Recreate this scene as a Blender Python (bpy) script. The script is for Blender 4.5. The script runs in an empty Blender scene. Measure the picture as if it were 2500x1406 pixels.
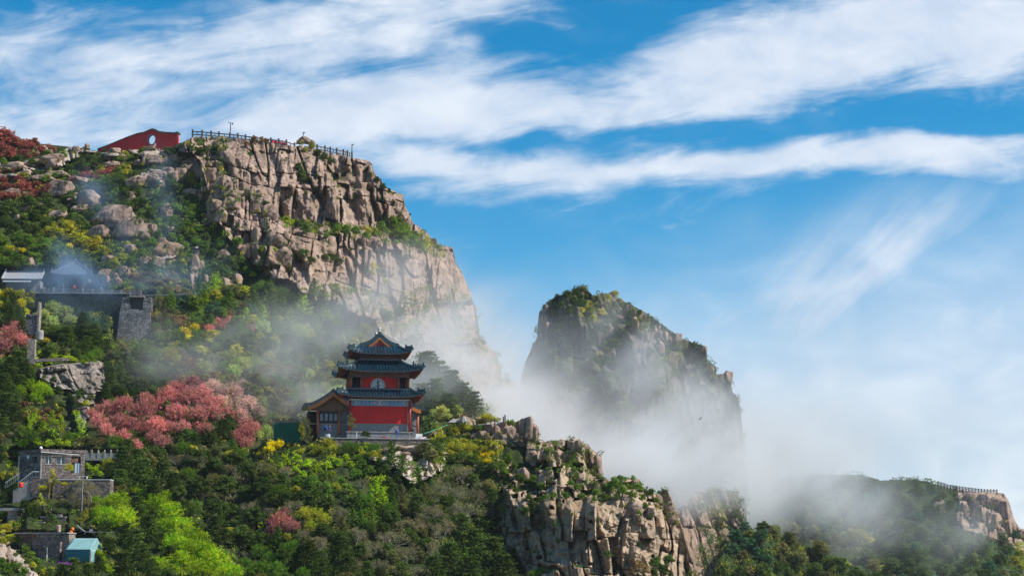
import bpy, bmesh, math, random
import numpy as np
from mathutils import Vector, Matrix

SC = bpy.context.scene
COL = SC.collection
R = random.Random(7)
NR = np.random.RandomState(11)

# ---------------------------------------------------------------- camera, sky, sun, exposure
FPX = 4665.0; CX = 1250.0; CY = 703.0; HZ = 1420.0
TH = math.atan((HZ - CY) / FPX)
CT, ST = math.cos(TH), math.sin(TH)

def P(u, v, D):
    """world point at distance D (along Y) seen in direction (u, v)"""
    yu = (CY - v) / FPX
    dy = CT - yu * ST
    t = D / dy
    return Vector(((u - CX) / FPX * t, D, (ST + yu * CT) * t))

def Pn(u, v, D):
    yu = (CY - v) / FPX
    t = D / (CT - yu * ST)
    return np.stack([(u - CX) / FPX * t, D + 0 * u, (ST + yu * CT) * t], -1)

cam = bpy.data.cameras.new('camera'); camo = bpy.data.objects.new('camera', cam); COL.objects.link(camo)
cam.sensor_width = 36.0; cam.lens = 36.0 * FPX / 2500.0
cam.clip_start = 1.0; cam.clip_end = 9000.0
camo.location = (0, 0, 0); camo.rotation_euler = (math.pi / 2 + TH, 0, 0)
SC.camera = camo

SUN_DIR = Vector((0.70, -0.13, 0.70)).normalized()      # towards the sun
sun_el = math.asin(SUN_DIR.z); sun_az = math.atan2(SUN_DIR.x, SUN_DIR.y)
sl = bpy.data.lights.new('sun', 'SUN'); sl.energy = 5.0; sl.angle = math.radians(0.6); sl.color = (1.0, 0.95, 0.86)
so = bpy.data.objects.new('sun', sl); COL.objects.link(so)
so.rotation_euler = (-SUN_DIR).to_track_quat('-Z', 'Y').to_euler(); so.location = (60, -40, 160)

SC.view_settings.view_transform = 'Standard'; SC.view_settings.look = 'None'
SC.view_settings.exposure = 0.38; SC.view_settings.gamma = 1.0; SC.view_settings.use_curve_mapping = False
cy = SC.cycles
cy.use_denoising = True; cy.max_bounces = 7; cy.diffuse_bounces = 2; cy.glossy_bounces = 2
cy.transmission_bounces = 3; cy.volume_bounces = 4; cy.transparent_max_bounces = 8
cy.use_adaptive_sampling = True; cy.adaptive_threshold = 0.02
cy.volume_step_rate = 1.0; cy.volume_max_steps = 256

class NT:
    """tiny helper for node trees"""
    def __init__(s, tree): s.t = tree; s.n = tree.nodes; s.l = tree.links
    def new(s, typ, **kw):
        nd = s.n.new(typ)
        for k, v in kw.items(): setattr(nd, k, v)
        return nd
    def link(s, a, b): s.l.new(a, b)
    def val(s, sock, v):
        if isinstance(v, bpy.types.NodeSocket): s.l.new(v, sock)
        else: sock.default_value = v
    def m(s, op, a, b=0.0, c=0.0, clamp=False):
        nd = s.n.new('ShaderNodeMath'); nd.operation = op; nd.use_clamp = clamp
        s.val(nd.inputs[0], a); s.val(nd.inputs[1], b); s.val(nd.inputs[2], c)
        return nd.outputs[0]
    def mix(s, f, a, b, mode='MIX'):
        nd = s.n.new('ShaderNodeMix'); nd.data_type = 'RGBA'; nd.blend_type = mode
        s.val(nd.inputs[0], f); s.val(nd.inputs[6], a); s.val(nd.inputs[7], b)
        return nd.outputs[2]
    def comb(s, x, y, z):
        nd = s.n.new('ShaderNodeCombineXYZ')
        s.val(nd.inputs[0], x); s.val(nd.inputs[1], y); s.val(nd.inputs[2], z)
        return nd.outputs[0]
    def sep(s, v):
        nd = s.n.new('ShaderNodeSeparateXYZ'); s.val(nd.inputs[0], v); return nd.outputs
    def noise(s, vec, scale, detail=4, rough=0.55, dist=0.0):
        nd = s.n.new('ShaderNodeTexNoise'); s.val(nd.inputs['Vector'], vec)
        nd.inputs['Scale'].default_value = scale; nd.inputs['Detail'].default_value = detail
        nd.inputs['Roughness'].default_value = rough; nd.inputs['Distortion'].default_value = dist
        return nd.outputs[0]
    def smooth(s, x, a, b):
        nd = s.n.new('ShaderNodeMapRange'); nd.interpolation_type = 'SMOOTHSTEP'
        s.val(nd.inputs[0], x); nd.inputs[1].default_value = a; nd.inputs[2].default_value = b
        return nd.outputs[0]

def build_world():
    w = bpy.data.worlds.new('World'); SC.world = w; w.use_nodes = True
    t = NT(w.node_tree); t.n.clear()
    out = t.new('ShaderNodeOutputWorld'); bg = t.new('ShaderNodeBackground'); bg.inputs[1].default_value = 0.105
    sky = t.new('ShaderNodeTexSky', sky_type='NISHITA', sun_disc=False)
    sky.sun_elevation = sun_el; sky.sun_rotation = sun_az; sky.altitude = 1500; sky.air_density = 1.0
    sky.dust_density = 0.4; sky.ozone_density = 2.0
    hs = t.new('ShaderNodeHueSaturation'); hs.inputs['Saturation'].default_value = 1.56; hs.inputs['Value'].default_value = 1.0
    hs.inputs['Hue'].default_value = 0.488
    t.link(sky.outputs[0], hs.inputs['Color'])
    tc = t.new('ShaderNodeTexCoord')
    x, y, z = t.sep(tc.outputs['Generated'])
    ya = t.m('MAXIMUM', t.m('ABSOLUTE', y), 0.18)
    az = t.m('DIVIDE', x, ya); el = t.m('DIVIDE', z, ya)
    # sky-plane coordinates in units of 1000 (1 unit is about 12 degrees)
    U = t.m('ADD', t.m('MULTIPLY', az, 4.665), 1.25)
    V = t.m('SUBTRACT', 1.42, t.m('MULTIPLY', el, 4.55))
    # slightly warped coordinates
    pv = t.comb(U, V, 0.0)
    w1 = t.m('SUBTRACT', t.noise(pv, 1.6, 3), 0.5)
    w2 = t.m('SUBTRACT', t.noise(t.comb(U, V, 7.3), 4.5, 4), 0.5)
    Vw = t.m('ADD', V, t.m('ADD', t.m('MULTIPLY', w1, 0.20), t.m('MULTIPLY', w2, 0.07)))
    def band(a, b, c, wid, amp, u0=None, u1=None):
        # gaussian streak about the curve v = a + b u + c u^2
        line = t.m('ADD', t.m('MULTIPLY', U, t.m('ADD', t.m('MULTIPLY', U, c), b)), a)
        d = t.m('DIVIDE', t.m('SUBTRACT', Vw, line), wid)
        g = t.m('EXPONENT', t.m('MULTIPLY', t.m('MULTIPLY', d, d), -1.0))
        g = t.m('MULTIPLY', g, amp)
        if u0: g = t.m('MULTIPLY', g, t.smooth(U, u0[0], u0[1]))
        if u1: g = t.m('MULTIPLY', g, t.smooth(U, u1[1], u1[0]))
        return g
    bands = [
        band(0.14, -0.02, -0.03, 0.095, 0.92, None, (0.95, 1.35)),        # top left cloud
        band(0.00, 0.00, 0.0, 0.05, 0.55, (0.35, 0.6), (1.1, 1.5)),
        band(0.33, -0.055, -0.0, 0.10, 0.80, None, (1.05, 1.5)),            # long left bank
        band(0.30, 0.08, -0.075, 0.11, 0.84, (0.5, 1.2)),                    # main bank rising right
        band(0.235, 0.0, -0.02, 0.11, 0.72, (1.35, 1.8)),
        band(0.02, 0.0, 0.0, 0.07, 0.5, (1.75, 2.2)),
        band(0.52, -0.04, -0.008, 0.045, 0.70, (0.85, 1.1), (2.1, 2.6)),     # lower streaks
        band(0.395, 0.012, 0.0, 0.030, 0.55, (0.9, 1.0), (1.75, 2.3)),
        band(0.31, 0.02, 0.002, 0.035, 0.45, (1.85, 2.2)),
        band(0.41, 0.0, 0.0, 0.05, 0.55, (1.8, 2.4)),
        band(0.60, 0.06, 0.0, 0.05, 0.2, (2.2, 2.5)),
        band(0.085, 0.0, 0.0, 0.03, -0.45, (0.95, 1.2), (1.6, 1.8)),
        band(0.365, -0.018, 0.0, 0.022, -0.5, (0.85, 1.0)),
        band(0.17, 0.01, 0.0, 0.022, -0.35, (0.15, 0.3), (0.95, 1.1)),
    ]
    # slanting veil that falls from the upper right into the valley
    s_ = t.m('ADD', t.m('MULTIPLY', U, 0.69), t.m('MULTIPLY', V, 0.72))
    dv = t.m('DIVIDE', t.m('SUBTRACT', s_, t.m('ADD', 1.925, t.m('MULTIPLY', w1, 0.22))), t.m('ADD', 0.06, t.m('MULTIPLY', V, 0.14)))
    veil = t.m('MULTIPLY', t.m('EXPONENT', t.m('MULTIPLY', t.m('MULTIPLY', dv, dv), -1.0)), 0.78)
    veil = t.m('MULTIPLY', veil, t.smooth(V, 0.36, 0.62))
    tot = bands[0]
    for b in bands[1:]: tot = t.m('ADD', tot, b)
    # streaky fibres along the banks
    ang = 0.16
    fu = t.m('ADD', t.m('MULTIPLY', U, math.cos(ang)), t.m('MULTIPLY', V, -math.sin(ang)))
    fv = t.m('ADD', t.m('MULTIPLY', U, math.sin(ang)), t.m('MULTIPLY', V, math.cos(ang)))
    fib = t.noise(t.comb(t.m('MULTIPLY', fu, 1.6), t.m('MULTIPLY', fv, 6.0), 2.0), 2.2, 10, 0.62, 0.5)
    puf = t.noise(t.comb(U, t.m('MULTIPLY', V, 1.7), 5.0), 5.0, 8, 0.56, 0.4)
    dens = t.m('ADD', tot, t.m('MULTIPLY', t.m('SUBTRACT', fib, 0.5), 1.95))
    big = t.noise(t.comb(U, t.m('MULTIPLY', V, 2.6), 11.0), 2.3, 3, 0.5, 0.6)
    dens = t.m('ADD', dens, t.m('MULTIPLY', t.m('SUBTRACT', big, 0.5), 0.9))
    dens = t.m('ADD', dens, t.m('MULTIPLY', t.m('SUBTRACT', puf, 0.5), 0.65))
    mask = t.m('MULTIPLY', t.smooth(dens, 0.05, 1.22), 0.94)
    vf = t.noise(t.comb(t.m('MULTIPLY', s_, 9.0), t.m('MULTIPLY', t.m('SUBTRACT', U, V), 1.3), 3.0), 1.3, 7, 0.6, 0.4)
    veil = t.m('MULTIPLY', veil, t.m('ADD', 0.42, t.m('MULTIPLY', t.smooth(vf, 0.28, 0.75), 0.8)))
    mask = t.m('MAXIMUM', mask, t.m('MULTIPLY', veil, t.smooth(t.m('ADD', t.m('MULTIPLY', puf, 0.5), t.m('MULTIPLY', fib, 0.5)), -0.15, 0.5)))
    # pale towards the valley
    low = t.m('MULTIPLY', t.smooth(t.m('ADD', V, t.m('MULTIPLY', t.m('SUBTRACT', U, 1.8), 0.20)), 0.46, 1.10), 0.80)
    mask = t.m('MAXIMUM', mask, t.m('ADD', low, t.m('MULTIPLY', t.m('SUBTRACT', puf, 0.5), 0.22)))
    ccol = t.mix(t.smooth(puf, 0.3, 0.75), (4.6, 5.4, 6.6, 1), (6.4, 6.85, 7.5, 1))
    col = t.mix(t.m('MINIMUM', t.m('MAXIMUM', mask, 0.0), 0.96), hs.outputs[0], ccol)
    t.link(col, bg.inputs[0]); t.link(bg.outputs[0], out.inputs[0])
build_world()

# ---------------------------------------------------------------- numpy noise
def _h(ix, iy, seed):
    n = (ix.astype(np.int64) * 374761393 + iy.astype(np.int64) * 668265263 + seed * 1274126177) & 0xffffffff
    n = ((n ^ (n >> 13)) * 1274126177) & 0xffffffff
    n = (n ^ (n >> 16)) & 0xffffffff
    return n / 4294967295.0
def vnoise(x, y, seed=0):
    x = np.asarray(x, float); y = np.asarray(y, float)
    ix = np.floor(x); iy = np.floor(y); fx = x - ix; fy = y - iy
    fx = fx * fx * (3 - 2 * fx); fy = fy * fy * (3 - 2 * fy)
    a = _h(ix, iy, seed); b = _h(ix + 1, iy, seed); c = _h(ix, iy + 1, seed); d = _h(ix + 1, iy + 1, seed)
    return (a + (b - a) * fx) * (1 - fy) + (c + (d - c) * fx) * fy - 0.5
def fbm(x, y, seed=0, octs=4, g=0.5):
    s = 0; a = 1.0; f = 1.0
    for i in range(octs):
        s = s + a * vnoise(x * f, y * f, seed + i * 17); a *= g; f *= 2.03
    return s

def rbf(pts):
    """smooth surface through (u, v, D) control points (biharmonic)"""
    p = np.array(pts, float); X = p[:, :2] / 500.0; d = p[:, 2]; n = len(p)
    r = np.linalg.norm(X[:, None] - X[None], axis=2)
    A = np.zeros((n + 3, n + 3)); A[:n, :n] = r + np.eye(n) * 0.0
    A[:n, n] = 1; A[:n, n + 1:] = X; A[n, :n] = 1; A[n + 1:, :n] = X.T
    w = np.linalg.solve(A, np.concatenate([d, [0, 0, 0]]))
    def f(u, v):
        u = np.asarray(u, float) / 500.0; v = np.asarray(v, float) / 500.0
        o = w[n] + w[n + 1] * u + w[n + 2] * v
        for i in range(n): o = o + w[i] * np.sqrt((u - X[i, 0]) ** 2 + (v - X[i, 1]) ** 2 + 1e-9)
        return o
    return f

def interp(poly):
    a = np.array(poly, float)
    return lambda u: np.interp(u, a[:, 0], a[:, 1])

# jointed granite: rows of blocks, every row cut by its own upright joints
class Joints:
    def __init__(s, seed, rowh, colw, hvar=0.5, wvar=0.55, extent=3000, merge=0.0):
        r = np.random.RandomState(seed)
        s.rows = np.cumsum(rowh * (1 - hvar + 2 * hvar * r.rand(int(extent / rowh * 1.6)))) - 400
        s.cols = []; s.off = []; s.tx = []; s.ty = []; s.lean = []
        for i in range(len(s.rows) + 1):
            n = int(extent / colw * 1.7)
            c = np.cumsum(colw * (1 - wvar + 2 * wvar * r.rand(n))) - 400 + r.rand() * colw
            s.cols.append(c); s.off.append(r.rand(n + 1) - 0.5); s.tx.append(r.randn(n + 1)); s.ty.append(r.randn(n + 1))
            s.lean.append(r.randn() * 0.10)
    def __call__(s, x, y, rnd=2.0):
        """returns block offset, tilt term, joint groove 0..1, distance to the nearest open joint"""
        sh = np.shape(x); x = np.ravel(x); y = np.ravel(y)
        ri = np.searchsorted(s.rows, y)
        off = np.zeros(len(x)); tilt = np.zeros(len(x)); d = np.full(len(x), 1e3); g = np.zeros(len(x))
        for r_ in np.unique(ri):
            m = ri == r_
            y0 = s.rows[r_ - 1] if r_ > 0 else s.rows[0] - 50
            y1 = s.rows[r_] if r_ < len(s.rows) else s.rows[-1] + 50
            yy = y[m]; hh = max(y1 - y0, 1)
            xx = x[m] + s.lean[r_] * (yy - y0)
            c = s.cols[r_]; ci = np.clip(np.searchsorted(c, xx), 1, len(c) - 1)
            x0 = c[ci - 1]; x1 = c[ci]; ww = x1 - x0
            # every joint has an opening of its own: some gape, some are hairlines
            ja = _h(ci, ci * 0 + r_, 5) ** 1.5; jb = _h(ci + 1, ci * 0 + r_, 5) ** 1.5
            ka = _h(ci, ci * 0 + r_, 9) ** 2; kb = _h(ci, ci * 0 + r_ + 1, 9) ** 2
            e = [(xx - x0, 0.25 + 1.0 * ja), (x1 - xx, 0.25 + 1.0 * jb), (yy - y0, 0.1 + 0.9 * ka), (y1 - yy, 0.1 + 0.9 * kb)]
            gg = 0; dd = 1e3
            for dist, st in e:
                gg = np.maximum(gg, st * np.exp(-(np.maximum(dist, 0) / (rnd * (0.5 + 0.7 * st))) ** 2))
                dd = np.minimum(dd, dist / (0.3 + st))
            g[m] = gg; d[m] = dd; off[m] = s.off[r_][ci]
            tilt[m] = s.tx[r_][ci] * ((xx - x0) / ww - 0.5) + 0.8 * s.ty[r_][ci] * ((yy - y0) / hh - 0.5)
        return off.reshape(sh), tilt.reshape(sh), g.reshape(sh), d.reshape(sh)

def mesh_obj(name, verts, faces, mat=None, parent=None, smooth=False, col=None, link=True):
    me = bpy.data.meshes.new(name)
    if isinstance(faces, np.ndarray):
        verts = np.asarray(verts, np.float32); nf, k = faces.shape
        me.vertices.add(len(verts)); me.vertices.foreach_set('co', verts.ravel())
        me.loops.add(nf * k); me.loops.foreach_set('vertex_index', faces.astype(np.int32).ravel())
        me.polygons.add(nf); me.polygons.foreach_set('loop_start', np.arange(0, nf * k, k, dtype=np.int32))
        me.update(calc_edges=True)
    else:
        me.from_pydata([tuple(v) for v in verts], [], faces)
    if smooth: me.polygons.foreach_set('use_smooth', [True] * len(me.polygons))
    if col is not None:
        at = me.color_attributes.new('col', 'FLOAT_COLOR', 'POINT')
        c = np.ones((len(verts), 4), np.float32); c[:, :3] = col; at.data.foreach_set('color', c.ravel())
    if mat: me.materials.append(mat)
    me.validate()
    if not link: return me
    o = bpy.data.objects.new(name, me); COL.objects.link(o)
    if parent: o.parent = parent
    return o

def tag(o, label=None, cat=None, group=None, kind=None):
    if label: o['label'] = label
    if cat: o['category'] = cat
    if group: o['group'] = group
    if kind: o['kind'] = kind
    return o

# ---------------------------------------------------------------- materials
MATS = {}
def pmat(name, col, rough=0.7, metal=0.0, var=0.0, scale=3.0, col2=None, bump=0.0, coat=0.0, spec=0.5, emis=None):
    if name in MATS: return MATS[name]
    m = bpy.data.materials.new(name); m.use_nodes = True; t = NT(m.node_tree); t.n.clear()
    out = t.new('ShaderNodeOutputMaterial'); b = t.new('ShaderNodeBsdfPrincipled'); t.link(b.outputs[0], out.inputs[0])
    b.inputs['Roughness'].default_value = rough; b.inputs['Metallic'].default_value = metal
    b.inputs['Coat Weight'].default_value = coat; b.inputs['Specular IOR Level'].default_value = spec
    c = (*col, 1)
    if var or col2:
        tc = t.new('ShaderNodeTexCoord')
        n = t.noise(tc.outputs['Object'], scale, 6, 0.6)
        c2 = (*(col2 or tuple(x * (1 - var) for x in col)), 1)
        t.link(t.mix(t.smooth(n, 0.3, 0.7), c, c2), b.inputs['Base Color'])
        if bump:
            bp = t.new('ShaderNodeBump'); bp.inputs[0].default_value = bump; bp.inputs[1].default_value = 0.05
            t.link(n, bp.inputs['Height']); t.link(bp.outputs[0], b.inputs['Normal'])
    else: b.inputs['Base Color'].default_value = c
    MATS[name] = m; return m

def rock_mat(name, base, dark, pale, lichen=(0.12, 0.13, 0.06), st=0.47, sc=1.0, lich=0.35):
    m = bpy.data.materials.new(name); m.use_nodes = True; t = NT(m.node_tree); t.n.clear()
    out = t.new('ShaderNodeOutputMaterial'); b = t.new('ShaderNodeBsdfPrincipled'); t.link(b.outputs[0], out.inputs[0])
    b.inputs['Roughness'].default_value = 0.9; b.inputs['Specular IOR Level'].default_value = 0.25
    g = t.new('ShaderNodeNewGeometry'); pos = g.outputs['Position']
    x, y, z = t.sep(pos)
    big = t.noise(pos, 0.09 * sc, 4); mid = t.noise(pos, 0.55 * sc, 6, 0.62, 0.3); fine = t.noise(pos, 3.2 * sc, 5, 0.7)
    streak = t.noise(t.comb(t.m('MULTIPLY', x, 1.6), t.m('MULTIPLY', y, 0.8), t.m('MULTIPLY', z, 0.16)), 0.9 * sc, 5, 0.65)
    c = t.mix(t.smooth(mid, 0.35, 0.68), (*base, 1), (*pale, 1))
    c = t.mix(t.smooth(streak, st, st + 0.19), c, (*dark, 1))
    c = t.mix(t.m('MULTIPLY', t.smooth(big, 0.5, 0.7), 0.55), c, (base[0] * 1.05, base[1] * 0.8, base[2] * 0.72, 1))
    patch = t.noise(pos, 0.28 * sc, 3, 0.6, 0.8)
    c = t.mix(t.m('MULTIPLY', t.smooth(patch, 0.50, 0.62), 0.45), c, (*dark, 1))
    lm = t.m('MULTIPLY', t.smooth(t.m('ADD', t.m('MULTIPLY', fine, 0.45), t.m('MULTIPLY', big, 0.6)), 0.52, 0.64), lich)
    c = t.mix(lm, c, (*lichen, 1))
    c = t.mix(t.smooth(fine, 0.58, 0.72), c, (dark[0] * 0.6, dark[1] * 0.6, dark[2] * 0.6, 1))
    t.link(c, b.inputs['Base Color'])
    bp = t.new('ShaderNodeBump'); bp.inputs[0].default_value = 0.7; bp.inputs[1].default_value = 0.35
    t.link(t.m('ADD', t.m('MULTIPLY', mid, 0.7), t.m('MULTIPLY', fine, 0.5)), bp.inputs['Height']); t.link(bp.outputs[0], b.inputs['Normal'])
    return m
M_ROCK = rock_mat('granite', (0.275, 0.183, 0.140), (0.095, 0.066, 0.057), (0.41, 0.295, 0.225))
M_ROCKB = rock_mat('tan_granite', (0.31, 0.215, 0.145), (0.11, 0.082, 0.065), (0.47, 0.345, 0.235), sc=1.2, st=0.54)
M_ROCKP = rock_mat('pale_granite', (0.42, 0.33, 0.265), (0.20, 0.15, 0.125), (0.54, 0.45, 0.37), lich=0.25, sc=1.6)
M_WORN = rock_mat('worn_granite', (0.20, 0.16, 0.135), (0.09, 0.077, 0.072), (0.37, 0.31, 0.265), lich=0.3, sc=1.6)
M_ROCKD = rock_mat('grey_granite', (0.25, 0.21, 0.18), (0.11, 0.095, 0.085), (0.36, 0.31, 0.27))
def soil_mat(name, a, b_, c_):
    m = bpy.data.materials.new(name); m.use_nodes = True; t = NT(m.node_tree); t.n.clear()
    out = t.new('ShaderNodeOutputMaterial'); b = t.new('ShaderNodeBsdfPrincipled'); t.link(b.outputs[0], out.inputs[0])
    b.inputs['Roughness'].default_value = 0.95; b.inputs['Specular IOR Level'].default_value = 0.1
    g = t.new('ShaderNodeNewGeometry'); pos = g.outputs['Position']
    n1 = t.noise(pos, 0.25, 6, 0.65); n2 = t.noise(pos, 1.3, 6, 0.7)
    c = t.mix(t.smooth(n1, 0.4, 0.62), (*a, 1), (*b_, 1)); c = t.mix(t.smooth(n2, 0.55, 0.7), c, (*c_, 1))
    t.link(c, b.inputs['Base Color'])
    return m
M_SOIL = soil_mat('leafy_soil', (0.022, 0.034, 0.010), (0.040, 0.052, 0.014), (0.07, 0.06, 0.036))
M_SOILD = soil_mat('valley_soil', (0.03, 0.05, 0.02), (0.05, 0.07, 0.025), (0.08, 0.08, 0.04))
# ---------------------------------------------------------------- the mountain masses
def grid_mesh(name, us, tops, vbot, nv, depth, mat, back=5, backstep=6.0, backdrop=3.0, sideback=True, pw=1.0):
    """a slope seen from below: columns us, from vbot up to tops(u), then over the crest and down behind"""
    nu = len(us); t = np.linspace(0, 1, nv) ** pw
    U = np.repeat(us[:, None], nv, 1); top = tops(us)
    V = vbot + (top[:, None] - vbot) * t[None]
    D = depth(U, V)
    X = Pn(U, V, D)
    rows = [X]
    last = X[:, -1]
    for k in range(1, back + 1):
        nx = last + np.stack([np.zeros(nu), np.full(nu, backstep * k), np.full(nu, -backdrop * k * k * 0.5)], -1)
        rows.append(nx[:, None])
    X = np.concatenate(rows, 1)
    if sideback:
        cols = [X]
        for k in (1, 2, 3):
            cols.append((X[-1] + np.array([0.6 * k, 10.0 * k, -1.0 * k]))[None])
        X = np.concatenate(cols, 0)
    nU, nV = X.shape[:2]
    idx = np.arange(nU * nV).reshape(nU, nV)
    f = np.stack([idx[:-1, :-1], idx[1:, :-1], idx[1:, 1:], idx[:-1, 1:]], -1).reshape(-1, 4)
    o = mesh_obj(name, X.reshape(-1, 3), f, mat)
    return o

# A: the main hill.  crest of the hill as seen
crestA = interp([(-260, 250), (0, 322), (50, 338), (100, 350), (160, 356), (250, 370), (300, 366), (350, 352), (440, 352), (470, 336), (540, 336), (600, 342),
    (650, 347), (700, 358), (745, 358), (800, 372), (850, 384), (880, 388), (907, 400), (912, 420), (930, 440), (945, 462), (983, 476), (988, 500), (997, 520), (1010, 548), (1030, 560),
    (1052, 580), (1075, 600), (1105, 606), (1112, 640), (1130, 672), (1148, 712), (1160, 750), (1167, 790), (1171, 828), (1190, 842), (1212, 866), (1222, 900),
    (1226, 925), (1245, 932), (1262, 950), (1280, 1000)])
baseA = rbf([
    (-200, 1406, 232), (0, 1406, 226), (200, 1406, 236), (450, 1406, 240), (700, 1406, 256), (900, 1406, 268), (1280, 1406, 290),
    (0, 1750, 150), (600, 1750, 160), (1280, 1750, 190), (-200, 1750, 150), (150, 1560, 196), (450, 1560, 200), (800, 1560, 212),
    (100, 1165, 270), (130, 1300, 250), (250, 1300, 255), (0, 1225, 264), (240, 1120, 278), (30, 1330, 240), (350, 1300, 258), (480, 1250, 266),
    (50, 1050, 288), (200, 1000, 295), (200, 900, 308), (60, 850, 306), (-150, 850, 306), (330, 835, 324), (330, 715, 331), (100, 712, 332), (-150, 712, 335),
    (450, 1050, 290), (600, 1070, 292), (600, 950, 305), (700, 850, 326), (800, 740, 350), (450, 700, 338), (700, 1080, 303), (850, 1090, 304), (1000, 1100, 304), (1000, 1010, 318), (1060, 945, 335), (1120, 1010, 322), (1180, 1050, 318), (880, 1000, 320),
    (-200, 600, 348), (0, 600, 346), (200, 600, 349), (450, 600, 352), (600, 700, 346), (650, 640, 354),
    (-200, 450, 372), (0, 480, 366), (200, 480, 369), (400, 480, 367), (550, 480, 367), (620, 500, 366), (680, 570, 364),
    (-200, 300, 405), (0, 330, 398), (150, 370, 388), (270, 372, 384), (350, 350, 388), (440, 350, 386), (470, 335, 391), (400, 400, 378), (250, 420, 376),
    (560, 380, 382), (700, 355, 386), (720, 520, 377), (850, 390, 394), (850, 550, 383), (850, 680, 374), (950, 465, 399), (950, 600, 390),
    (940, 740, 378), (1060, 600, 412), (1100, 700, 406), (1165, 790, 420), (1150, 900, 410), (1225, 930, 432), (1250, 1050, 436), (1010, 880, 372),
    (900, 880, 350), (1050, 820, 388), (1280, 1280, 380), (1000, 1250, 300), (1340, 1000, 450)])

ledgeA = interp([(400, 380), (690, 548), (760, 556), (860, 566), (960, 590), (1060, 612), (1300, 700)])
JA1 = Joints(3, 92, 40, hvar=0.7, wvar=0.85); JA2 = Joints(5, 60, 19, hvar=0.8, wvar=0.85); JA3 = Joints(9, 150, 46, wvar=0.5)
def blockfield(u, v, J1, J2, slope=0.22, amp=1.0, sc=1.0, seed=0, k2=1.0):
    """metres of proud rock towards the viewer"""
    u = np.asarray(u, float) / sc; v = np.asarray(v, float) / sc
    wx = 26 * fbm(u / 110, v / 120, 31 + seed, 2) + 3 * fbm(u / 16, v / 30, 37 + seed, 2)
    wy = 22 * fbm(u / 130, v / 90, 41 + seed, 2) + 3 * fbm(u / 22, v / 16, 43 + seed, 2)
    x = u + wx + 0.06 * v; y = v - slope * (u - 400) + wy
    y = y + 34 * (_h(np.floor(x / 41.0), np.zeros(np.shape(x)), 77 + seed) - 0.5)
    o1, t1, g1, d1 = J1(x, y, 1.7); o2, t2, g2, d2 = J2(x + 0.3 * wy, y + 7, 1.0)
    keep = np.clip(0.5 + 2.2 * fbm(u / 60, v / 50, 47 + seed, 2), 0.12, 1)          # closely jointed here, massive there
    h = o1 * 4.2 + t1 * 1.7 + (o2 * 1.0 + t2 * 0.55) * k2 * keep
    open_ = np.clip(0.55 + 1.6 * fbm(u / 45, v / 55, 49 + seed, 2), 0.05, 1.1)      # where joints gape
    h = h + 0.8 * (1 - np.exp(-np.maximum(d1, 0) / 2.6)) * open_ - 2.6 * g1 * open_ - 0.8 * g2 * k2 * keep * open_
    # buttresses and gullies, rounded tops
    bt = fbm(u / 46 - v / 190, v / 210, 61 + seed, 3); h = h + (4.0 if seed == 100 else 7.0) * bt
    h = h - 3.2 * np.exp(-((fbm(u / 60 - v / 220, v / 260, 63 + seed, 2)) / 0.035) ** 2)
    # facets broken off at random angles
    fa = np.abs(fbm(u / 34, v / 60, 57 + seed, 2)); h = h - 2.2 * fa
    h = h + 0.30 * fbm(u / 6, v / 9, 51 + seed, 3)
    return h * amp

def rough(u, v, seed, a=2.2, s=26.0):
    return a * fbm(u / s, v / s, seed, 4)
PADS = [(-60, 655, 240, 716, 11), (60, 716, 280, 770, 8), (272, 716, 372, 836, 8), (15, 1095, 205, 1172, 6), (90, 1168, 285, 1210, 4), (190, 1100, 300, 1155, 4), (-20, 1240, 60, 1295, 4), (10, 1296, 235, 1375, 8), (90, 1255, 165, 1290, 3), (655, 1025, 735, 1095, 6), (240, 345, 445, 372, 3), (60, 765, 110, 880, 4)]
def pads(u, v):
    p = 0
    for a, b, c, d, h in PADS: p = p + h * np.clip((u - a) / 8 + .5, 0, 1) * np.clip((c - u) / 8 + .5, 0, 1) * np.clip((v - b) / 6 + .5, 0, 1) * np.clip((d - v) / 6 + .5, 0, 1)
    return p
def depthA(u, v):
    u = np.asarray(u, float); v = np.asarray(v, float)
    d = baseA(u, v) + pads(u, v)
    fade = np.clip((np.asarray(v, float) - 300) / 200, 0.3, 1)
    return d - rough(u, v, 5, 3.0, 34) * fade

UA = np.linspace(-260, 1280, 360)
hill = grid_mesh('hillside', UA, lambda u: crestA(u) + 1.5, 1760, 260, depthA, M_SOIL, back=8, backstep=9, backdrop=3.2, pw=0.9)
tag(hill, kind='structure')

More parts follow.
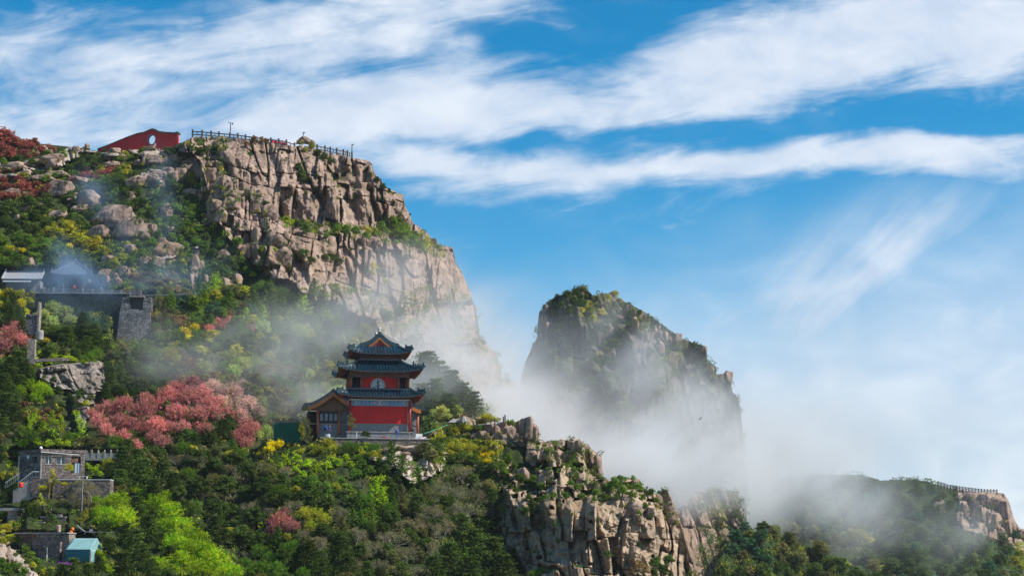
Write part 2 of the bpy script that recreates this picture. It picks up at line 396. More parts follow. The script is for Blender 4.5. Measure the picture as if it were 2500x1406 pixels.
# cliff skin over the upper right part of the hill
cl_low = interp([(430, 366), (470, 385), (500, 430), (520, 520), (560, 590), (620, 640), (670, 690), (700, 700), (760, 740), (830, 752), (900, 790), (960, 835), (1010, 905), (1100, 1010), (1280, 1180)])
def depth_cliff(u, v, low=cl_low, crest=crestA):
    u = np.asarray(u, float); v = np.asarray(v, float)
    sm = np.clip((u - 960) / 130 + (v - 640) / 260, 0, 1)               # the smooth slabs on the right
    sm = sm * sm * (3 - 2 * sm)
    h = (blockfield(u, v, JA1, JA2, 0.20, 1.0, 1.0, 0, 0.72) + 2.0) * (1 - 0.62 * sm)
    o3, t3, g3, d3 = JA3(u - 0.30 * v + 30 * fbm(u / 90, v / 160, 71, 2), v, 3)
    h = h + sm * (o3 * 2.5 + t3 * 1.6 - 1.4 * g3)
    led = ledgeA(u)
    h = h + 4.5 / (1 + np.exp(-(v - led) / 3.0)) * np.clip((u - 640) / 40, 0, 1)          # lower face stands forward
    h = h + 2.6 / (1 + np.exp(-(v - led + 105 + 10 * fbm(u / 40, v * 0, 77, 3)) / 2.0)) - 2.6 * np.clip((v - led + 105) / 160, 0, 1)
    edge = np.minimum((low(u) - v + 34 * fbm(u / 30, v / 30, 81, 3)) / 8.0, (u - 425) / 14.0)
    e = np.clip(edge, -1, 1)
    h = h * np.clip(e, 0, 1) + 2.2 * e
    return depthA(u, v) - 0.3 - h
UC = np.linspace(425, 1279, 590)
def tops_c(u):
    return crestA(u) - 1.0 + 4.5 * fbm(u / 9, u * 0, 91, 3) * np.clip((u - 470) / 40, 0, 1)
def cliff_grid(name, us, tops, lowf, nv, depth, mat, extra=8):
    nu = len(us); t = np.linspace(0, 1, nv)
    U = np.repeat(us[:, None], nv, 1); V = (lowf(us) + extra)[:, None] + ((tops(us) - lowf(us) - extra)[:, None]) * t[None]
    X = Pn(U, V, depth(U, V)); last = X[:, -1]
    rows = [X] + [(last + np.array([0, 2.5 * k, -0.15 * k * k]))[:, None] for k in range(1, 6)]
    X = np.concatenate(rows, 1)
    cols = [X] + [(X[-1] + np.array([0.3 * k, 4.0 * k, -0.4 * k]))[None] for k in (1, 2, 3, 4)]
    X = np.concatenate(cols, 0); nU, nV = X.shape[:2]
    idx = np.arange(nU * nV).reshape(nU, nV)
    f = np.stack([idx[:-1, :-1], idx[1:, :-1], idx[1:, 1:], idx[:-1, 1:]], -1).reshape(-1, 4)
    return tag(mesh_obj(name, X.reshape(-1, 3), f, mat), kind='structure')
cliff_grid('granite_cliff', UC, tops_c, cl_low, 390, depth_cliff, M_ROCK)

# B: the spur that carries the pagoda and drops away on the right
crestB = interp([(560, 1100), (640, 1090), (700, 1082), (740, 1079), (1035, 1079), (1048, 1066), (1075, 1052), (1110, 1040), (1150, 1036), (1195, 1034), (1215, 1032), (1232, 1034), (1262, 1030), (1275, 1022), (1290, 1024),
    (1302, 1036), (1311, 1050), (1314, 1078), (1335, 1078), (1398, 1071), (1412, 1073), (1422, 1090), (1440, 1106), (1448, 1128), (1453, 1148), (1475, 1170), (1482, 1178), (1500, 1172), (1545, 1170), (1562, 1172), (1569, 1190), (1590, 1200), (1612, 1210),
    (1638, 1212), (1642, 1232), (1655, 1256), (1668, 1290), (1674, 1330), (1682, 1372), (1690, 1406), (1720, 1700)])
baseB = rbf([
    (560, 1100, 296), (740, 1080, 287), (900, 1076, 286), (1040, 1078, 287), (1130, 1050, 292), (1130, 1080, 288), (1210, 1050, 291), (1290, 1040, 293), (1310, 1080, 288),
    (1400, 1075, 289), (1440, 1120, 288), (900, 1092, 281), (1040, 1095, 281), (950, 1105, 278), (800, 1120, 277), (650, 1150, 275),
    (1230, 1086, 284), (1230, 1130, 280), (1330, 1130, 281), (1400, 1160, 279), (1300, 1200, 275), (1400, 1212, 271), (1470, 1190, 279), (1530, 1190, 275), (1590, 1215, 274),
    (1210, 1200, 277), (1210, 1300, 274), (1280, 1300, 272), (1280, 1400, 270), (1330, 1235, 266), (1330, 1400, 263), (1450, 1235, 264), (1450, 1400, 260),
    (1560, 1240, 268), (1560, 1400, 263), (1640, 1230, 277), (1685, 1400, 274), (1120, 1120, 280), (1060, 1200, 272), (950, 1200, 266), (800, 1200, 264),
    (1100, 1300, 263), (900, 1300, 256), (700, 1300, 256), (1150, 1406, 258), (900, 1406, 248), (700, 1406, 247), (560, 1406, 250), (560, 1250, 272),
    (560, 1700, 190), (1000, 1700, 200), (1350, 1700, 235), (1700, 1700, 250)])
def depthB0(u, v): return baseB(u, v) - rough(u, v, 8, 2.0, 30)
UB = np.linspace(560, 1720, 270)
spur = grid_mesh('spur_slope', UB, lambda u: crestB(u) + 1.5, 1700, 180, depthB0, M_SOIL, back=8, backstep=3.5, backdrop=1.6, pw=0.85)
tag(spur, kind='structure')
JB1 = Joints(23, 125, 48, hvar=0.7, wvar=0.75); JB2 = Joints(25, 90, 30, hvar=0.8, wvar=0.75)
JT1 = Joints(33, 24, 40, hvar=0.5, wvar=0.6); JT2 = Joints(35, 11, 17, hvar=0.6, wvar=0.6)
cb_low = interp([(1196, 1560), (1720, 1560)])
def depth_cb(u, v):
    u = np.asarray(u, float); v = np.asarray(v, float)
    face = interp([(1190, 1188), (1300, 1200), (1330, 1220), (1420, 1216), (1500, 1222), (1560, 1228), (1600, 1235), (1700, 1240)])(u)
    lo = 1 / (1 + np.exp(-(v - face) / 3.0))
    h = blockfield(u, v, JB1, JB2, 0.03, 1.0, 1.0, 100) * lo + (1 - lo) * blockfield(u, v, JA2, JT2, 0.10, 0.8, 1.4, 130)
    h = h + 2.2 * lo
    e = np.clip(np.minimum((u - 1212 + 26 * fbm(u / 26, v / 30, 83, 3)) / 8.0, (1560 - v) / 10), -1, 1)
    gap = fbm(u / 30, v / 20, 85, 3) - 0.30 * np.clip((v - face) / 30, -0.3, 1) + 0.10 * np.clip((1120 - v) / 20, -1, 1) * -1
    e = np.where(gap > 0.30, np.minimum(e, np.clip((0.37 - gap) / 0.07, -1, 1)), e)
    return depthB0(u, v) - 0.2 - (h * np.clip(e, 0, 1) + 1.6 * e)
cliff_grid('spur_cliff', np.linspace(1196, 1700, 410), lambda u: crestB(u) - 0.8 + 4.5 * fbm(u / 8, u * 0, 95, 3), cb_low, 370, depth_cb, M_ROCKB)
# the sunlit rock apron under the terrace
def depth_ap(u, v):
    u = np.asarray(u, float); v = np.asarray(v, float)
    h = blockfield(u, v, JT1, JT2, -0.02, 0.55, 1.0, 160)
    up = interp([(880, 1106), (930, 1096), (1000, 1086), (1040, 1082), (1100, 1080)])(u)
    lowr = interp([(880, 1112), (940, 1130), (1000, 1178), (1060, 1168), (1090, 1130)])(u)
    e = np.clip(np.minimum(np.minimum((v - up) / 4, (lowr - v + 16 * fbm(u / 14, v / 14, 87, 3)) / 6), np.minimum((u - 890 + 12 * fbm(u / 12, v / 9, 88, 2)) / 7, (1090 - u) / 9)), -1, 1)
    return depthB0(u, v) - (h + 3.2) * np.clip(e, 0, 1) - 1.6 * e + 1.0
cliff_grid('rock_apron', np.linspace(880, 1098, 230), lambda u: 1078 + 0 * u, interp([(880, 1190), (1100, 1190)]), 140, depth_ap, M_ROCKP)

# the stream-worn rock face on the left, and the pale slab path at the lower left edge
JW1 = Joints(73, 40, 26, hvar=0.6, wvar=0.7); JW2 = Joints(75, 18, 12)
def depth_wf(u, v):
    u = np.asarray(u, float); v = np.asarray(v, float)
    h = blockfield(u - 0.35 * v, v, JW1, JW2, 0.15, 0.42, 1.9, 240) + 2.0
    face = np.minimum(np.minimum((u - 94 + 8 * fbm(u / 9, v / 9, 6, 2)) / 6, (258 - u + 12 * fbm(u / 9, v / 12, 7, 2)) / 6), np.minimum((v - interp([(90, 900), (115, 893), (150, 888), (200, 884), (240, 880), (262, 890)])(u)) / 4, (interp([(90, 925), (140, 948), (200, 968), (262, 960)])(u) - v + 8 * fbm(u / 9, v / 9, 4, 2)) / 6))
    low = np.minimum(np.minimum((u - interp([(960, 168), (1000, 178), (1060, 190)])(v) + 10 * fbm(u / 8, v / 8, 2, 2)) / 6, (240 - (v - 960) * 0.4 - u + 14 * fbm(u / 10, v / 8, 3, 2)) / 6), np.minimum((v - 958) / 5, (1062 - v) / 6))
    e = np.clip(np.maximum(face, low), -1, 1)
    return depthA(u, v) + 0.6 - (h + 0.5 * (low < face)) * np.clip(e, 0, 1) - 1.4 * e
cliff_grid('worn_rock_face', np.linspace(84, 275, 200), lambda u: 872 + 0 * u, interp([(80, 1072), (280, 1072)]), 200, depth_wf, M_WORN)
def depth_rp(u, v):
    u = np.asarray(u, float); v = np.asarray(v, float)
    h = blockfield(u, v, JW1, JW2, -0.8, 0.45, 1.3, 260) + 1.2
    mid = 1322 + 0.98 * (u + 8); e = np.clip((18 + 16 * fbm(u / 12, v / 12, 9, 3) + 12 * (u < 26) - np.abs(v - mid)) / 5, -1, 1)
    return depthA(u, v) + 0.6 - h * np.clip(e, 0, 1) - 1.4 * e
cliff_grid('slab_path', np.linspace(-30, 125, 150), lambda u: 1262 + 0 * u, interp([(-40, 1450), (130, 1450)]), 170, depth_rp, M_ROCKP)
# pale ledges beside the red hilltop wall
def ledge_mask(u, v):
    u = np.asarray(u, float); v = np.asarray(v, float)
    n = fbm(u / 34, v / 13, 12, 3)
    m1 = 0.46 - 1.2 * np.abs((v - interp([(0, 405), (120, 398), (200, 372), (300, 366), (400, 372), (450, 380)])(u)) / 44) + 1.0 * n
    m2 = 0.62 - 1.4 * np.hypot((u - 392) / 110, (v - 436) / 46) + 0.9 * n
    m3 = 0.50 - 1.4 * np.hypot((u - 285) / 60, (v - 545) / 40) + 0.9 * n
    m4 = 0.42 - 1.4 * np.hypot((u - 190) / 60, (v - 480) / 44) + 0.9 * n
    m5 = 0.45 - 1.4 * np.hypot((u - 410) / 50, (v - 620) / 44) + 0.9 * n
    return np.maximum.reduce([m1, m2, m3, m4, m5])
def depth_hl(u, v):
    u = np.asarray(u, float); v = np.asarray(v, float)
    h = blockfield(u, v, JT1, JT2, -0.05, 0.5, 1.0, 280) + 1.6
    e = np.clip(ledge_mask(u, v) * 5, -1, 1)
    return depthA(u, v) + 0.8 - h * np.clip(e, 0, 1) - 1.6 * e
cliff_grid('hilltop_ledges', np.linspace(-40, 470, 280), lambda u: crestA(u) + 3, interp([(-40, 690), (480, 690)]), 190, depth_hl, M_ROCKP)

# C: the second peak, D: the far ridge
M_ROCKC = rock_mat('mossy_granite', (0.095, 0.082, 0.066), (0.038, 0.036, 0.031), (0.185, 0.145, 0.115), lichen=(0.05, 0.07, 0.025), lich=0.8)
crestC = interp([(1262, 1010), (1268, 950), (1274, 915), (1284, 880), (1300, 845), (1311, 825), (1313, 790), (1316, 760), (1335, 750), (1352, 728), (1372, 720), (1395, 712), (1412, 703), (1425, 700), (1434, 710), (1450, 722), (1470, 716), (1500, 716), (1520, 735),
    (1535, 742), (1552, 748), (1575, 762), (1600, 782), (1635, 805), (1655, 818), (1675, 830), (1700, 838), (1718, 845), (1725, 858), (1727, 884), (1738, 886), (1747, 896), (1749, 918), (1760, 912), (1772, 914), (1782, 930), (1788, 955), (1797, 965), (1806, 985),
    (1810, 1020), (1815, 1060), (1818, 1110), (1822, 1200), (1824, 1300), (1830, 1600)])
baseC = rbf([(1262, 1000, 505), (1316, 760, 500), (1425, 700, 505), (1520, 735, 505), (1430, 780, 488), (1640, 805, 512), (1727, 870, 520), (1815, 1050, 530),
    (1350, 900, 478), (1500, 900, 472), (1650, 950, 482), (1750, 1050, 500), (1350, 1200, 460), (1500, 1200, 452), (1700, 1200, 470), (1820, 1200, 500),
    (1400, 1600, 420), (1600, 1600, 420), (1830, 1600, 450), (1262, 1600, 470)])
JC1 = Joints(43, 90, 44, wvar=0.6); JC2 = Joints(45, 30, 20)
def depthC(u, v):
    u = np.asarray(u, float); v = np.asarray(v, float)
    return baseC(u, v) - rough(u, v, 15, 20, 70) - blockfield(u, v, JC1, JC2, 0.35, 1.6, 1.0, 200)
pk = grid_mesh('distant_peak', np.linspace(1262, 1830, 290), lambda u: crestC(u) + 4 * fbm(u / 8, u * 0, 97, 3), 1600, 290, depthC, M_ROCKC, back=7, backstep=8, backdrop=2)
tag(pk, kind='structure')
crestD = interp([(1640, 1230), (1760, 1190), (1820, 1172), (1900, 1165), (1960, 1166), (2020, 1158), (2100, 1158), (2150, 1172), (2240, 1170), (2290, 1182), (2320, 1192), (2400, 1202), (2440, 1203), (2452, 1206), (2462, 1222), (2470, 1246), (2477, 1270), (2490, 1290), (2500, 1293), (2700, 1400)])
baseD = rbf([(1640, 1230, 640), (1900, 1165, 650), (2150, 1170, 645), (2400, 1200, 630), (2500, 1295, 640), (2700, 1400, 640), (1700, 1406, 570), (1950, 1406, 565), (2200, 1406, 560), (2450, 1406, 575),
    (2350, 1240, 610), (2430, 1260, 612), (2000, 1280, 605), (1700, 1700, 470), (2200, 1700, 460), (2700, 1700, 480)])
def rockD(u, v):
    return np.clip(np.minimum((u - 2330 + 20 * fbm(u / 30, v / 30, 3, 2)) / 14, (1300 + (u - 2330) * 0.3 - v) / 16), 0, 1)
def depthD(u, v):
    u = np.asarray(u, float); v = np.asarray(v, float)
    return baseD(u, v) - rough(u, v, 18, 14, 90) - rockD(u, v) * (3 + blockfield(u, v, JC1, JC2, 0.2, 1.0, 0.8, 220))
rd = grid_mesh('far_ridge', np.linspace(1640, 2700, 260), lambda u: crestD(u) + 2.5 * fbm(u / 9, u * 0, 99, 3), 1700, 140, depthD, M_SOILD, back=7, backstep=8, backdrop=2)
tag(rd, kind='structure')
def depth_dr(u, v): return depthD(u, v) + 1.2 - 2.4 * rockD(u, v)
cliff_grid('ridge_crag', np.linspace(2318, 2560, 200), lambda u: crestD(u) - 0.8 + 2.0 * fbm(u / 7, u * 0, 96, 3), interp([(2318, 1330), (2560, 1400)]), 150, depth_dr, M_ROCK)
# pale slab that shows through the mist right of the spur
crestE = interp([(1665, 1235), (1690, 1208), (1740, 1190), (1795, 1198), (1808, 1225), (1813, 1260), (1818, 1330), (1820, 1500)])
JE = Joints(53, 200, 22, wvar=0.6)
def depthE(u, v):
    u = np.asarray(u, float); v = np.asarray(v, float)
    o, t_, g_, d = JE(u - 0.3 * v + 12 * fbm(u / 50, v / 120, 61, 3), v, 3)
    return 430 + (u - 1740) * 0.05 - (v - 1200) * 0.09 - (o * 3 + t_ * 0.8 - 1.6 * g_ + 1.5 * fbm(u / 12, v / 30, 63, 3))
eo = grid_mesh('valley_slab', np.linspace(1665, 1820, 160), crestE, 1700, 260, depthE, M_ROCK, back=5, backstep=6, backdrop=2)
tag(eo, kind='structure')
# wooded foot that hides the base of the slab and the peak
crestF = interp([(1730, 1470), (1752, 1395), (1772, 1335), (1795, 1305), (1830, 1296), (1880, 1300), (1960, 1330), (2060, 1375), (2160, 1440)])
fo = grid_mesh('wooded_foot', np.linspace(1730, 2160, 90), crestF, 1700, 60, lambda u, v: 418 + (u - 1800) * 0.06 - (v - 1300) * 0.09 - rough(u, v, 19, 10, 60), M_SOILD, back=6, backstep=8, backdrop=3)
tag(fo, kind='structure')
# low saddle between the cliff and the peak
crestS = interp([(1190, 960), (1215, 922), (1238, 916), (1252, 930), (1262, 945), (1285, 1010), (1300, 1100)])
so_ = grid_mesh('rock_saddle', np.linspace(1190, 1300, 70), crestS, 1200, 90, lambda u, v: 455 - (v - 916) * 0.06 - 0.6 * blockfield(u, v, JC1, JC2, 0.1, 1, 1, 77), M_ROCKD, back=4, backstep=4, backdrop=1)
tag(so_, kind='structure')
# valley floor out to the horizon
mesh_obj('ground', [(-6000, 40, -75), (6000, 40, -75), (6000, 8000, -75), (-6000, 8000, -75)], [(0, 1, 2, 3)], M_SOILD)['kind'] = 'structure'
mesh_obj('near_ground', [(-6000, -600, -75.5), (6000, -600, -75.5), (6000, 41, -75.5), (-6000, 41, -75.5)], [(0, 1, 2, 3)], M_SOILD)['kind'] = 'structure'

# ---------------------------------------------------------------- what is seen in a direction: used to set things down on the ground
from mathutils.bvhtree import BVHTree
def _bvh():
    vs = []; fs = []; o0 = 0
    for o in COL.objects:
        if o.type != 'MESH' or o.name in ('ground', 'near_ground') or not (o.get('kind') == 'structure' or o.name.startswith('boulder')): continue
        me = o.data; n = len(me.vertices); co = np.empty(n * 3, np.float32); me.vertices.foreach_get('co', co)
        k = len(me.polygons); w_ = len(me.loops) // k; ix = np.empty(k * w_, np.int32); me.loops.foreach_get('vertex_index', ix)
        co = co.reshape(-1, 3); ix = ix.reshape(-1, w_)
        if w_ == 3:
            ix = np.concatenate([ix, ix[:, :1]], 1); M = Matrix.LocRotScale(o.location, o.rotation_euler, o.scale)
            co = co @ np.array(M.to_3x3()).T + np.array(o.location)
        vs.append(co); fs.append(ix + o0); o0 += n
    F_ = np.concatenate(fs); t3 = F_[:, 3] == F_[:, 0]
    return BVHTree.FromPolygons(np.concatenate(vs).tolist(), F_[~t3].tolist() + F_[t3][:, :3].tolist())
BV = _bvh()
ORG = Vector((0, 0, 0))
def hit(u, v, dflt=400.0):
    d = P(u, v, 1.0).normalized()
    h = BV.ray_cast(ORG, d)
    if h[0] is None: return P(u, v, dflt), None
    return h[0], h[1]
def proj(X):
    yc = X.z * CT - X.y * ST; zc = X.y * CT + X.z * ST
    return CX + FPX * X.x / zc, CY - FPX * yc / zc
# ---------------------------------------------------------------- foliage
def leaf_material():
    m = bpy.data.materials.new('foliage'); m.use_nodes = True; t = NT(m.node_tree); t.n.clear()
    out = t.new('ShaderNodeOutputMaterial')
    oi = t.new('ShaderNodeObjectInfo'); at = t.new('ShaderNodeVertexColor'); at.layer_name = 'col'
    c = t.mix(1.0, oi.outputs['Color'], at.outputs[0], 'MULTIPLY')
    d = t.new('ShaderNodeBsdfDiffuse'); tr = t.new('ShaderNodeBsdfTranslucent'); mx = t.new('ShaderNodeMixShader')
    t.link(c, d.inputs[0]); t.link(t.mix(0.5, c, t.mix(1.0, c, (1.0, 1.15, 0.5, 1), 'MULTIPLY')), tr.inputs[0])
    mx.inputs[0].default_value = 0.38; t.link(d.outputs[0], mx.inputs[1]); t.link(tr.outputs[0], mx.inputs[2])
    t.link(mx.outputs[0], out.inputs[0]); return m
M_LEAF = leaf_material()
M_BARK = pmat('bark', (0.10, 0.075, 0.055), 0.95, var=0.5, scale=4)
M_TWIG = pmat('grey_twig', (0.40, 0.34, 0.29), 0.9, var=0.4, scale=3)

def quads(cen, nrm, size, rs, asp=1.0, droop=None):
    """leaf-sized faces: cen (n,3), nrm (n,3), size (n,)"""
    n = len(cen)
    nrm = nrm / (np.linalg.norm(nrm, axis=1, keepdims=True) + 1e-9)
    r = rs.randn(n, 3); a = np.cross(nrm, r); a /= (np.linalg.norm(a, axis=1, keepdims=True) + 1e-9); b = np.cross(nrm, a)
    if droop is not None: a = droop / (np.linalg.norm(droop, axis=1, keepdims=True) + 1e-9); b = np.cross(nrm, a); b /= (np.linalg.norm(b, axis=1, keepdims=True) + 1e-9)
    a = a * size[:, None] * asp; b = b * size[:, None]
    v = np.stack([cen - a, cen - 0.25 * a + b * 0.62, cen + a, cen - 0.1 * a - b * 0.62], 1).reshape(-1, 3)
    f = np.arange(4 * n).reshape(n, 4)
    return v, f

def foliage_mesh(name, cen, nrm, size, tone, rs, asp=1.0, droop=None, tint=None):
    v, f = quads(cen, nrm, size, rs, asp, droop)
    c = np.repeat(tone, 4)[:, None] * np.ones(3)
    if tint is not None: c = np.repeat(tint, 4, 0) * np.repeat(tone, 4)[:, None]
    return mesh_obj(name, v, f, M_LEAF, col=c, link=False)

def blobs_cloud(rs, K, per, spread, rb, up=0.35, flat=1.0, hollow=0.75, low=-0.25):
    """leaf centres of K clumps spread over a crown of radius 1"""
    d = rs.randn(K, 3); d /= np.linalg.norm(d, axis=1, keepdims=True); d[:, 2] = np.where(d[:, 2] < low, np.abs(d[:, 2]), d[:, 2])
    rad = spread * rs.rand(K) ** 0.45
    bc = d * rad[:, None]; bc[:, 2] *= flat
    rr = rb * (0.6 + 0.8 * rs.rand(K))
    e = rs.randn(K, per, 3); e /= np.linalg.norm(e, axis=2, keepdims=True)
    e[..., 2] = np.where(e[..., 2] < -0.2, -e[..., 2] * 0.6, e[..., 2])
    rho = (hollow + (1 - hollow) * rs.rand(K, per)) * (1 + 0.18 * rs.randn(K, per))
    c = bc[:, None] + e * (rr[:, None] * rho)[..., None] * np.array([1, 1, 0.8 * flat + 0.1])
    n = e + np.array([0, 0, up]) + 0.7 * rs.randn(K, per, 3)
    tone = np.repeat((0.72 + 0.5 * rs.rand(K))[:, None], per, 1) * (0.75 + 0.5 * rs.rand(K, per))
    return c.reshape(-1, 3), n.reshape(-1, 3), tone.reshape(-1)

PROTO = {}
def tube(path, radii, seg=5):
    vs = []; fs = []
    for i, p in enumerate(path):
        p = Vector(p)
        d = (Vector(path[min(i + 1, len(path) - 1)]) - Vector(path[max(i - 1, 0)])).normalized()
        a = d.orthogonal().normalized(); b = d.cross(a)
        for k in range(seg):
            an = 2 * math.pi * k / seg; vs.append(p + (a * math.cos(an) + b * math.sin(an)) * radii[i])
    for i in range(len(path) - 1):
        for k in range(seg):
            k2 = (k + 1) % seg
            fs.append((i * seg + k, i * seg + k2, (i + 1) * seg + k2, (i + 1) * seg + k))
    return vs, fs
def join_tubes(lst):
    V = []; F = []
    for vs, fs in lst:
        o = len(V); V += vs; F += [tuple(o + i for i in f) for f in fs]
    return V, F

def make_protos():
    rs = np.random.RandomState(5)
    for i in range(4):      # domed shrub: base z=0, radius 1, centre at .45
        c, n, t = blobs_cloud(rs, 30, 52, 0.78, 0.30, flat=1.0, low=-0.5)
        c[:, 2] = c[:, 2] * 0.95 + 0.5
        PROTO['shrub', i] = dict(crown=foliage_mesh('shrub', c, n, 0.075 * (0.6 + 0.8 * rs.rand(len(c))), t, rs, 1.2), h=0.45)
    for i in range(3):      # fine twiggy shrub, upright sprays
        K = 60; per = 24
        az = rs.rand(K) * 6.283; inc = 0.15 + 0.85 * rs.rand(K) ** 0.7; L = 0.75 + 0.35 * rs.rand(K)
        d = np.stack([np.sin(inc) * np.cos(az), np.sin(inc) * np.sin(az), np.cos(inc)], 1)
        s = 0.25 + 0.75 * rs.rand(K, per) ** 0.6
        c = (d * L[:, None])[:, None] * s[..., None] + rs.randn(K, per, 3) * 0.055; c = c.reshape(-1, 3); c[:, 2] *= 0.95
        n = rs.randn(len(c), 3) + np.array([0, 0, 0.4]); t = np.repeat(0.7 + 0.5 * rs.rand(K), per) * (0.7 + 0.6 * rs.rand(K * per))
        PROTO['spray', i] = dict(crown=foliage_mesh('shrub', c, n, 0.05 * (0.6 + 0.8 * rs.rand(len(c))), t, rs, 1.9, np.repeat(d, per, 0) + 0.4 * rs.randn(len(c), 3)), h=0.45)
    def limbs(hh, rs, spread=0.7, n=6, r0=0.06, top=0.75):
        lst = [tube([(0, 0, -0.3), (0.02, 0, hh * 0.5), (0.0, 0.03, hh * 0.9 + 0.1), (0.03, 0, hh + 0.3)], [r0 * 1.2, r0, r0 * 0.8, r0 * 0.25])]
        for k in range(n):
            a = 6.283 * k / n + rs.rand(); z0 = hh * (0.55 + 0.4 * rs.rand()); e = spread * (0.6 + 0.5 * rs.rand())
            p0 = Vector((0.01, 0, z0)); p2 = Vector((math.cos(a) * e, math.sin(a) * e, z0 + top * (0.4 + 0.6 * rs.rand())))
            pm = (p0 + p2) / 2 + Vector((0, 0, -0.06)); lst.append(tube([p0, pm, p2], [r0 * 0.55, r0 * 0.38, r0 * 0.12], 4))
            q = pm + Vector((rs.randn() * 0.25, rs.randn() * 0.25, 0.35)); lst.append(tube([pm, (pm + q) / 2 + Vector((0.02, 0, 0)), q], [r0 * 0.3, r0 * 0.2, r0 * 0.07], 4))
        return join_tubes(lst)
    for i in range(4):      # broadleaf tree
        hh = 0.95
        c, n, t = blobs_cloud(rs, 72, 56, 0.82, 0.22, flat=0.92, low=-0.6)
        c[:, 2] += hh
        V, F = limbs(hh, rs)
        PROTO['tree', i] = dict(crown=foliage_mesh('crown', c, n, 0.055 * (0.6 + 0.8 * rs.rand(len(c))), t, rs, 1.2), trunk=mesh_obj('trunk', V, F, M_BARK, link=False), h=hh)
    for i in range(3):      # blossom tree: many fine sprays, airy
        hh = 0.85
        K = 150; per = 26
        d = rs.randn(K, 3); d /= np.linalg.norm(d, axis=1, keepdims=True); d[:, 2] = np.where(d[:, 2] < -0.5, -d[:, 2], d[:, 2])
        bc = d * (0.35 + 0.6 * rs.rand(K) ** 0.6)[:, None]; dirs = d + 0.5 * rs.randn(K, 3) + np.array([0, 0, 0.35])
        dirs /= np.linalg.norm(dirs, axis=1, keepdims=True)
        s = rs.rand(K, per) - 0.5
        c = bc[:, None] + dirs[:, None] * (s * 0.50)[..., None] + rs.randn(K, per, 3) * 0.05
        c = c.reshape(-1, 3); c[:, 2] = c[:, 2] * 0.92 + hh
        n = rs.randn(len(c), 3) + np.array([0, 0, 0.5])
        t = np.repeat(0.65 + 0.6 * rs.rand(K), per) * (0.75 + 0.5 * rs.rand(K * per))
        tint = np.ones((len(c), 3)); gr = np.repeat(rs.rand(K) < 0.16, per); tint[gr] = (0.35, 0.75, 0.25)
        V, F = limbs(hh, rs, 0.75, 8, 0.05, 0.6)
        PROTO['blossom', i] = dict(crown=foliage_mesh('crown', c, n, 0.036 * (0.6 + 0.8 * rs.rand(len(c))), t, rs, 1.3, tint=tint), trunk=mesh_obj('trunk', V, F, M_BARK, link=False), h=hh)
    for i in range(4):      # pine: tiers of flat plates
        hh = 1.05; cs = []; ns = []; ts = []; lst = [tube([(0, 0, -0.3), (0.04, 0, 0.7), (-0.03, 0.03, 1.4), (0, 0, 2.0)], [0.07, 0.055, 0.035, 0.012])]
        nt_ = 7 + i % 2
        for k in range(nt_):
            z = 0.35 + 1.65 * k / (nt_ - 1); rad = 0.98 * (1 - 0.72 * (k / (nt_ - 1)) ** 1.5) * (0.85 + 0.25 * rs.rand())
            for b in range(7):
                a = 6.283 * b / 7 + rs.rand() * 0.8; L = rad * (0.55 + 0.5 * rs.rand()); m_ = 46
                e = Vector((math.cos(a) * L, math.sin(a) * L, z + 0.10 * rs.rand()))
                lst.append(tube([(0, 0, z - 0.12), e * 0.55 + Vector((0, 0, (z - 0.1) * 0.45)), e], [0.02, 0.013, 0.005], 3))
                ctr = np.array([e.x * 0.78, e.y * 0.78, e.z + 0.02])
                cc = ctr + rs.randn(m_, 3) * np.array([0.17, 0.17, 0.05]) * (0.6 + 0.7 * rad)
                cs.append(cc); ns.append(rs.randn(m_, 3) * 0.6 + np.array([0, 0, 1.0])); ts.append((0.6 + 0.7 * rs.rand()) * (0.75 + 0.5 * rs.rand(m_)))
        c = np.concatenate(cs); n = np.concatenate(ns); t = np.concatenate(ts); V, F = join_tubes(lst)
        PROTO['pine', i] = dict(crown=foliage_mesh('crown', c, n, 0.062 * (0.6 + 0.8 * rs.rand(len(c))), t, rs, 1.4), trunk=mesh_obj('trunk', V, F, M_BARK, link=False), h=hh)
    for i in range(3):      # larch: feathery upswept boughs
        cs = []; ns = []; ts = []; ds = []; lst = [tube([(0, 0, -0.3), (0.02, 0, 1.0), (0, 0.02, 2.5)], [0.055, 0.04, 0.008])]
        for k in range(46):
            f_ = k / 45; z = 0.25 + 2.15 * f_; L = (1.0 - 0.85 * f_ ** 1.1) * (0.75 + 0.4 * rs.rand()); a = k * 2.4 + rs.rand() * 0.5; m_ = 56
            s = 0.12 + 0.88 * rs.rand(m_)
            dx, dy = math.cos(a), math.sin(a)
            cc = np.stack([dx * L * s, dy * L * s, z - 0.12 * s + 0.34 * L * s ** 2], 1) + rs.randn(m_, 3) * np.array([0.04, 0.04, 0.022])
            cs.append(cc); ns.append(rs.randn(m_, 3) * 0.5 + np.array([0, 0, 1.0])); ts.append((0.65 + 0.6 * rs.rand()) * (0.75 + 0.5 * rs.rand(m_)))
            ds.append(np.tile([dx, dy, 0.3], (m_, 1)) + 0.7 * rs.randn(m_, 3))
            lst.append(tube([(0, 0, z), (dx * L * 0.5, dy * L * 0.5, z - 0.03), (dx * L, dy * L, z - 0.12 + 0.34 * L)], [0.016, 0.01, 0.003], 3))
        V, F = join_tubes(lst)
        PROTO['larch', i] = dict(crown=foliage_mesh('crown', np.concatenate(cs), np.concatenate(ns), 0.042 * (0.6 + 0.8 * rs.rand(46 * 56)), np.concatenate(ts), rs, 2.0, np.concatenate(ds)), trunk=mesh_obj('trunk', V, F, M_BARK, link=False), h=1.15)
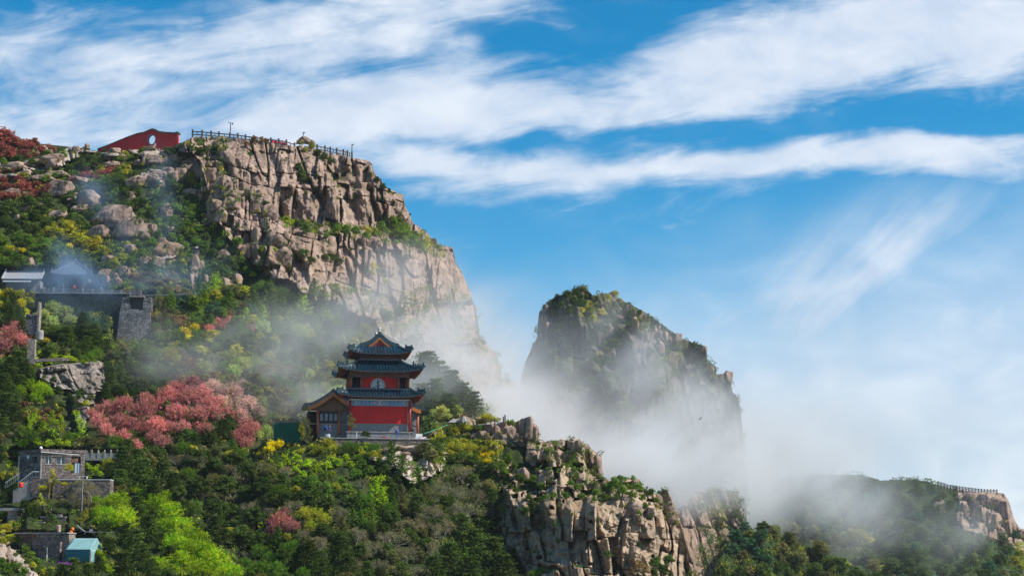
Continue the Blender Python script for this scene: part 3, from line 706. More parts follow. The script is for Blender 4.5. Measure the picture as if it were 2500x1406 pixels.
    def branch(lst, tips, p, d, L, r, depth, rs):
        q = p + d * L; mid = p + d * L * 0.5 + Vector(rs.randn(3).tolist()) * L * 0.07
        lst.append(tube([p, mid, q], [r, r * 0.8, r * 0.6], 4 if depth > 2 else 3))
        if depth == 0: tips.append(q); return
        for k in range(3 if depth > 1 else 2):
            nd = (d + Vector(rs.randn(3).tolist()) * 0.55 + Vector((0, 0, 0.12))).normalized()
            branch(lst, tips, q if k else mid * 0.3 + q * 0.7, nd, L * (0.62 + 0.25 * rs.rand()), r * 0.6, depth - 1, rs)
    for i in range(3):      # bare tree with a haze of buds
        lst = []; tips = []
        for k in range(4):
            a = k * 1.57 + rs.rand(); branch(lst, tips, Vector((0, 0, 0.25)), Vector((math.cos(a) * 0.6, math.sin(a) * 0.6, 0.9)).normalized(), 0.48, 0.026, 4, rs)
        lst.append(tube([(0, 0, -0.3), (0, 0, 0.28)], [0.06, 0.04]))
        V, F = join_tubes(lst); tp = np.array([list(x) for x in tips])
        s_ = 1.0 / np.percentile(np.linalg.norm(tp[:, :2], axis=1), 92)
        V = [Vector((v.x * s_, v.y * s_, v.z * s_ * 0.85)) for v in V]; tp = tp * np.array([s_, s_, s_ * 0.85])
        c = np.repeat(tp, 8, 0) + rs.randn(len(tp) * 8, 3) * 0.06
        PROTO['bare', i] = dict(crown=foliage_mesh('crown', c, rs.randn(len(c), 3), 0.028 * (0.6 + 0.8 * rs.rand(len(c))), 0.7 + 0.5 * rs.rand(len(c)), rs, 1.4), trunk=mesh_obj('trunk', V, F, M_TWIG, link=False), h=0.9)
    for i in range(3):      # sapling: thin stem, sparse whorls, 3 high x 1 wide
        cs = []; lst = [tube([(0, 0, -0.3), (0.02, 0, 1.6), (0, 0.02, 3.2)], [0.05, 0.04, 0.01])]
        for k in range(26):
            z = 0.9 + 2.3 * k / 25; L = (1.0 - 0.6 * k / 25) * (0.6 + 0.5 * rs.rand()); a = rs.rand() * 6.28; m_ = 26; s = 0.2 + 0.8 * rs.rand(m_)
            cs.append(np.stack([math.cos(a) * L * s, math.sin(a) * L * s, z + 0.5 * L * s], 1) + rs.randn(m_, 3) * 0.075)
            lst.append(tube([(0, 0, z), (math.cos(a) * L, math.sin(a) * L, z + 0.5 * L)], [0.018, 0.004], 3))
        c = np.concatenate(cs); V, F = join_tubes(lst)
        PROTO['sapling', i] = dict(crown=foliage_mesh('crown', c, rs.randn(len(c), 3), 0.07 * (0.6 + 0.8 * rs.rand(len(c))), 0.65 + 0.7 * rs.rand(len(c)), rs, 1.4), trunk=mesh_obj('trunk', V, F, M_BARK, link=False), h=1.8)
make_protos()
NPROTO = {'shrub': 4, 'spray': 3, 'tree': 4, 'blossom': 3, 'pine': 4, 'larch': 3, 'bare': 3, 'sapling': 3}
HUE = {'dg': (0.088, 0.132, 0.028), 'mg': (0.145, 0.235, 0.030), 'lg': (0.36, 0.48, 0.02), 'yg': (0.44, 0.41, 0.04), 'ye': (0.95, 0.68, 0.012), 'pk': (0.74, 0.27, 0.275), 'pp': (0.80, 0.46, 0.43),
       'rd': (0.38, 0.11, 0.085), 'br': (0.29, 0.18, 0.08), 'pa': (0.52, 0.54, 0.18), 'bg': (0.085, 0.18, 0.085), 'gb': (0.21, 0.20, 0.07), 'gr': (0.24, 0.21, 0.11)}
HUEW = {'dg': 'dark green', 'mg': 'mid green', 'lg': 'bright lime green', 'yg': 'yellow-green', 'ye': 'golden yellow', 'pk': 'pink', 'pp': 'pale pink', 'rd': 'dark red',
        'br': 'brownish', 'pa': 'pale cream-green', 'bg': 'bluish green', 'gb': 'olive brown', 'gr': 'grey-brown'}
SHNAME = {'dg': 'evergreen_shrub', 'mg': 'green_shrub', 'lg': 'lime_shrub', 'yg': 'budding_shrub', 'rd': 'red_leaved_shrub', 'br': 'brown_shrub', 'ye': 'flowering_shrub'}
KNAME = {'airy': 'lime_tree', 'shrub': 'shrub', 'spray': 'bushy_shrub', 'tree': 'broadleaf_tree', 'blossom': 'blossom_tree', 'pine': 'pine_tree', 'larch': 'larch_tree', 'bare': 'bare_tree', 'sapling': 'sapling'}
KWORD = {'airy': 'airy tree', 'shrub': 'rounded shrub', 'spray': 'twiggy bush', 'tree': 'leafy tree', 'blossom': 'blossom tree', 'pine': 'pine', 'larch': 'feathery conifer', 'bare': 'nearly bare tree', 'sapling': 'slender sapling'}
KCAT = {'airy': 'tree', 'shrub': 'shrub', 'spray': 'bush', 'tree': 'tree', 'blossom': 'tree', 'pine': 'tree', 'larch': 'tree', 'bare': 'tree', 'sapling': 'sapling'}
def kname(k, h): return SHNAME.get(h, 'shrub') if k == 'shrub' else ('dense_tree' if h == 'dg' else 'budding_tree' if h in ('gb', 'br', 'pa') else 'broadleaf_tree') if k == 'tree' else KNAME[k]
PLANTS = []      # (object, u, v, r, kind, hue)
def plant(kind, hue, u, v, r, D=None):
    pk_ = 'blossom' if kind == 'airy' else kind; i = R.randrange(NPROTO[pk_]); pr = PROTO[pk_, i]; h = pr['h']
    ub, vb = u, v + r * h
    X, nrm = (P(ub, vb, D), Vector((0, 0, 1))) if D else hit(ub, vb)
    if nrm is None:
        for dv in (4, 9, 15, 24, 36, 60):
            X, nrm = hit(u, vb + dv)
            if nrm is not None: break
        if nrm is None: return None
        X = P(ub, min(vb + 2, vb + dv), X.y + 0.3) if dv > 9 else X
    s = r * X.y / FPX
    c0 = HUE[hue]; k = 0.72 + 0.62 * R.random(); w = 0.9 + 0.2 * R.random()
    col = (min(c0[0] * k * w, 1), min(c0[1] * k, 1), c0[2] * k, 1)
    rot = R.random() * 6.283; sc = (s * (0.9 + 0.2 * R.random()), s * (0.9 + 0.2 * R.random()), s * (0.92 + 0.16 * R.random()))
    if 'trunk' in pr:
        o = bpy.data.objects.new(kname(kind, hue), None); COL.objects.link(o); o.empty_display_size = 0.5
        for nm in ('trunk', 'crown'):
            c = bpy.data.objects.new(nm, pr[nm]); COL.objects.link(c); c.parent = o
            if nm == 'crown': c.color = col
    else:
        o = bpy.data.objects.new(kname(kind, hue), pr['crown']); COL.objects.link(o); o.color = col
    if 'trunk' not in pr: X = X - Vector((0, 0.35 * s, 0.0))
    o.location = X - Vector((0, 0, 0.12 * s)); o.rotation_euler = (R.uniform(-.08, .08), R.uniform(-.08, .08), rot); o.scale = sc
    PLANTS.append((o, u, v, r, kind, hue)); return o
PLANT_TXT = '''
shrub rd 15,340,30 40,350,22 72,356,20 100,366,15 25,380,26 58,380,18 130,368,12 5,365,24 85,348,14
shrub mg 155,378,14 115,378,12 10,398,14
shrub dg 45,395,18 78,398,14
spray rd 20,455,28 60,452,26 95,468,20 30,478,22 70,480,18 210,428,18 250,422,14 272,414,12 180,438,14 5,440,22 120,455,16 45,437,18 8,478,20 92,448,14 235,432,10
shrub mg 112,440,16 138,432,13 150,447,14 128,462,14
shrub dg 200,402,18 230,406,16 216,388,13 185,395,14 245,396,12 172,412,14 205,412,14
shrub dg 255,368,7 425,374,20 442,382,16 490,374,17 520,384,16 470,380,13 408,370,14 505,392,12 455,372,10
shrub mg 330,385,12 345,372,10
shrub dg 290,440,18 272,460,20 330,445,16 300,480,20 250,470,18 422,456,24 445,470,18 380,450,15 402,482,20 440,490,13 310,505,18 172,482,18 190,468,14 350,500,18 368,522,18 262,488,18 235,455,14 285,500,16 205,500,14 336,470,15 415,435,12
shrub mg 430,510,17 460,520,13 395,505,15 345,525,14 270,512,15 240,510,14 462,500,12
shrub dg 25,510,24 68,500,26 100,518,24 60,542,20 112,548,18 90,530,20 18,545,20 42,528,20 8,520,18 120,500,16 35,560,20 85,560,20
shrub yg 142,568,20 170,560,22 200,588,22 222,602,22 242,590,15 250,612,17 182,580,18 280,642,18 300,630,14 160,548,14
spray ye 170,600,12 30,604,10 52,610,11 182,595,9 262,578,8
shrub mg 10,590,17 70,588,20 110,602,22 132,620,18 90,630,16 40,628,18 15,645,13 350,622,18 340,602,16 322,640,14 45,580,16 150,610,16 5,615,14 230,640,13 195,628,14 62,645,12
shrub dg 160,632,13 268,655,12 120,640,14 210,645,12 310,660,12
shrub mg 440,560,24 470,575,20 420,582,17 450,602,18 480,592,15 370,592,16 400,560,16 500,600,14 430,620,14 385,575,14 410,540,15 455,545,14 490,560,14
shrub mg 540,600,20 560,580,18 580,592,16 590,640,17 600,662,16 640,612,15 646,632,13 490,642,13 570,615,14
shrub dg 520,622,18 560,640,18 520,655,17 540,662,18 500,620,14 575,655,13 505,580,12 580,560,14 545,545,10
shrub lg 618,672,10 700,538,13 712,545,12 672,610,8 655,600,9
spray br 340,680,20 372,686,17 410,682,15 325,672,12 392,690,13 355,668,14
spray pp 437,712,11
shrub dg 730,412,17 738,428,16 745,440,12 655,415,11 652,428,8 790,385,15 810,396,12 775,376,12 920,440,12 936,458,12 950,468,10 745,560,16 770,562,11 728,550,13 895,418,9 905,428,8 610,378,8
shrub yg 760,360,11 745,368,9 1040,595,15 900,566,11 915,563,9
shrub br 622,345,13 650,348,11 602,352,9 1055,592,12 638,342,9
shrub mg 842,562,16 868,566,15 825,560,12 930,560,20 960,552,26 978,578,26 1002,590,22 1022,602,17 945,538,14 990,562,18 975,540,13 1060,596,12 1012,575,14 868,484,8 860,490,6 775,430,6 797,578,8 890,575,10 1068,602,9
shrub dg 810,632,16 826,640,13 742,622,16 760,636,13 795,630,12 855,610,8 940,620,8 735,640,10
shrub ye 912,652,14
shrub yg 925,668,16 905,668,12 940,690,14 950,705,12
larch mg 620,730,32 662,728,34 560,735,28 690,748,30 782,745,30 820,765,22
larch lg 738,735,34 520,695,22 500,728,22 640,770,24 705,780,24 600,770,22
larch bg 480,700,20 455,740,18
tree mg 472,742,22 485,772,20 580,785,22 540,765,20 760,775,22 660,790,20
tree bg 520,755,24 610,760,24 440,745,16
airy lg 800,775,20 545,740,16
spray br 562,765,20 440,792,16 430,775,12 595,745,14 640,755,14
blossom pk 540,792,20 512,802,16 555,778,12 610,800,14
airy ye 452,812,15 475,800,14 462,825,12
airy pa 640,800,22 735,812,24 590,888,28 622,892,24 500,896,20 560,872,20 720,800,16 570,905,22
airy yg 892,802,20 880,822,16 990,800,15 1022,790,14 970,795,12 415,864,26 545,932,18 1000,785,10 428,852,14 930,838,14
tree dg 940,770,24 975,760,18 1005,835,22 860,775,20 700,830,22 650,840,22 605,830,24 560,840,22 800,825,20 760,850,24 540,830,18 830,800,18
bare gr 400,768,24 390,812,16 385,738,18 520,870,16
larch gb 400,775,22 388,745,14 160,728,12 165,745,10
shrub mg 380,800,14 395,830,16 375,840,12 408,822,12
larch dg 32,742,26 22,770,24 55,795,18 45,765,18
airy ye 50,740,14 62,760,12 8,722,14
tree yg 22,712,18 45,718,16 70,735,14 92,722,12 8,750,14 78,715,10 102,830,9
airy pa 130,750,24 160,762,20 125,785,20 105,765,16 175,780,14 115,742,12 265,820,10
pine dg 165,822,28 202,790,28 232,806,24 250,792,20 212,840,24 185,765,16 240,835,20 262,845,16
tree dg 110,810,20 132,812,20 95,800,15 75,805,14
blossom pk 22,820,34 50,832,24 8,845,26 40,800,20
pine dg 40,882,30 20,905,30 60,905,24 50,935,22 10,940,28 75,920,18 15,985,28 38,1012,28 10,1040,28 30,960,22
airy ye 112,830,9
shrub lg 105,868,15 130,875,14 160,878,11 90,880,12 180,880,10 235,850,10 262,838,9 250,832,8 120,885,11 205,885,9 275,850,8
tree dg 300,882,30 332,902,32 280,912,24 362,872,24 342,935,28 392,905,26 310,930,24 262,890,14 375,930,20 430,905,18 350,960,18
tree br 452,885,20 470,900,20 440,925,16 520,915,18
tree gb 500,925,20 620,925,22 650,900,22 690,905,22 720,925,22 650,960,28 690,960,26 730,960,24 700,1000,26 660,1010,24 740,990,20 745,890,20 770,915,18 600,945,18 720,870,20 680,870,20
tree mg 702,885,18 760,880,18 790,870,16 765,945,16 735,905,18
blossom pk 432,948,26 470,935,26 500,962,28 462,972,32 412,968,32 380,992,32 430,1010,34 350,1002,32 302,992,28 262,1002,28 240,1030,26 332,1040,30 290,1032,28 382,1040,28 480,1010,28 372,1070,24 330,1086,22 520,1005,26 410,1045,24 445,1042,24 300,1065,22 262,1052,22 225,1010,18 355,975,20
blossom pp 560,962,26 590,942,20 540,985,24 575,985,22 520,940,22 610,990,16
blossom pk 600,1060,26 620,1042,18 598,1082,18 575,1075,14 300,1105,14 320,1112,12
pine dg 545,1048,24 500,1062,20 520,1070,20 560,1030,18 475,1075,18
airy lg 75,942,22 100,950,24 48,955,18 88,970,20 118,962,14
spray br 60,985,20 92,1005,20 120,1000,16 40,990,18 110,1022,16 145,1015,14 75,1018,18
shrub dg 190,962,11 170,965,9 130,925,9 195,970,8 148,985,10 
sapling lg 70,1040,16 105,1045,16 145,1035,17 200,1050,19 85,1020,14 125,1022,14 190,1022,14
shrub lg 60,1085,15 90,1080,16 120,1085,15 145,1080,14 165,1085,12 40,1090,13 215,1140,13 232,1150,12 222,1128,10 195,1132,10 245,1158,10 180,1092,9
pine dg 300,1132,36 342,1160,38 292,1175,28 392,1152,36 330,1120,28 268,1150,22 372,1190,28 425,1175,26
tree dg 470,1120,36 520,1140,38 570,1130,34 610,1150,36 550,1190,36 600,1205,34 490,1190,34 640,1190,30 560,1250,34 620,1260,34 520,1240,30 590,1310,34 540,1310,30 640,1320,32 660,1220,28
bare gr 470,1118,40 540,1135,42 600,1150,38 430,1115,28 500,1185,34 570,1190,36 620,1240,34 640,1130,24
airy lg 285,1232,36 262,1262,30 300,1270,36 380,1232,38 415,1255,36 442,1285,34 470,1315,38 430,1330,38 482,1355,42 525,1375,40 440,1380,40 560,1395,34 400,1290,28 240,1250,22 405,1215,22 500,1400,36 385,1375,26 270,1225,22 350,1205,16
pine dg 335,1240,30 360,1290,34 330,1330,36 300,1380,32 372,1392,30 395,1320,22 310,1300,30 350,1360,30 415,1350,20 265,1330,20 225,1240,14
airy yg 265,1135,20 275,1158,16 160,1145,16 175,1165,14
bare gr 195,1190,34 180,1215,26 215,1225,26
sapling yg 130,1178,15 98,1225,14 118,1195,13 205,1260,14
pine dg 25,1190,20 60,1240,22 40,1195,18 85,1248,16 12,1215,12
tree yg 8,1165,17 12,1290,18 25,1315,16 5,1320,15
shrub mg 20,1255,14 5,1262,12 50,1322,14 62,1340,14 75,1355,13 90,1372,14 98,1392,14 40,1385,20 15,1392,20 60,1400,18 8,1370,14 68,1372,12
shrub yg 45,1302,12 82,1382,12 110,1398,12 150,1402,12 125,1390,10
pine dg 180,1395,30 150,1395,22 215,1398,24 120,1402,16 240,1375,18
shrub lg 240,1352,13 250,1370,15 262,1388,15 232,1385,12 275,1400,14 245,1335,9
sapling dg 250,1300,13
spray ye 675,1082,28 690,1070,16 660,1095,18
spray yg 800,1082,30 785,1095,24 818,1095,22 770,1090,18 812,1072,16 765,1105,16
pine gb 735,1048,18 722,1062,12
sapling gb 860,1052,15 752,1070,15 792,1010,12 668,1040,13
shrub dg 898,1062,17 885,1070,12 905,1072,12
shrub lg 700,1130,14 725,1122,16 750,1135,16 772,1145,16 722,1148,14 800,1138,14 822,1132,15 845,1118,12 685,1140,12 660,1130,11 740,1160,14 765,1165,13 705,1155,13 855,1135,11 870,1118,9 810,1158,12 695,1118,9 895,1090,12 878,1098,12
shrub mg 762,1178,22 725,1180,20 790,1165,16 690,1170,18 835,1178,18 868,1160,18 885,1135,20 850,1195,18 805,1195,18 902,1150,16 660,1160,16 770,1205,18 905,1115,18 925,1125,14
shrub dg 740,1210,22 800,1225,22 700,1215,20 850,1225,20 770,1235,18
shrub yg 912,1112,14 930,1105,10 885,1108,10
blossom pk 685,1278,30 715,1285,20 662,1300,18 695,1250,18
airy yg 770,1262,26 742,1255,20 795,1270,18 760,1285,18
larch lg 915,1195,30 935,1215,22
larch mg 880,1225,24 960,1225,22 905,1255,26 860,1265,20
shrub dg 940,1150,20 965,1140,18 985,1165,20 950,1180,18 1000,1190,20 1020,1215,20 925,1140,14
bare gr 1090,1190,44 1050,1240,44 1130,1240,42 1010,1270,40 960,1310,42 1080,1290,40 910,1330,38 990,1350,40 1050,1340,36 1130,1150,34 1160,1200,34 870,1300,30 930,1380,36 1020,1390,34 860,1370,30 780,1320,30 1180,1250,28
tree dg 1010,1240,26 960,1265,26 1060,1285,26 900,1290,24 1000,1310,28 940,1340,26 1040,1330,26 850,1310,24 880,1350,26 980,1390,26 1090,1220,24 1150,1170,20 1180,1150,18 1120,1270,24
tree gb 1030,1300,20 1010,1325,18 930,1395,20 1060,1150,18
pine dg 1130,1305,40 1165,1340,44 1205,1365,46 1100,1370,44 1150,1395,40 1230,1395,40 1190,1300,34 1170,1260,26 1060,1390,34 1215,1335,34 1250,1370,30
pine dg 830,1335,40 760,1350,34 850,1385,34 790,1395,32 720,1380,26 895,1395,26
airy mg 700,1345,26 640,1390,30 675,1395,28 660,1365,22 615,1400,20 740,1400,20 720,1330,20 600,1375,18 1320,1398,16 1300,1402,12
spray yg 1075,1066,20 1060,1072,14 1130,1035,24 1115,1048,16 1145,1045,16 1110,1092,22 1148,1092,22 1090,1105,16 1180,1096,22 1208,1086,16 1175,1030,15 1195,1025,14 1140,1062,12 1165,1075,14
spray ye 1185,1112,16 1165,1118,12 1200,1105,12 1190,1125,12 1178,1102,10
spray mg 1255,1018,24 1245,1030,14 1268,1035,14 1185,1048,14 1170,1045,12 1235,1020,12
airy pa 1190,1002,22 1172,1008,16 1090,1000,20 1075,1015,16 1105,1018,14 1208,1010,14 1062,1010,16 1115,1000,16
shrub dg 1065,1085,13 1050,1080,10 1092,1062,14 1078,1078,12 1125,1118,16 1155,1125,16 1100,1125,14 1175,1140,14 1205,1140,16
shrub mg 1240,1122,17 1222,1135,17 1255,1140,14 1230,1155,16 1300,1172,16 1322,1188,14 1392,1180,12 1410,1192,14 1400,1148,11 1392,1135,9 1435,1200,14 1455,1205,13 1350,1210,13 1330,1215,11 1270,1165,14 1380,1212,12 1418,1212,12 1340,1170,10
shrub mg 1500,1180,18 1530,1178,16 1520,1200,18 1560,1192,15 1590,1204,14 1612,1205,10 1485,1195,14 1545,1210,14 1480,1215,12 1505,1215,13 1570,1215,12 1450,1220,10 1600,1222,12 1515,1168,11 1545,1168,9 1575,1235,10 1560,1255,9
shrub dg 1300,1238,20 1318,1222,14 1280,1250,16 1300,1265,14 1290,1215,14 1260,1200,14 1310,1250,12 1245,1190,12 1582,1320,12 1560,1330,9 1485,1355,12 1495,1375,12
shrub dg 1602,1378,22 1632,1368,18 1620,1395,20 1592,1400,18
shrub br 1560,1382,18 1575,1395,15 1545,1398,14
pine dg 1040,905,48 1075,925,46 1105,945,44 1130,968,40  1160,990,32 1060,965,40 1010,930,36 1095,990,34 1030,970,34
shrub dg 1345,742,14 1362,728,13 1385,722,14 1405,715,12 1330,752,9 1372,745,14 1355,770,14 1400,740,16 1390,760,16 1420,745,15 1430,725,10 1460,750,14 1475,770,14 1535,745,8 1560,765,12 1580,775,11 1600,790,11 1620,805,11 1590,800,12 1640,820,10 1500,745,12
shrub yg 1500,720,13 1485,728,12 1512,735,10 1440,760,15 1455,748,12 1448,778,14 1470,765,12 1420,760,12 1440,865,13 1418,872,12 1405,868,9 1692,898,9 1460,870,8 1432,750,10
shrub dg 1395,800,20 1425,810,20 1455,805,20 1480,815,18 1410,835,20 1440,840,20 1470,845,18 1380,830,16 1500,840,16 1450,880,18 1480,880,18 1420,900,18 1400,890,16 1370,800,14 1500,790,14 1520,815,13 1385,860,16 1350,840,12 1520,870,16 1400,930,18 1440,930,18 1480,920,18 1510,910,16 1370,900,14 1540,840,12 1565,820,11 1340,800,10 1415,960,18 1460,965,18 1490,1000,16 1440,1000,18 1530,940,16 1560,900,13 1590,860,11
shrub mg 1620,860,11 1650,850,10 1560,950,14 1600,930,12 1580,990,14 1540,1000,14 1630,1000,12 1650,1060,12 1600,1040,14 1560,1050,14 1500,1040,16 1450,1040,16 1690,960,10
tree bg 1800,1310,26 1830,1330,26 1860,1310,24 1820,1290,20 1790,1340,20 1850,1350,22
tree gb 1890,1300,24 1930,1290,26 1960,1250,24 2000,1240,24 2030,1270,26 1980,1300,26 1910,1340,26 1950,1360,26 2060,1250,22 2000,1340,26 2050,1320,26 2100,1290,24 1880,1260,22
tree dg 1860,1390,28 1920,1395,26 1990,1390,28 2050,1380,26 2120,1360,26 2180,1380,26 2150,1330,24 2200,1340,24 2240,1360,24 2290,1340,26 2320,1310,24 2250,1300,24 2200,1280,24 2160,1250,24 2220,1240,24 2270,1250,22 2300,1270,22 2340,1340,24 2370,1370,24 2300,1390,24 2250,1400,22 1800,1400,22 2400,1340,20 2350,1390,20 2390,1310,18 2320,1230,16 2290,1220,16 1850,1190,18 1900,1185,16 1930,1180,14 1990,1190,18 2040,1180,20 2080,1178,20 2110,1175,18 2140,1185,16 2190,1188,14 2240,1185,12 1820,1195,14
tree yg 2100,1310,24 2125,1325,18 2080,1300,18 2052,1280,14 2048,1370,14 2030,1395,12 2330,1330,10 2380,1355,9 2308,1390,9 2480,1370,16 2495,1385,14 2490,1350,12 2190,1385,12 2160,1395,10 1745,1255,12 1765,1265,12 1755,1245,10
airy pa 2490,1330,14 2060,1305,10
spray@292 yg 1192,1020,24 1172,1026,16 1212,1024,14 1130,1040,22
spray@293 pa 1078,1000,24 1070,1020,18 1092,1015,18
spray yg 640,1108,16 735,1100,14
airy lg 235,1225,20 250,1210,18 330,1195,14 455,1345,30 505,1345,26 35,1110,14 20,1130,12
larch gb 840,1290,30 985,1210,26 1035,1200,22
bare gr 700,1150,22 830,1250,26 745,1300,24
bare@261 gr 195,1182,28 222,1195,24
sapling@262 yg 130,1168,16
spray@262 yg 158,1180,12 105,1190,14
airy@262 yg 168,1142,13
pine dg 258,905,20 272,930,22 262,955,20 285,905,24
spray yg 150,1000,14 205,985,10
blossom pk 520,985,30 555,1010,26 600,1040,24 500,1050,22 575,1065,22 400,1080,22
blossom pp 565,960,30 605,985,26 630,1005,20 585,1015,22 540,1020,20
spray@283 yg 800,1078,30 778,1088,20 822,1084,20
shrub@282.6 dg 893,1062,14
sapling@282.5 gb 857,1030,16 752,1045,14
sapling@282 yg 735,1050,14
shrub dg 125,935,13 145,955,14 108,925,11 165,955,10 190,990,12 225,1000,10
shrub yg 100,960,12
shrub dg 200,960,13 222,972,12 240,958,13 180,975,12 120,905,9
shrub yg 212,985,11 185,1008,11 232,1010,10
airy mg 640,700,18 690,715,18 560,740,16 480,785,18 600,820,20 690,870,20
tree yg 470,1100,18 560,1110,16 640,1180,16 720,1200,18 820,1190,16 560,1300,18 700,1310,16 900,1290,14
airy gb 520,1170,22 600,1290,22 480,1200,20 660,1150,20 1000,1290,20
'''
# ---------------------------------------------------------------- plants seen one by one
for line in PLANT_TXT.strip().splitlines():
    w = line.split()
    for tr in w[2:]:
        u, v, r = map(float, tr.split(','))
        kk_ = w[0].split('@'); plant(kk_[0], w[1], u, v, r, float(kk_[1]) if len(kk_) > 1 else None)
# fill between them
occ = [(p[1], p[2], p[3]) for p in PLANTS]
def fill(n, box, kinds, rmin, rmax, ok=None, sep=0.95):
    k = 0; tries = 0
    while k < n and tries < n * 14:
        tries += 1
        u = R.uniform(box[0], box[2]); v = R.uniform(box[1], box[3]); r = R.uniform(rmin, rmax)
        if ok and not ok(u, v): continue
        if any((u - a) ** 2 + (v - b) ** 2 < ((r + c) * 0.5 * sep) ** 2 for a, b, c in occ): continue
        kd, hu = R.choice(kinds)
        if plant(kd, hu, u, v, r): occ.append((u, v, r)); k += 1
def keepout(u, v):
    if ledge_mask(u, v) > 0.05 and v < 700: return False
    for a, b, c, d in KEEP:
        if a < u < c and b < v < d: return False
    return True
KEEP = [(0, 640, 240, 725), (110, 715, 300, 780), (275, 700, 375, 840), (90, 875, 270, 1060), (20, 1095, 290, 1175), (0, 1160, 90, 1240), (20, 1285, 240, 1385), (740, 960, 1045, 1092), (250, 310, 450, 372), (320, 385, 400, 450), (60, 830, 90, 880), (450, 600, 500, 660), (0, 1220, 90, 1330), (0,1300,110,1406), (100,1240,230,1330), (660, 1025, 735, 1090)]
fill(70, (-20, 420, 480, 700), [('shrub', 'dg'), ('shrub', 'mg'), ('shrub', 'dg'), ('shrub', 'yg')], 8, 14, keepout)
fill(60, (380, 700, 820, 900), [('airy', 'mg'), ('tree', 'yg'), ('tree', 'gb'), ('larch', 'mg')], 14, 22, keepout)
fill(60, (560, 850, 860, 1060), [('airy', 'mg'), ('tree', 'gb'), ('airy', 'pa')], 16, 24, keepout)
fill(60, (0, 850, 480, 1200), [('tree', 'dg'), ('airy', 'mg'), ('tree', 'gb')], 14, 24, keepout)
fill(60, (440, 1090, 1200, 1420), [('tree', 'dg'), ('airy', 'mg'), ('pine', 'dg'), ('bare', 'gr'), ('tree', 'gb'), ('larch', 'mg')], 16, 26, keepout)
fill(70, (1780, 1190, 2500, 1420), [('tree', 'dg'), ('tree', 'gb'), ('tree', 'dg'), ('tree', 'bg')], 16, 24, lambda u, v: v > crestD(u) + 10 and not (2340 < u and v < 1300))

# ---------------------------------------------------------------- low growth that nobody could count: one mesh per slope
def undergrowth(name, n, box, rmin, rmax, per, ok, hues, leaf=0.16, seed=1, colf=None):
    rs = np.random.RandomState(seed); C = []; N = []; S = []; T = []; K = []
    for _ in range(n):
        u = rs.uniform(box[0], box[2]); v = rs.uniform(box[1], box[3])
        if not ok(u, v): continue
        X, nr = hit(u, v)
        if nr is None: continue
        if nr.y > 0: nr = -nr
        s = X.y / FPX; rad = rs.uniform(rmin, rmax) * s
        hue = None
        if colf: hue = colf(u, v, rs)
        if hue is None: hue = hues[rs.randint(len(hues))]
        c0 = np.array(HUE[hue]) * (0.75 + 0.5 * rs.rand())
        e = rs.randn(per, 3); e /= np.linalg.norm(e, axis=1, keepdims=True)
        q = np.array(X) + np.array(nr) * rad * 0.15 + e * rad * (0.55 + 0.45 * rs.rand(per))[:, None] * np.array([1, 1, 0.8])
        q[:, 2] += rad * 0.2
        C.append(q); N.append(e + 0.7 * rs.randn(per, 3) + np.array([0, 0, 0.4])); S.append(leaf * (0.6 + 0.8 * rs.rand(per)) * (X.y / 320.0))
        T.append((0.7 + 0.6 * rs.rand(per))); K.append(np.tile(c0, (per, 1)))
    v, f = quads(np.concatenate(C), np.concatenate(N), np.concatenate(S), rs, 1.3)
    col = np.repeat(np.concatenate(K) * np.concatenate(T)[:, None], 4, 0)
    o = mesh_obj(name, v, f, M_LEAF, col=col); o['kind'] = 'stuff'; return o
PA = np.array([(p[1], p[2], p[3]) for p in PLANTS]); PH = [p[5] for p in PLANTS]
def near_hue(u, v, rs):
    d = np.hypot(PA[:, 0] - u, PA[:, 1] - v) - PA[:, 2]
    i = int(np.argmin(d))
    if d[i] < 10 and rs.rand() < 0.6:
        h = PH[i]
        return {'ye': 'yg', 'pk': 'rd', 'pp': 'br'}.get(h, h) if rs.rand() < 0.7 else h
    return None
BO = []          # filled with boulder footprints (u, v, ru, rv): no growth over them
def clear(u, v):
    for a, b, c, d in BO:
        if ((u - a) / c) ** 2 + ((v - b) / d) ** 2 < 1: return False
    for a, b, c, d in KEEP2:
        if a < u < c and b < v < d: return False
    return True
KEEP2 = [(100, 882, 265, 985), (150, 960, 260, 1060), (0, 1210, 80, 1235), (0, 1310, 100, 1410), (745, 1000, 1040, 1090), (320, 385, 400, 420)]
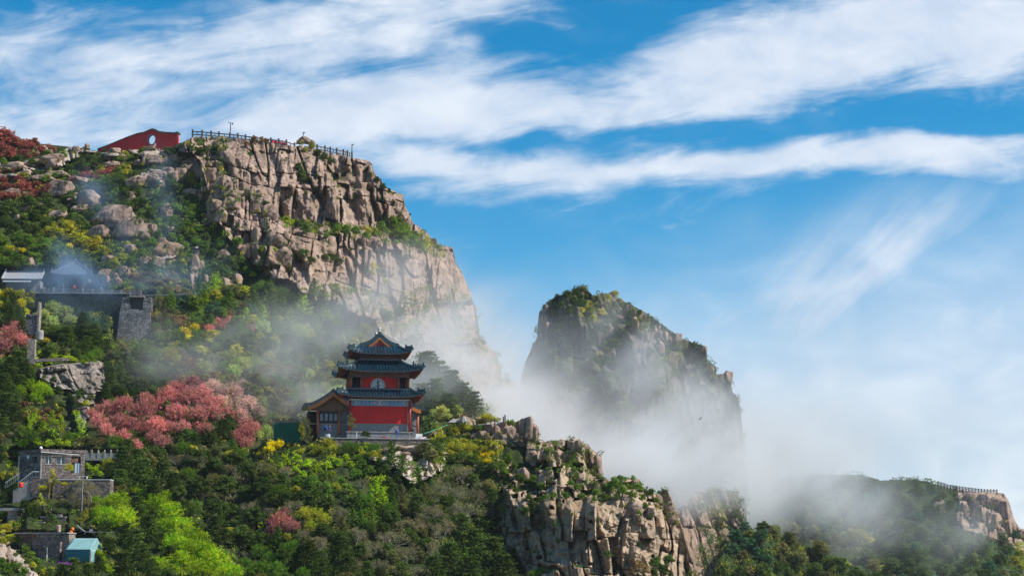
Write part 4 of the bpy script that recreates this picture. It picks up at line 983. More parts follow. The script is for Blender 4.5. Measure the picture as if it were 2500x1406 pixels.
# ---------------------------------------------------------------- boulders
def make_boulders():
    rs = np.random.RandomState(21); out = []
    bm = bmesh.new(); bmesh.ops.create_icosphere(bm, subdivisions=4, radius=1.0)
    dirs = np.array([v.co[:] for v in bm.verts]); dirs /= np.linalg.norm(dirs, axis=1, keepdims=True)
    faces = np.array([[v.index for v in f.verts] for f in bm.faces]); bm.free()
    for i in range(8):
        pl = []
        for ax in range(3):
            for sg in (-1, 1):
                n = np.zeros(3); n[ax] = sg; n += rs.randn(3) * 0.17; pl.append((n / np.linalg.norm(n), 0.84 + 0.16 * rs.rand()))
        for _ in range(9):
            n = rs.randn(3); n[2] = abs(n[2]) * 0.8; pl.append((n / np.linalg.norm(n), 0.82 + 0.30 * rs.rand()))
        p = 60; s = 0
        for n, d in pl: s = s + (np.maximum(dirs @ n, 0) / d) ** p
        r = s ** (-1 / p)
        x = dirs * r[:, None]
        f = 0.09 * fbm(x[:, 0] * 3 + i * 9, x[:, 2] * 3 + x[:, 1] * 2.1, 3 + i, 4) + 0.025 * fbm(x[:, 0] * 9, x[:, 2] * 9 + x[:, 1] * 7, 5 + i, 3)
        # one or two joints cut through
        for k in range(rs.randint(2, 5)):
            n = rs.randn(3); n[2] *= 0.4; n /= np.linalg.norm(n); dd = x @ n - rs.uniform(-0.4, 0.4) + 0.06 * fbm(x[:, 1] * 3, x[:, 2] * 3, i + k, 2)
            f = f - 0.10 * np.exp(-(dd / 0.035) ** 2) - 0.05 * (dd > 0)
        x = x * (1 + f)[:, None]
        ms = []
        for m in (M_ROCK, M_ROCK, M_ROCKP): ms.append(mesh_obj('boulder', x, faces, m, link=False))
        out.append(ms)
    return out
BPROTO = make_boulders()
BOULD = []
def boulder(u, v, w, h, m=0, D=None, dep=None, i=None, rot=None):
    X, n = hit(u, v + h * 0.35)
    if n is None:
        X, n = hit(u, v + h * 0.5 + 8)
        if n is None: return
        X = P(u, v + h * 0.35, X.y)
    k = X.y / FPX
    if D: X = P(u, v + h * 0.35, D)
    c = P(u, v, X.y)
    o = bpy.data.objects.new('boulder', BPROTO[R.randrange(8) if i is None else i][m]); COL.objects.link(o)
    ww = w * 0.5 * k; hh = h * 0.5 * k; dd = dep or max(ww * 0.9, hh * 0.7)
    o.location = (c.x, X.y + dd * 0.25, c.z); o.scale = (ww * 1.05, dd, hh * 1.08)
    o.rotation_euler = (R.uniform(-.05, .22), R.uniform(-.16, .16), R.uniform(-.35, .35) if rot is None else rot)
    BOULD.append((o, u, v, w, h, m)); BO.append((u, v, w * 0.5, h * 0.5)); return o
B_TXT = '''
0 29,472,42,30 143,525,44,22 282,525,92,46 317,560,78,50 243,566,55,30 262,545,40,22 350,560,30,32 407,518,30,52 317,482,28,26 400,615,62,54 425,603,30,22 385,640,34,30 43,537,32,28 318,605,34,20 265,630,36,14 150,462,64,48 218,488,60,48 190,510,40,22 60,475,20,12 20,500,26,18
0 28,668,36,22 70,640,26,22 60,510,26,14 108,500,34,12 350,640,26,30 372,560,24,26 395,590,24,20 415,560,20,16 452,560,18,14
1 195,440,62,13 30,405,70,16 75,398,50,16 120,388,50,18 25,420,60,14 95,412,44,14 135,425,60,12 100,435,60,12 130,400,36,20 160,445,22,12 170,372,40,14 205,362,36,16 150,402,44,14 240,378,50,10 60,422,40,12 5,432,24,12
0 170,360,26,18 185,366,22,18 198,368,18,16 212,358,12,14 100,362,30,16 88,372,24,12 120,372,18,16 230,372,20,12
1 300,362,56,16 325,366,40,18 345,358,30,12 280,368,30,12 365,362,30,10 305,352,30,10
0 397,378,20,22 371,390,50,26 360,396,24,20 320,404,44,16 300,398,24,14 270,402,44,18 265,385,28,16 290,380,30,12 430,385,26,22 405,392,26,16 450,382,20,14 388,400,18,22 338,398,22,16
1 358,418,110,16 320,430,70,16 390,428,50,18 335,442,60,26 410,420,34,22 300,425,46,12 365,438,50,26
0 355,430,34,28 375,435,30,30 392,446,34,28 415,408,22,26 420,432,30,30 440,425,34,32 435,405,26,22 455,440,36,30 470,415,44,28 490,420,46,36 500,440,40,32 512,428,38,40 478,438,30,24 452,410,26,18 465,398,24,16 520,405,26,22 530,418,22,22 505,402,26,14 540,445,26,30 525,448,26,22
1 486,390,90,12 460,396,60,10 520,385,40,10 480,403,50,14 488,456,84,18 470,468,50,14 510,460,46,16 430,452,30,12
0 530,478,44,30 498,478,36,26 556,462,24,34 545,440,24,28 560,450,18,22 590,455,28,24 622,482,28,24 600,490,26,20 575,480,28,18 565,490,26,16 640,486,26,22 604,470,30,20 618,468,22,18
1 609,474,52,14 570,470,40,12 590,482,50,12 630,470,30,10 555,484,40,10 640,478,30,12
0 525,503,44,34 563,500,40,26 590,500,26,30 540,525,32,40 515,530,28,44 560,528,22,34 580,528,26,50 612,534,30,62 600,515,22,30 636,497,38,36 636,526,28,60 650,515,24,34 665,528,30,30 625,510,20,22 648,545,28,30 535,548,30,28 555,545,22,22
0 673,553,44,38 678,590,50,32 625,572,30,36 660,575,20,26 700,580,18,30 640,600,26,26 604,611,42,46 628,598,20,34 590,612,18,30 546,620,34,24 691,627,44,52 668,634,26,40 650,640,22,20 655,665,18,18 672,660,24,20 640,655,18,12 600,672,28,26 622,668,20,16 575,680,24,26 560,640,16,14 550,690,22,22 700,650,20,26 690,662,16,22 712,625,18,40 708,600,16,36
0 630,640,20,12 610,650,20,12 470,665,26,30 488,650,22,26 476,640,24,40 468,690,18,40 500,680,16,22 250,670,30,26 262,690,26,30 240,690,20,26 278,680,26,30 300,662,26,24 315,668,20,30 225,690,16,34 290,690,18,24 232,668,20,20
0 30,1060,24,10 165,1048,16,12 45,1058,14,12
0 745,342,34,15 732,346,16,11 760,347,16,11 738,336,14,8 750,338,14,9
0 1290,1048,32,58 1306,1058,18,44 1270,1045,18,30 1205,1048,36,26 1225,1045,30,34 1245,1060,30,34 1180,1062,36,22 1262,1068,24,20 1155,1065,16,18 1232,1072,30,22 1215,1066,20,24 1195,1072,22,18
1 1215,1080,40,10 1245,1082,36,10 1275,1082,40,9 1205,1092,24,12 1140,1062,14,12
0 1461,1142,20,62 1442,1118,24,46 1430,1100,28,36 1415,1092,26,34 1375,1190,34,24 1448,1185,30,22 1475,1180,26,22 1362,1192,26,20 1278,1158,34,30 1340,1160,24,36 1300,1112,30,26 1330,1108,26,30 1360,1112,30,26 1385,1118,24,34
0 1573,1172,18,32 1550,1182,20,22 1625,1213,24,36 1605,1218,22,26 1635,1240,24,34 1640,1262,30,34 1548,1240,34,36 1530,1225,22,30 1590,1250,24,26 1600,1235,20,18 1555,1265,26,24 1695,1394,26,18 1680,1385,22,24 1625,1255,26,20
1 960,1095,60,10 1010,1098,70,12 1050,1105,60,10 930,1102,46,10 990,1108,60,10 1035,1092,40,12 905,1105,30,10 1070,1112,40,10 950,1108,40,9 1080,1102,26,10
0 968,1090,12,14 1058,1058,16,14 1040,1088,26,12
0 1424,704,16,16 1335,760,20,28 1325,790,18,44 1335,805,26,36 1347,800,22,30 1350,760,14,12 1365,745,16,9 1480,745,14,24 1488,760,16,26 1498,768,12,24 1520,740,12,16 1532,755,16,24 1545,765,16,26 1560,770,16,28 1550,790,22,34 1400,735,14,10 1375,785,16,12 1600,810,16,26 1625,822,14,26 1640,830,14,24 1655,828,18,30 1670,845,18,26 1700,855,26,40 1715,865,20,44 1685,860,20,30 1738,905,14,26 1775,925,24,40 1580,825,16,22 1610,850,22,40 1640,880,26,44 1370,810,16,14
0 2345,1215,22,14 2370,1210,30,16 2400,1220,34,26 2430,1230,36,36 2450,1250,30,50 2378,1240,22,34 2355,1245,20,40 2395,1255,24,40 2420,1270,28,44 2290,1240,26,28 2300,1230,18,20 2460,1290,24,40 2440,1300,26,34 2475,1290,16,30 2495,1305,20,26 2340,1262,18,26 2410,1310,20,14 1850,1235,16,14
'''
for line in B_TXT.strip().splitlines():
    w = line.split(); m = int(w[0])
    for tr in w[1:]:
        u, v, a, b = map(float, tr.split(','))
        if (440 < u < 720 and 390 < v < 700 and R.random() < 0.25) or (880 < u < 1095 and v > 1090 and R.random() < 0.5) or (u < 440 and v < 460 and R.random() < 0.35): continue
        boulder(u, v, a * 1.06, b * (1.35 if m else 1.08), m)
# growth tucked round the feet and into the joints of the boulders
BV = _bvh()
_bf = [(u + R.uniform(-.55, .55) * w, v + R.uniform(.15, .6) * h) for o, u, v, w, h, m in BOULD for _ in range(3)]
_rs = np.random.RandomState(2)
def foot_growth():
    C = []; N = []; S = []; K = []
    for u, v in _bf:
        X, nr = hit(u, v)
        if nr is None: continue
        if nr.y > 0: nr = -nr
        rad = _rs.uniform(3, 7) * X.y / FPX; per = 30; c0 = np.array(HUE[['dg', 'mg', 'dg', 'gb', 'yg'][_rs.randint(5)]]) * _rs.uniform(.8, 1.2)
        e = _rs.randn(per, 3); e /= np.linalg.norm(e, axis=1, keepdims=True)
        C.append(np.array(X) + e * rad * (0.5 + 0.5 * _rs.rand(per))[:, None]); N.append(e + 0.6 * _rs.randn(per, 3)); S.append(0.12 * (0.6 + 0.8 * _rs.rand(per)) * X.y / 320); K.append(np.tile(c0, (per, 1)) * (0.7 + 0.6 * _rs.rand(per, 1)))
    v, f = quads(np.concatenate(C), np.concatenate(N), np.concatenate(S), _rs, 1.3)
    mesh_obj('rock_foot_growth', v, f, M_LEAF, col=np.repeat(np.concatenate(K), 4, 0))['kind'] = 'stuff'
foot_growth()
undergrowth('hillside_undergrowth', 3600, (-30, 335, 560, 900), 6, 12, 44, lambda u, v: v > crestA(u) + 5 and clear(u, v) and not (v < 690 and ledge_mask(u, v) > 0.02), ['dg', 'yg', 'mg', 'gb', 'mg'], 0.15, 3, near_hue)
undergrowth('forest_undergrowth', 4600, (-30, 700, 1240, 1430), 8, 15, 32, lambda u, v: clear(u, v), ['mg', 'mg', 'yg', 'gb', 'mg', 'dg'], 0.15, 5, near_hue)
undergrowth('cliff_ledge_growth', 1100, (690, 500, 1090, 640), 7, 13, 34, lambda u, v: -(12 + max(0, (u - 880) * 0.22)) < v - ledgeA(u) < 14 and u < 1085 and v > crestA(u) + 4, ['mg', 'dg', 'yg', 'dg'], 0.13, 7, near_hue)
def crackly(u, v): return fbm(u / 22.0, v / 30.0, 303, 3) > 0.22
undergrowth('crevice_growth', 900, (540, 345, 1000, 740), 2, 5, 22, lambda u, v: crackly(u, v) and v < cl_low(u), ['dg', 'mg', 'dg', 'gb'], 0.12, 8, None)
undergrowth('spur_growth', 800, (1190, 1085, 1700, 1406), 3, 8, 30, lambda u, v: fbm(u / 28.0, v / 22.0, 305, 3) + 0.12 * (v < 1215) > 0.24, ['mg', 'dg', 'mg', 'gb', 'dg'], 0.12, 9, near_hue)
undergrowth('peak_growth', 2600, (1300, 700, 1830, 1200), 7, 14, 34, lambda u, v: fbm(u / 60.0, v / 45.0, 307, 3) + 0.25 * math.exp(-((u - 1440) / 110) ** 2) + 0.14 * (v < 800) > -0.06, ['dg', 'mg', 'dg', 'gb'], 0.13, 10, near_hue)
undergrowth('ridge_forest', 2300, (1700, 1160, 2520, 1420), 8, 15, 34, lambda u, v: clear(u, v) and not (rockD(u, v) > 0.5) and v > crestD(u) - 2, ['dg', 'gb', 'mg', 'dg', 'bg'], 0.12, 11, near_hue)
undergrowth('foot_undergrowth', 700, (1730, 1290, 2160, 1420), 7, 14, 34, lambda u, v: v > crestF(u) - 2, ['dg', 'mg', 'dg', 'gb', 'yg'], 0.12, 17, None)
undergrowth('bush_tops', 500, (1040, 1075, 1215, 1130), 4, 8, 30, lambda u, v: True, ['yg', 'mg', 'dg', 'gb'], 0.13, 12, near_hue)
undergrowth('outer_slope_growth', 700, (-255, 300, -20, 1400), 10, 20, 30, lambda u, v: v > crestA(u) + 4, ['dg', 'mg', 'rd', 'gb', 'dg', 'mg'], 0.2, 41, None)
# ---------------------------------------------------------------- builders for made things
def thing(name, label, cat, loc, yaw=0.0, group=None):
    o = bpy.data.objects.new(name, None); COL.objects.link(o); o.empty_display_size = 0.5
    o.location = loc; o.rotation_euler = (0, 0, yaw); tag(o, label, cat, group); return o
class MB:
    """collects shapes, links them as one mesh object"""
    def __init__(s): s.v = []; s.f = []; s.M = None
    def add(s, vs, fs):
        o = len(s.v); s.v += [Vector(p) for p in vs]; s.f += [tuple(o + i for i in f) for f in fs]; return s
    def box(s, x0, x1, y0, y1, z0, z1, tx=0.0, ty=0.0):
        """tx, ty: how much each side draws in at the top"""
        vs = [(x0, y0, z0), (x1, y0, z0), (x1, y1, z0), (x0, y1, z0), (x0 + tx, y0 + ty, z1), (x1 - tx, y0 + ty, z1), (x1 - tx, y1 - ty, z1), (x0 + tx, y1 - ty, z1)]
        return s.add(vs, [(3, 2, 1, 0), (4, 5, 6, 7), (0, 1, 5, 4), (1, 2, 6, 5), (2, 3, 7, 6), (3, 0, 4, 7)])
    def bar(s, a, b, r, seg=6, r2=None):
        vs, fs = tube([a, b], [r, r if r2 is None else r2], seg); n = seg
        fs = fs + [tuple(range(n))[::-1], tuple(range(n, 2 * n))]
        return s.add(vs, fs)
    def beam(s, a, b, w, h):
        a = Vector(a); b = Vector(b); d = (b - a).normalized(); x = d.cross(Vector((0, 0, 1)))
        x = x.normalized() if x.length > 1e-4 else Vector((1, 0, 0)); y = x.cross(d)
        vs = [p + x * i * w / 2 + y * j * h / 2 for p in (a, b) for i, j in ((-1, -1), (1, -1), (1, 1), (-1, 1))]
        return s.add(vs, [(3, 2, 1, 0), (4, 5, 6, 7), (0, 1, 5, 4), (1, 2, 6, 5), (2, 3, 7, 6), (3, 0, 4, 7)])
    def lathe(s, prof, seg=12, c=(0, 0, 0)):
        vs = []; fs = []
        for r, z in prof:
            for k in range(seg): a = 6.28318 * k / seg; vs.append((c[0] + r * math.cos(a), c[1] + r * math.sin(a), c[2] + z))
        for i in range(len(prof) - 1):
            for k in range(seg): k2 = (k + 1) % seg; fs.append((i * seg + k, i * seg + k2, (i + 1) * seg + k2, (i + 1) * seg + k))
        fs.append(tuple(range(seg))[::-1]); fs.append(tuple(range((len(prof) - 1) * seg, len(prof) * seg)))
        return s.add(vs, fs)
    def build(s, name, mat, parent=None, kind=None, smooth=False):
        o = mesh_obj(name, s.v, s.f, mat, parent, smooth)
        if kind: o['kind'] = kind
        return o
def box(name, mat, par, *a, **k): return MB().box(*a, **k).build(name, mat, par)
def share(o, parent, loc=None, rot=None, scale=None):
    c = o.copy(); COL.objects.link(c); c.parent = parent
    if loc is not None: c.location = loc
    if rot is not None: c.rotation_euler = rot
    if scale is not None: c.scale = scale
    return c
def bevel(o, w=0.02):
    m = o.modifiers.new('bevel', 'BEVEL'); m.width = w; m.segments = 1; m.limit_method = 'ANGLE'; return o

T_TILE = pmat('glazed_roof_tile', (0.012, 0.044, 0.072), 0.22, coat=0.6, var=0.6, scale=2.2, spec=0.7)
T_TILE2 = pmat('ridge_tile', (0.014, 0.045, 0.060), 0.30, coat=0.3, var=0.4, scale=3)
M_RED = pmat('red_plaster', (0.66, 0.014, 0.010), 0.75, var=0.25, scale=0.45)
M_REDC = pmat('red_lacquer', (0.42, 0.03, 0.03), 0.4, var=0.25, scale=2)
M_ORC = pmat('orange_lacquer', (0.50, 0.115, 0.035), 0.5, var=0.3, scale=2)
M_ORB = pmat('orange_board', (0.62, 0.17, 0.035), 0.55, var=0.3, scale=3)
M_BRK = pmat('painted_bracket', (0.20, 0.065, 0.05), 0.7, col2=(0.07, 0.055, 0.05), var=0.3, scale=3.5)
M_BRN = pmat('brown_timber', (0.22, 0.105, 0.045), 0.7, col2=(0.11, 0.06, 0.035), var=0.3, scale=2.5)
M_DRK = pmat('dark_timber', (0.035, 0.028, 0.028), 0.7)
M_VOID = pmat('interior_shade', (0.012, 0.012, 0.014), 0.9)  # near-black colour standing for the shade inside openings and recesses
M_WHT = pmat('white_paint', (0.80, 0.80, 0.80), 0.6, var=0.1)
M_STN = pmat('pale_stone', (0.36, 0.335, 0.31), 0.85, col2=(0.22, 0.205, 0.195), var=0.3, scale=1.5)
def masonry(name, c1, c2, mortar, sx, sy, brick=True, ms=0.015, bump=0.6):
    m = bpy.data.materials.new(name); m.use_nodes = True; t = NT(m.node_tree); t.n.clear()
    out = t.new('ShaderNodeOutputMaterial'); b = t.new('ShaderNodeBsdfPrincipled'); t.link(b.outputs[0], out.inputs[0])
    b.inputs['Roughness'].default_value = 0.9; b.inputs['Specular IOR Level'].default_value = 0.2
    tc = t.new('ShaderNodeTexCoord'); x, y, z = t.sep(tc.outputs['Object'])
    vec = t.comb(t.m('ADD', x, t.m('MULTIPLY', y, 0.83)), z, 0.0)
    if brick:
        br = t.new('ShaderNodeTexBrick'); t.link(vec, br.inputs['Vector'])
        br.inputs['Color1'].default_value = (*c1, 1); br.inputs['Color2'].default_value = (*c2, 1); br.inputs['Mortar'].default_value = (*mortar, 1)
        br.inputs['Scale'].default_value = 1.0; br.inputs['Mortar Size'].default_value = ms; br.inputs['Brick Width'].default_value = sx; br.inputs['Row Height'].default_value = sy
        c = br.outputs[0]; h = t.m('SUBTRACT', 1.0, br.outputs[1])
    else:
        vo = t.new('ShaderNodeTexVoronoi'); vo.feature = 'DISTANCE_TO_EDGE'; vv = t.comb(t.m('DIVIDE', t.m('ADD', x, t.m('MULTIPLY', y, 0.83)), sx), t.m('DIVIDE', z, sy), 0.0)
        t.link(vv, vo.inputs['Vector']); vo.inputs['Scale'].default_value = 1.0
        v2 = t.new('ShaderNodeTexVoronoi'); t.link(vv, v2.inputs['Vector']); v2.inputs['Scale'].default_value = 1.0
        h = t.smooth(vo.outputs[0], 0.0, 0.12)
        c = t.mix(t.sep(v2.outputs[1])[0], (*c1, 1), (*c2, 1)); c = t.mix(h, (*mortar, 1), c)
    n = t.noise(tc.outputs['Object'], 1.2, 6, 0.65)
    c = t.mix(t.m('MULTIPLY', t.smooth(n, 0.45, 0.7), 0.55), c, (mortar[0] * 0.8, mortar[1] * 0.8, mortar[2] * 0.8, 1))
    t.link(c, b.inputs['Base Color'])
    bp = t.new('ShaderNodeBump'); bp.inputs[0].default_value = bump; bp.inputs[1].default_value = 0.06
    t.link(t.m('ADD', h, t.m('MULTIPLY', n, 0.6)), bp.inputs['Height']); t.link(bp.outputs[0], b.inputs['Normal'])
    return m
M_GBR = masonry('grey_brick', (0.20, 0.21, 0.225), (0.14, 0.15, 0.165), (0.34, 0.34, 0.35), 0.36, 0.16)
M_RUB = masonry('rubble_stone', (0.30, 0.24, 0.21), (0.13, 0.105, 0.10), (0.07, 0.06, 0.055), 0.42, 0.26, False)
M_RUBL = masonry('pale_rubble', (0.46, 0.39, 0.33), (0.26, 0.21, 0.18), (0.12, 0.10, 0.09), 0.36, 0.22, False)
M_RUBB = masonry('grey_rubble', (0.27, 0.26, 0.26), (0.10, 0.10, 0.105), (0.04, 0.04, 0.042), 0.44, 0.27, False)

def roof_curve(t, z0, z1, sag=0.16):
    """height at t (0 at the top, 1 at the eave): steep above, flat below"""
    return z1 + (z0 - z1) * (t + sag * math.sin(math.pi * t))
class HipRoof:
    """a skirt roof about the axis (0, yc): inner half sizes a, outer half sizes b"""
    def __init__(s, yc, ax, ay, bx, by, z_eave, z_top, lift, sag=0.14):
        s.__dict__.update(yc=yc, ax=ax, ay=ay, bx=bx, by=by, ze=z_eave, zt=z_top, lift=lift, sag=sag)
    def pt(s, side, q, t):
        """side 0 front 1 right 2 back 3 left; q -1..1 along the eave; t 0 top .. 1 eave"""
        hx = s.ax + (s.bx - s.ax) * t; hy = s.ay + (s.by - s.ay) * t
        cur = abs(q) ** 4
        ext = 1 + 0.045 * cur * t * t
        z = roof_curve(t, s.ze, s.zt, s.sag) + s.lift * cur * t * t
        if side == 0: return Vector((q * hx * ext, s.yc - hy * (1 + 0.045 * cur * t * t), z))
        if side == 2: return Vector((-q * hx * ext, s.yc + hy * ext, z))
        if side == 1: return Vector((hx * ext, s.yc + q * hy * ext, z))
        return Vector((-hx * ext, s.yc - q * hy * ext, z))
    def build(s, par, mt=None, mt2=None, name='roof', sp=0.46, figs=5, soffit=None, rafter=None):
        mt = mt or T_TILE; mt2 = mt2 or T_TILE2; soffit = soffit or M_BRK
        m = MB(); NQ, NTT = 24, 7; th = 0.16
        for side in range(4):
            base = len(m.v)
            for i in range(NQ + 1):
                for j in range(NTT + 1):
                    m.v.append(s.pt(side, -1 + 2 * i / NQ, j / NTT))
            k = NTT + 1
            for i in range(NQ):
                for j in range(NTT): m.f.append((base + i * k + j, base + i * k + j + 1, base + (i + 1) * k + j + 1, base + (i + 1) * k + j))
            b2 = len(m.v)                       # fascia
            for i in range(NQ + 1):
                p = s.pt(side, -1 + 2 * i / NQ, 1.0); m.v.append(p + Vector((0, 0, 0))); m.v.append(p - Vector((0, 0, th)))
            for i in range(NQ): m.f.append((b2 + 2 * i, b2 + 2 * i + 1, b2 + 2 * i + 3, b2 + 2 * i + 2))
        roof = m.build(name, mt, par)
        u = MB()                                # underside of the eaves
        for side in range(4):
            base = len(u.v)
            for i in range(NQ + 1):
                for j in range(4): u.v.append(s.pt(side, -1 + 2 * i / NQ, 0.25 + 0.74 * j / 3) - Vector((0, 0, th + 0.05 + 0.15 * (1 - j / 3))))
            for i in range(NQ):
                for j in range(3): u.f.append((base + i * 4 + j, base + (i + 1) * 4 + j, base + (i + 1) * 4 + j + 1, base + i * 4 + j + 1))
        u.build('soffit', soffit, roof)
        r = MB(); rf = MB(); ec = MB()
        for side in range(4):
            L = (s.bx if side % 2 == 0 else s.by); A = (s.ax if side % 2 == 0 else s.ay); n = int(2 * L / sp)
            for i in range(n + 1):
                x = -L + 2 * L * (i + 0.0) / n
                t0 = 0.0 if abs(x) <= A else (abs(x) - A) / (L - A)
                if t0 > 0.97: continue
                path = []
                for j in range(6):
                    t = t0 + (1 - t0) * j / 5; h = A + (L - A) * t
                    path.append(s.pt(side, max(-1, min(1, x / h)), t) + Vector((0, 0, 0.03)))
                path[-1] = path[-1] + (path[-1] - path[-2]).normalized() * 0.05
                vs, fs = tube(path, [0.115] * 6, 6); r.add(vs, fs)
                ec.bar(path[-1], path[-1] + (path[-1] - path[-2]).normalized() * 0.06, 0.10, 8)
                q = x / L
                p1 = s.pt(side, q, 0.97) - Vector((0, 0, th + 0.10)); p0 = s.pt(side, q, 0.45) - Vector((0, 0, th + 0.22))
                rf.beam(p0, p1, 0.11, 0.11)
        r.build('tile_rows', mt, roof, 'stuff', True); ec.build('eave_tile_ends', mt2, roof, 'stuff'); rf.build('rafters', rafter or M_ORC, roof, 'stuff')
        for side in range(4):                   # hip ridges with their small figures
            h = MB(); path = [s.pt(side, 1.0, t) + Vector((0, 0, 0.12)) for t in (0, .2, .4, .6, .8, .93, 1.0)]
            d = (path[-1] - path[-2]).normalized(); path.append(path[-1] + d * 0.25 + Vector((0, 0, 0.10)))
            for i in range(len(path) - 1): h.beam(path[i], path[i + 1], 0.24, 0.34)
            ho = h.build('hip_ridge', mt2, roof)
            g = MB()
            for k in range(figs):
                t = 0.70 + 0.27 * k / max(figs - 1, 1); p = s.pt(side, 1.0, t) + Vector((0, 0, 0.28))
                g.lathe([(0.10, 0), (0.13, 0.10), (0.07, 0.22), (0.10, 0.30), (0.03, 0.42)], 6, p)
            p = s.pt(side, 1.0, 0.62) + Vector((0, 0, 0.3)); g.lathe([(0.16, 0), (0.2, 0.15), (0.12, 0.35), (0.16, 0.45), (0.04, 0.62)], 6, p)
            p = s.pt(side, 1.0, 1.0) + Vector((0, 0, 0.22)); g.lathe([(0.12, 0), (0.14, 0.2), (0.08, 0.35), (0.12, 0.46), (0.03, 0.55)], 6, p)
            g.build('ridge_figures', mt2, ho, 'stuff')
        return roof

def bracket_proto():
    b = MB()
    b.box(-0.16, 0.16, -0.16, 0.16, 0, 0.14); b.box(-0.42, 0.42, -0.1, 0.1, 0.15, 0.29); b.box(-0.10, 0.10, -0.55, 0.1, 0.15, 0.29)
    b.box(-0.12, 0.12, -0.62, -0.42, 0.30, 0.42); b.box(-0.42, 0.42, -0.60, -0.46, 0.43, 0.56); b.box(-0.10, 0.10, -1.0, 0.1, 0.43, 0.56)
    for x in (-0.36, 0.36): b.box(x - 0.08, x + 0.08, -0.12, 0.12, 0.30, 0.42)
    for x in (-0.36, 0.36): b.box(x - 0.08, x + 0.08, -0.62, -0.44, 0.57, 0.68)
    b.box(-0.42, 0.42, -1.04, -0.90, 0.57, 0.70)
    return b
BRK = None
def brackets(par, yc, hx, hy, z, n, sc=1.0):
    global BRK
    for side in range(4):
        L = hx if side % 2 == 0 else hy
        for i in range(n):
            x = -L + 2 * L * i / (n - 1)
            loc = [(x, yc - hy, z), (hx, yc + x, z), (-x, yc + hy, z), (-hx, yc - x, z)][side]; rot = (0, 0, [0, math.pi / 2, math.pi, -math.pi / 2][side])
            if BRK is None: BRK = bracket_proto().build('bracket', M_BRK, par); BRK.location = loc; BRK.rotation_euler = rot; BRK.scale = (sc, sc, sc)
            else: share(BRK, par, loc, rot, (sc, sc, sc))

def frieze_mat():
    m = bpy.data.materials.new('painted_frieze'); m.use_nodes = True; t = NT(m.node_tree); t.n.clear()
    out = t.new('ShaderNodeOutputMaterial'); b = t.new('ShaderNodeBsdfPrincipled'); t.link(b.outputs[0], out.inputs[0]); b.inputs['Roughness'].default_value = 0.6
    tc = t.new('ShaderNodeTexCoord'); x, y, z = t.sep(tc.outputs['Object'])
    ax = t.m('ABSOLUTE', t.m('SUBTRACT', t.m('FRACT', t.m('ADD', t.m('DIVIDE', x, 4.25), 0.5)), 0.5))          # mirrored bays
    vo = t.new('ShaderNodeTexVoronoi'); t.link(t.comb(t.m('MULTIPLY', ax, 4.25), t.m('MULTIPLY', z, 1.3), 0), vo.inputs['Vector']); vo.inputs['Scale'].default_value = 5.0
    wv = t.m('SINE', t.m('ADD', t.m('MULTIPLY', ax, 150.0), t.m('MULTIPLY', t.m('ABSOLUTE', z), 26.0)))
    c = t.mix(t.smooth(wv, 0.1, 0.9), (0.03, 0.10, 0.48, 1), (0.50, 0.60, 0.66, 1))
    c = t.mix(t.smooth(t.m('SINE', t.m('MULTIPLY', ax, 40.0)), 0.2, 0.6), c, (0.05, 0.26, 0.24, 1))
    c = t.mix(t.smooth(vo.outputs[0], 0.22, 0.12), c, (0.75, 0.75, 0.66, 1))
    # long cartouche with gold clouds in each bay
    e = t.m('ADD', t.m('POWER', t.m('DIVIDE', ax, 0.20), 4.0), t.m('POWER', t.m('DIVIDE', z, 0.20), 4.0))
    c = t.mix(t.smooth(e, 1.15, 1.0), c, (0.62, 0.66, 0.62, 1)); c = t.mix(t.smooth(e, 0.72, 0.6), c, (0.04, 0.13, 0.50, 1))
    g = t.m('MULTIPLY', t.smooth(t.m('SINE', t.m('MULTIPLY', ax, 62.0)), 0.1, 0.5), t.smooth(t.m('ABSOLUTE', z), 0.13, 0.07))
    c = t.mix(t.m('MULTIPLY', g, t.smooth(e, 0.6, 0.5)), c, (0.75, 0.50, 0.10, 1))
    t.link(c, b.inputs['Base Color']); return m
def ice_mat():
    m = bpy.data.materials.new('ice_lattice'); m.use_nodes = True; t = NT(m.node_tree); t.n.clear()
    out = t.new('ShaderNodeOutputMaterial'); b = t.new('ShaderNodeBsdfPrincipled'); t.link(b.outputs[0], out.inputs[0]); b.inputs['Roughness'].default_value = 0.4
    tc = t.new('ShaderNodeTexCoord'); x, y, z = t.sep(tc.outputs['Object'])
    vo = t.new('ShaderNodeTexVoronoi'); vo.feature = 'DISTANCE_TO_EDGE'; t.link(t.comb(x, z, 0.0), vo.inputs['Vector']); vo.inputs['Scale'].default_value = 4.2
    c = t.mix(t.smooth(vo.outputs[0], 0.06, 0.10), (0.02, 0.02, 0.025, 1), (0.72, 0.75, 0.80, 1)); t.link(c, b.inputs['Base Color']); return m
M_FRZ = frieze_mat(); M_ICE = ice_mat()
M_LAT = pmat('window_lattice', (0.65, 0.70, 0.75), 0.5, col2=(0.10, 0.13, 0.18), scale=9.0)

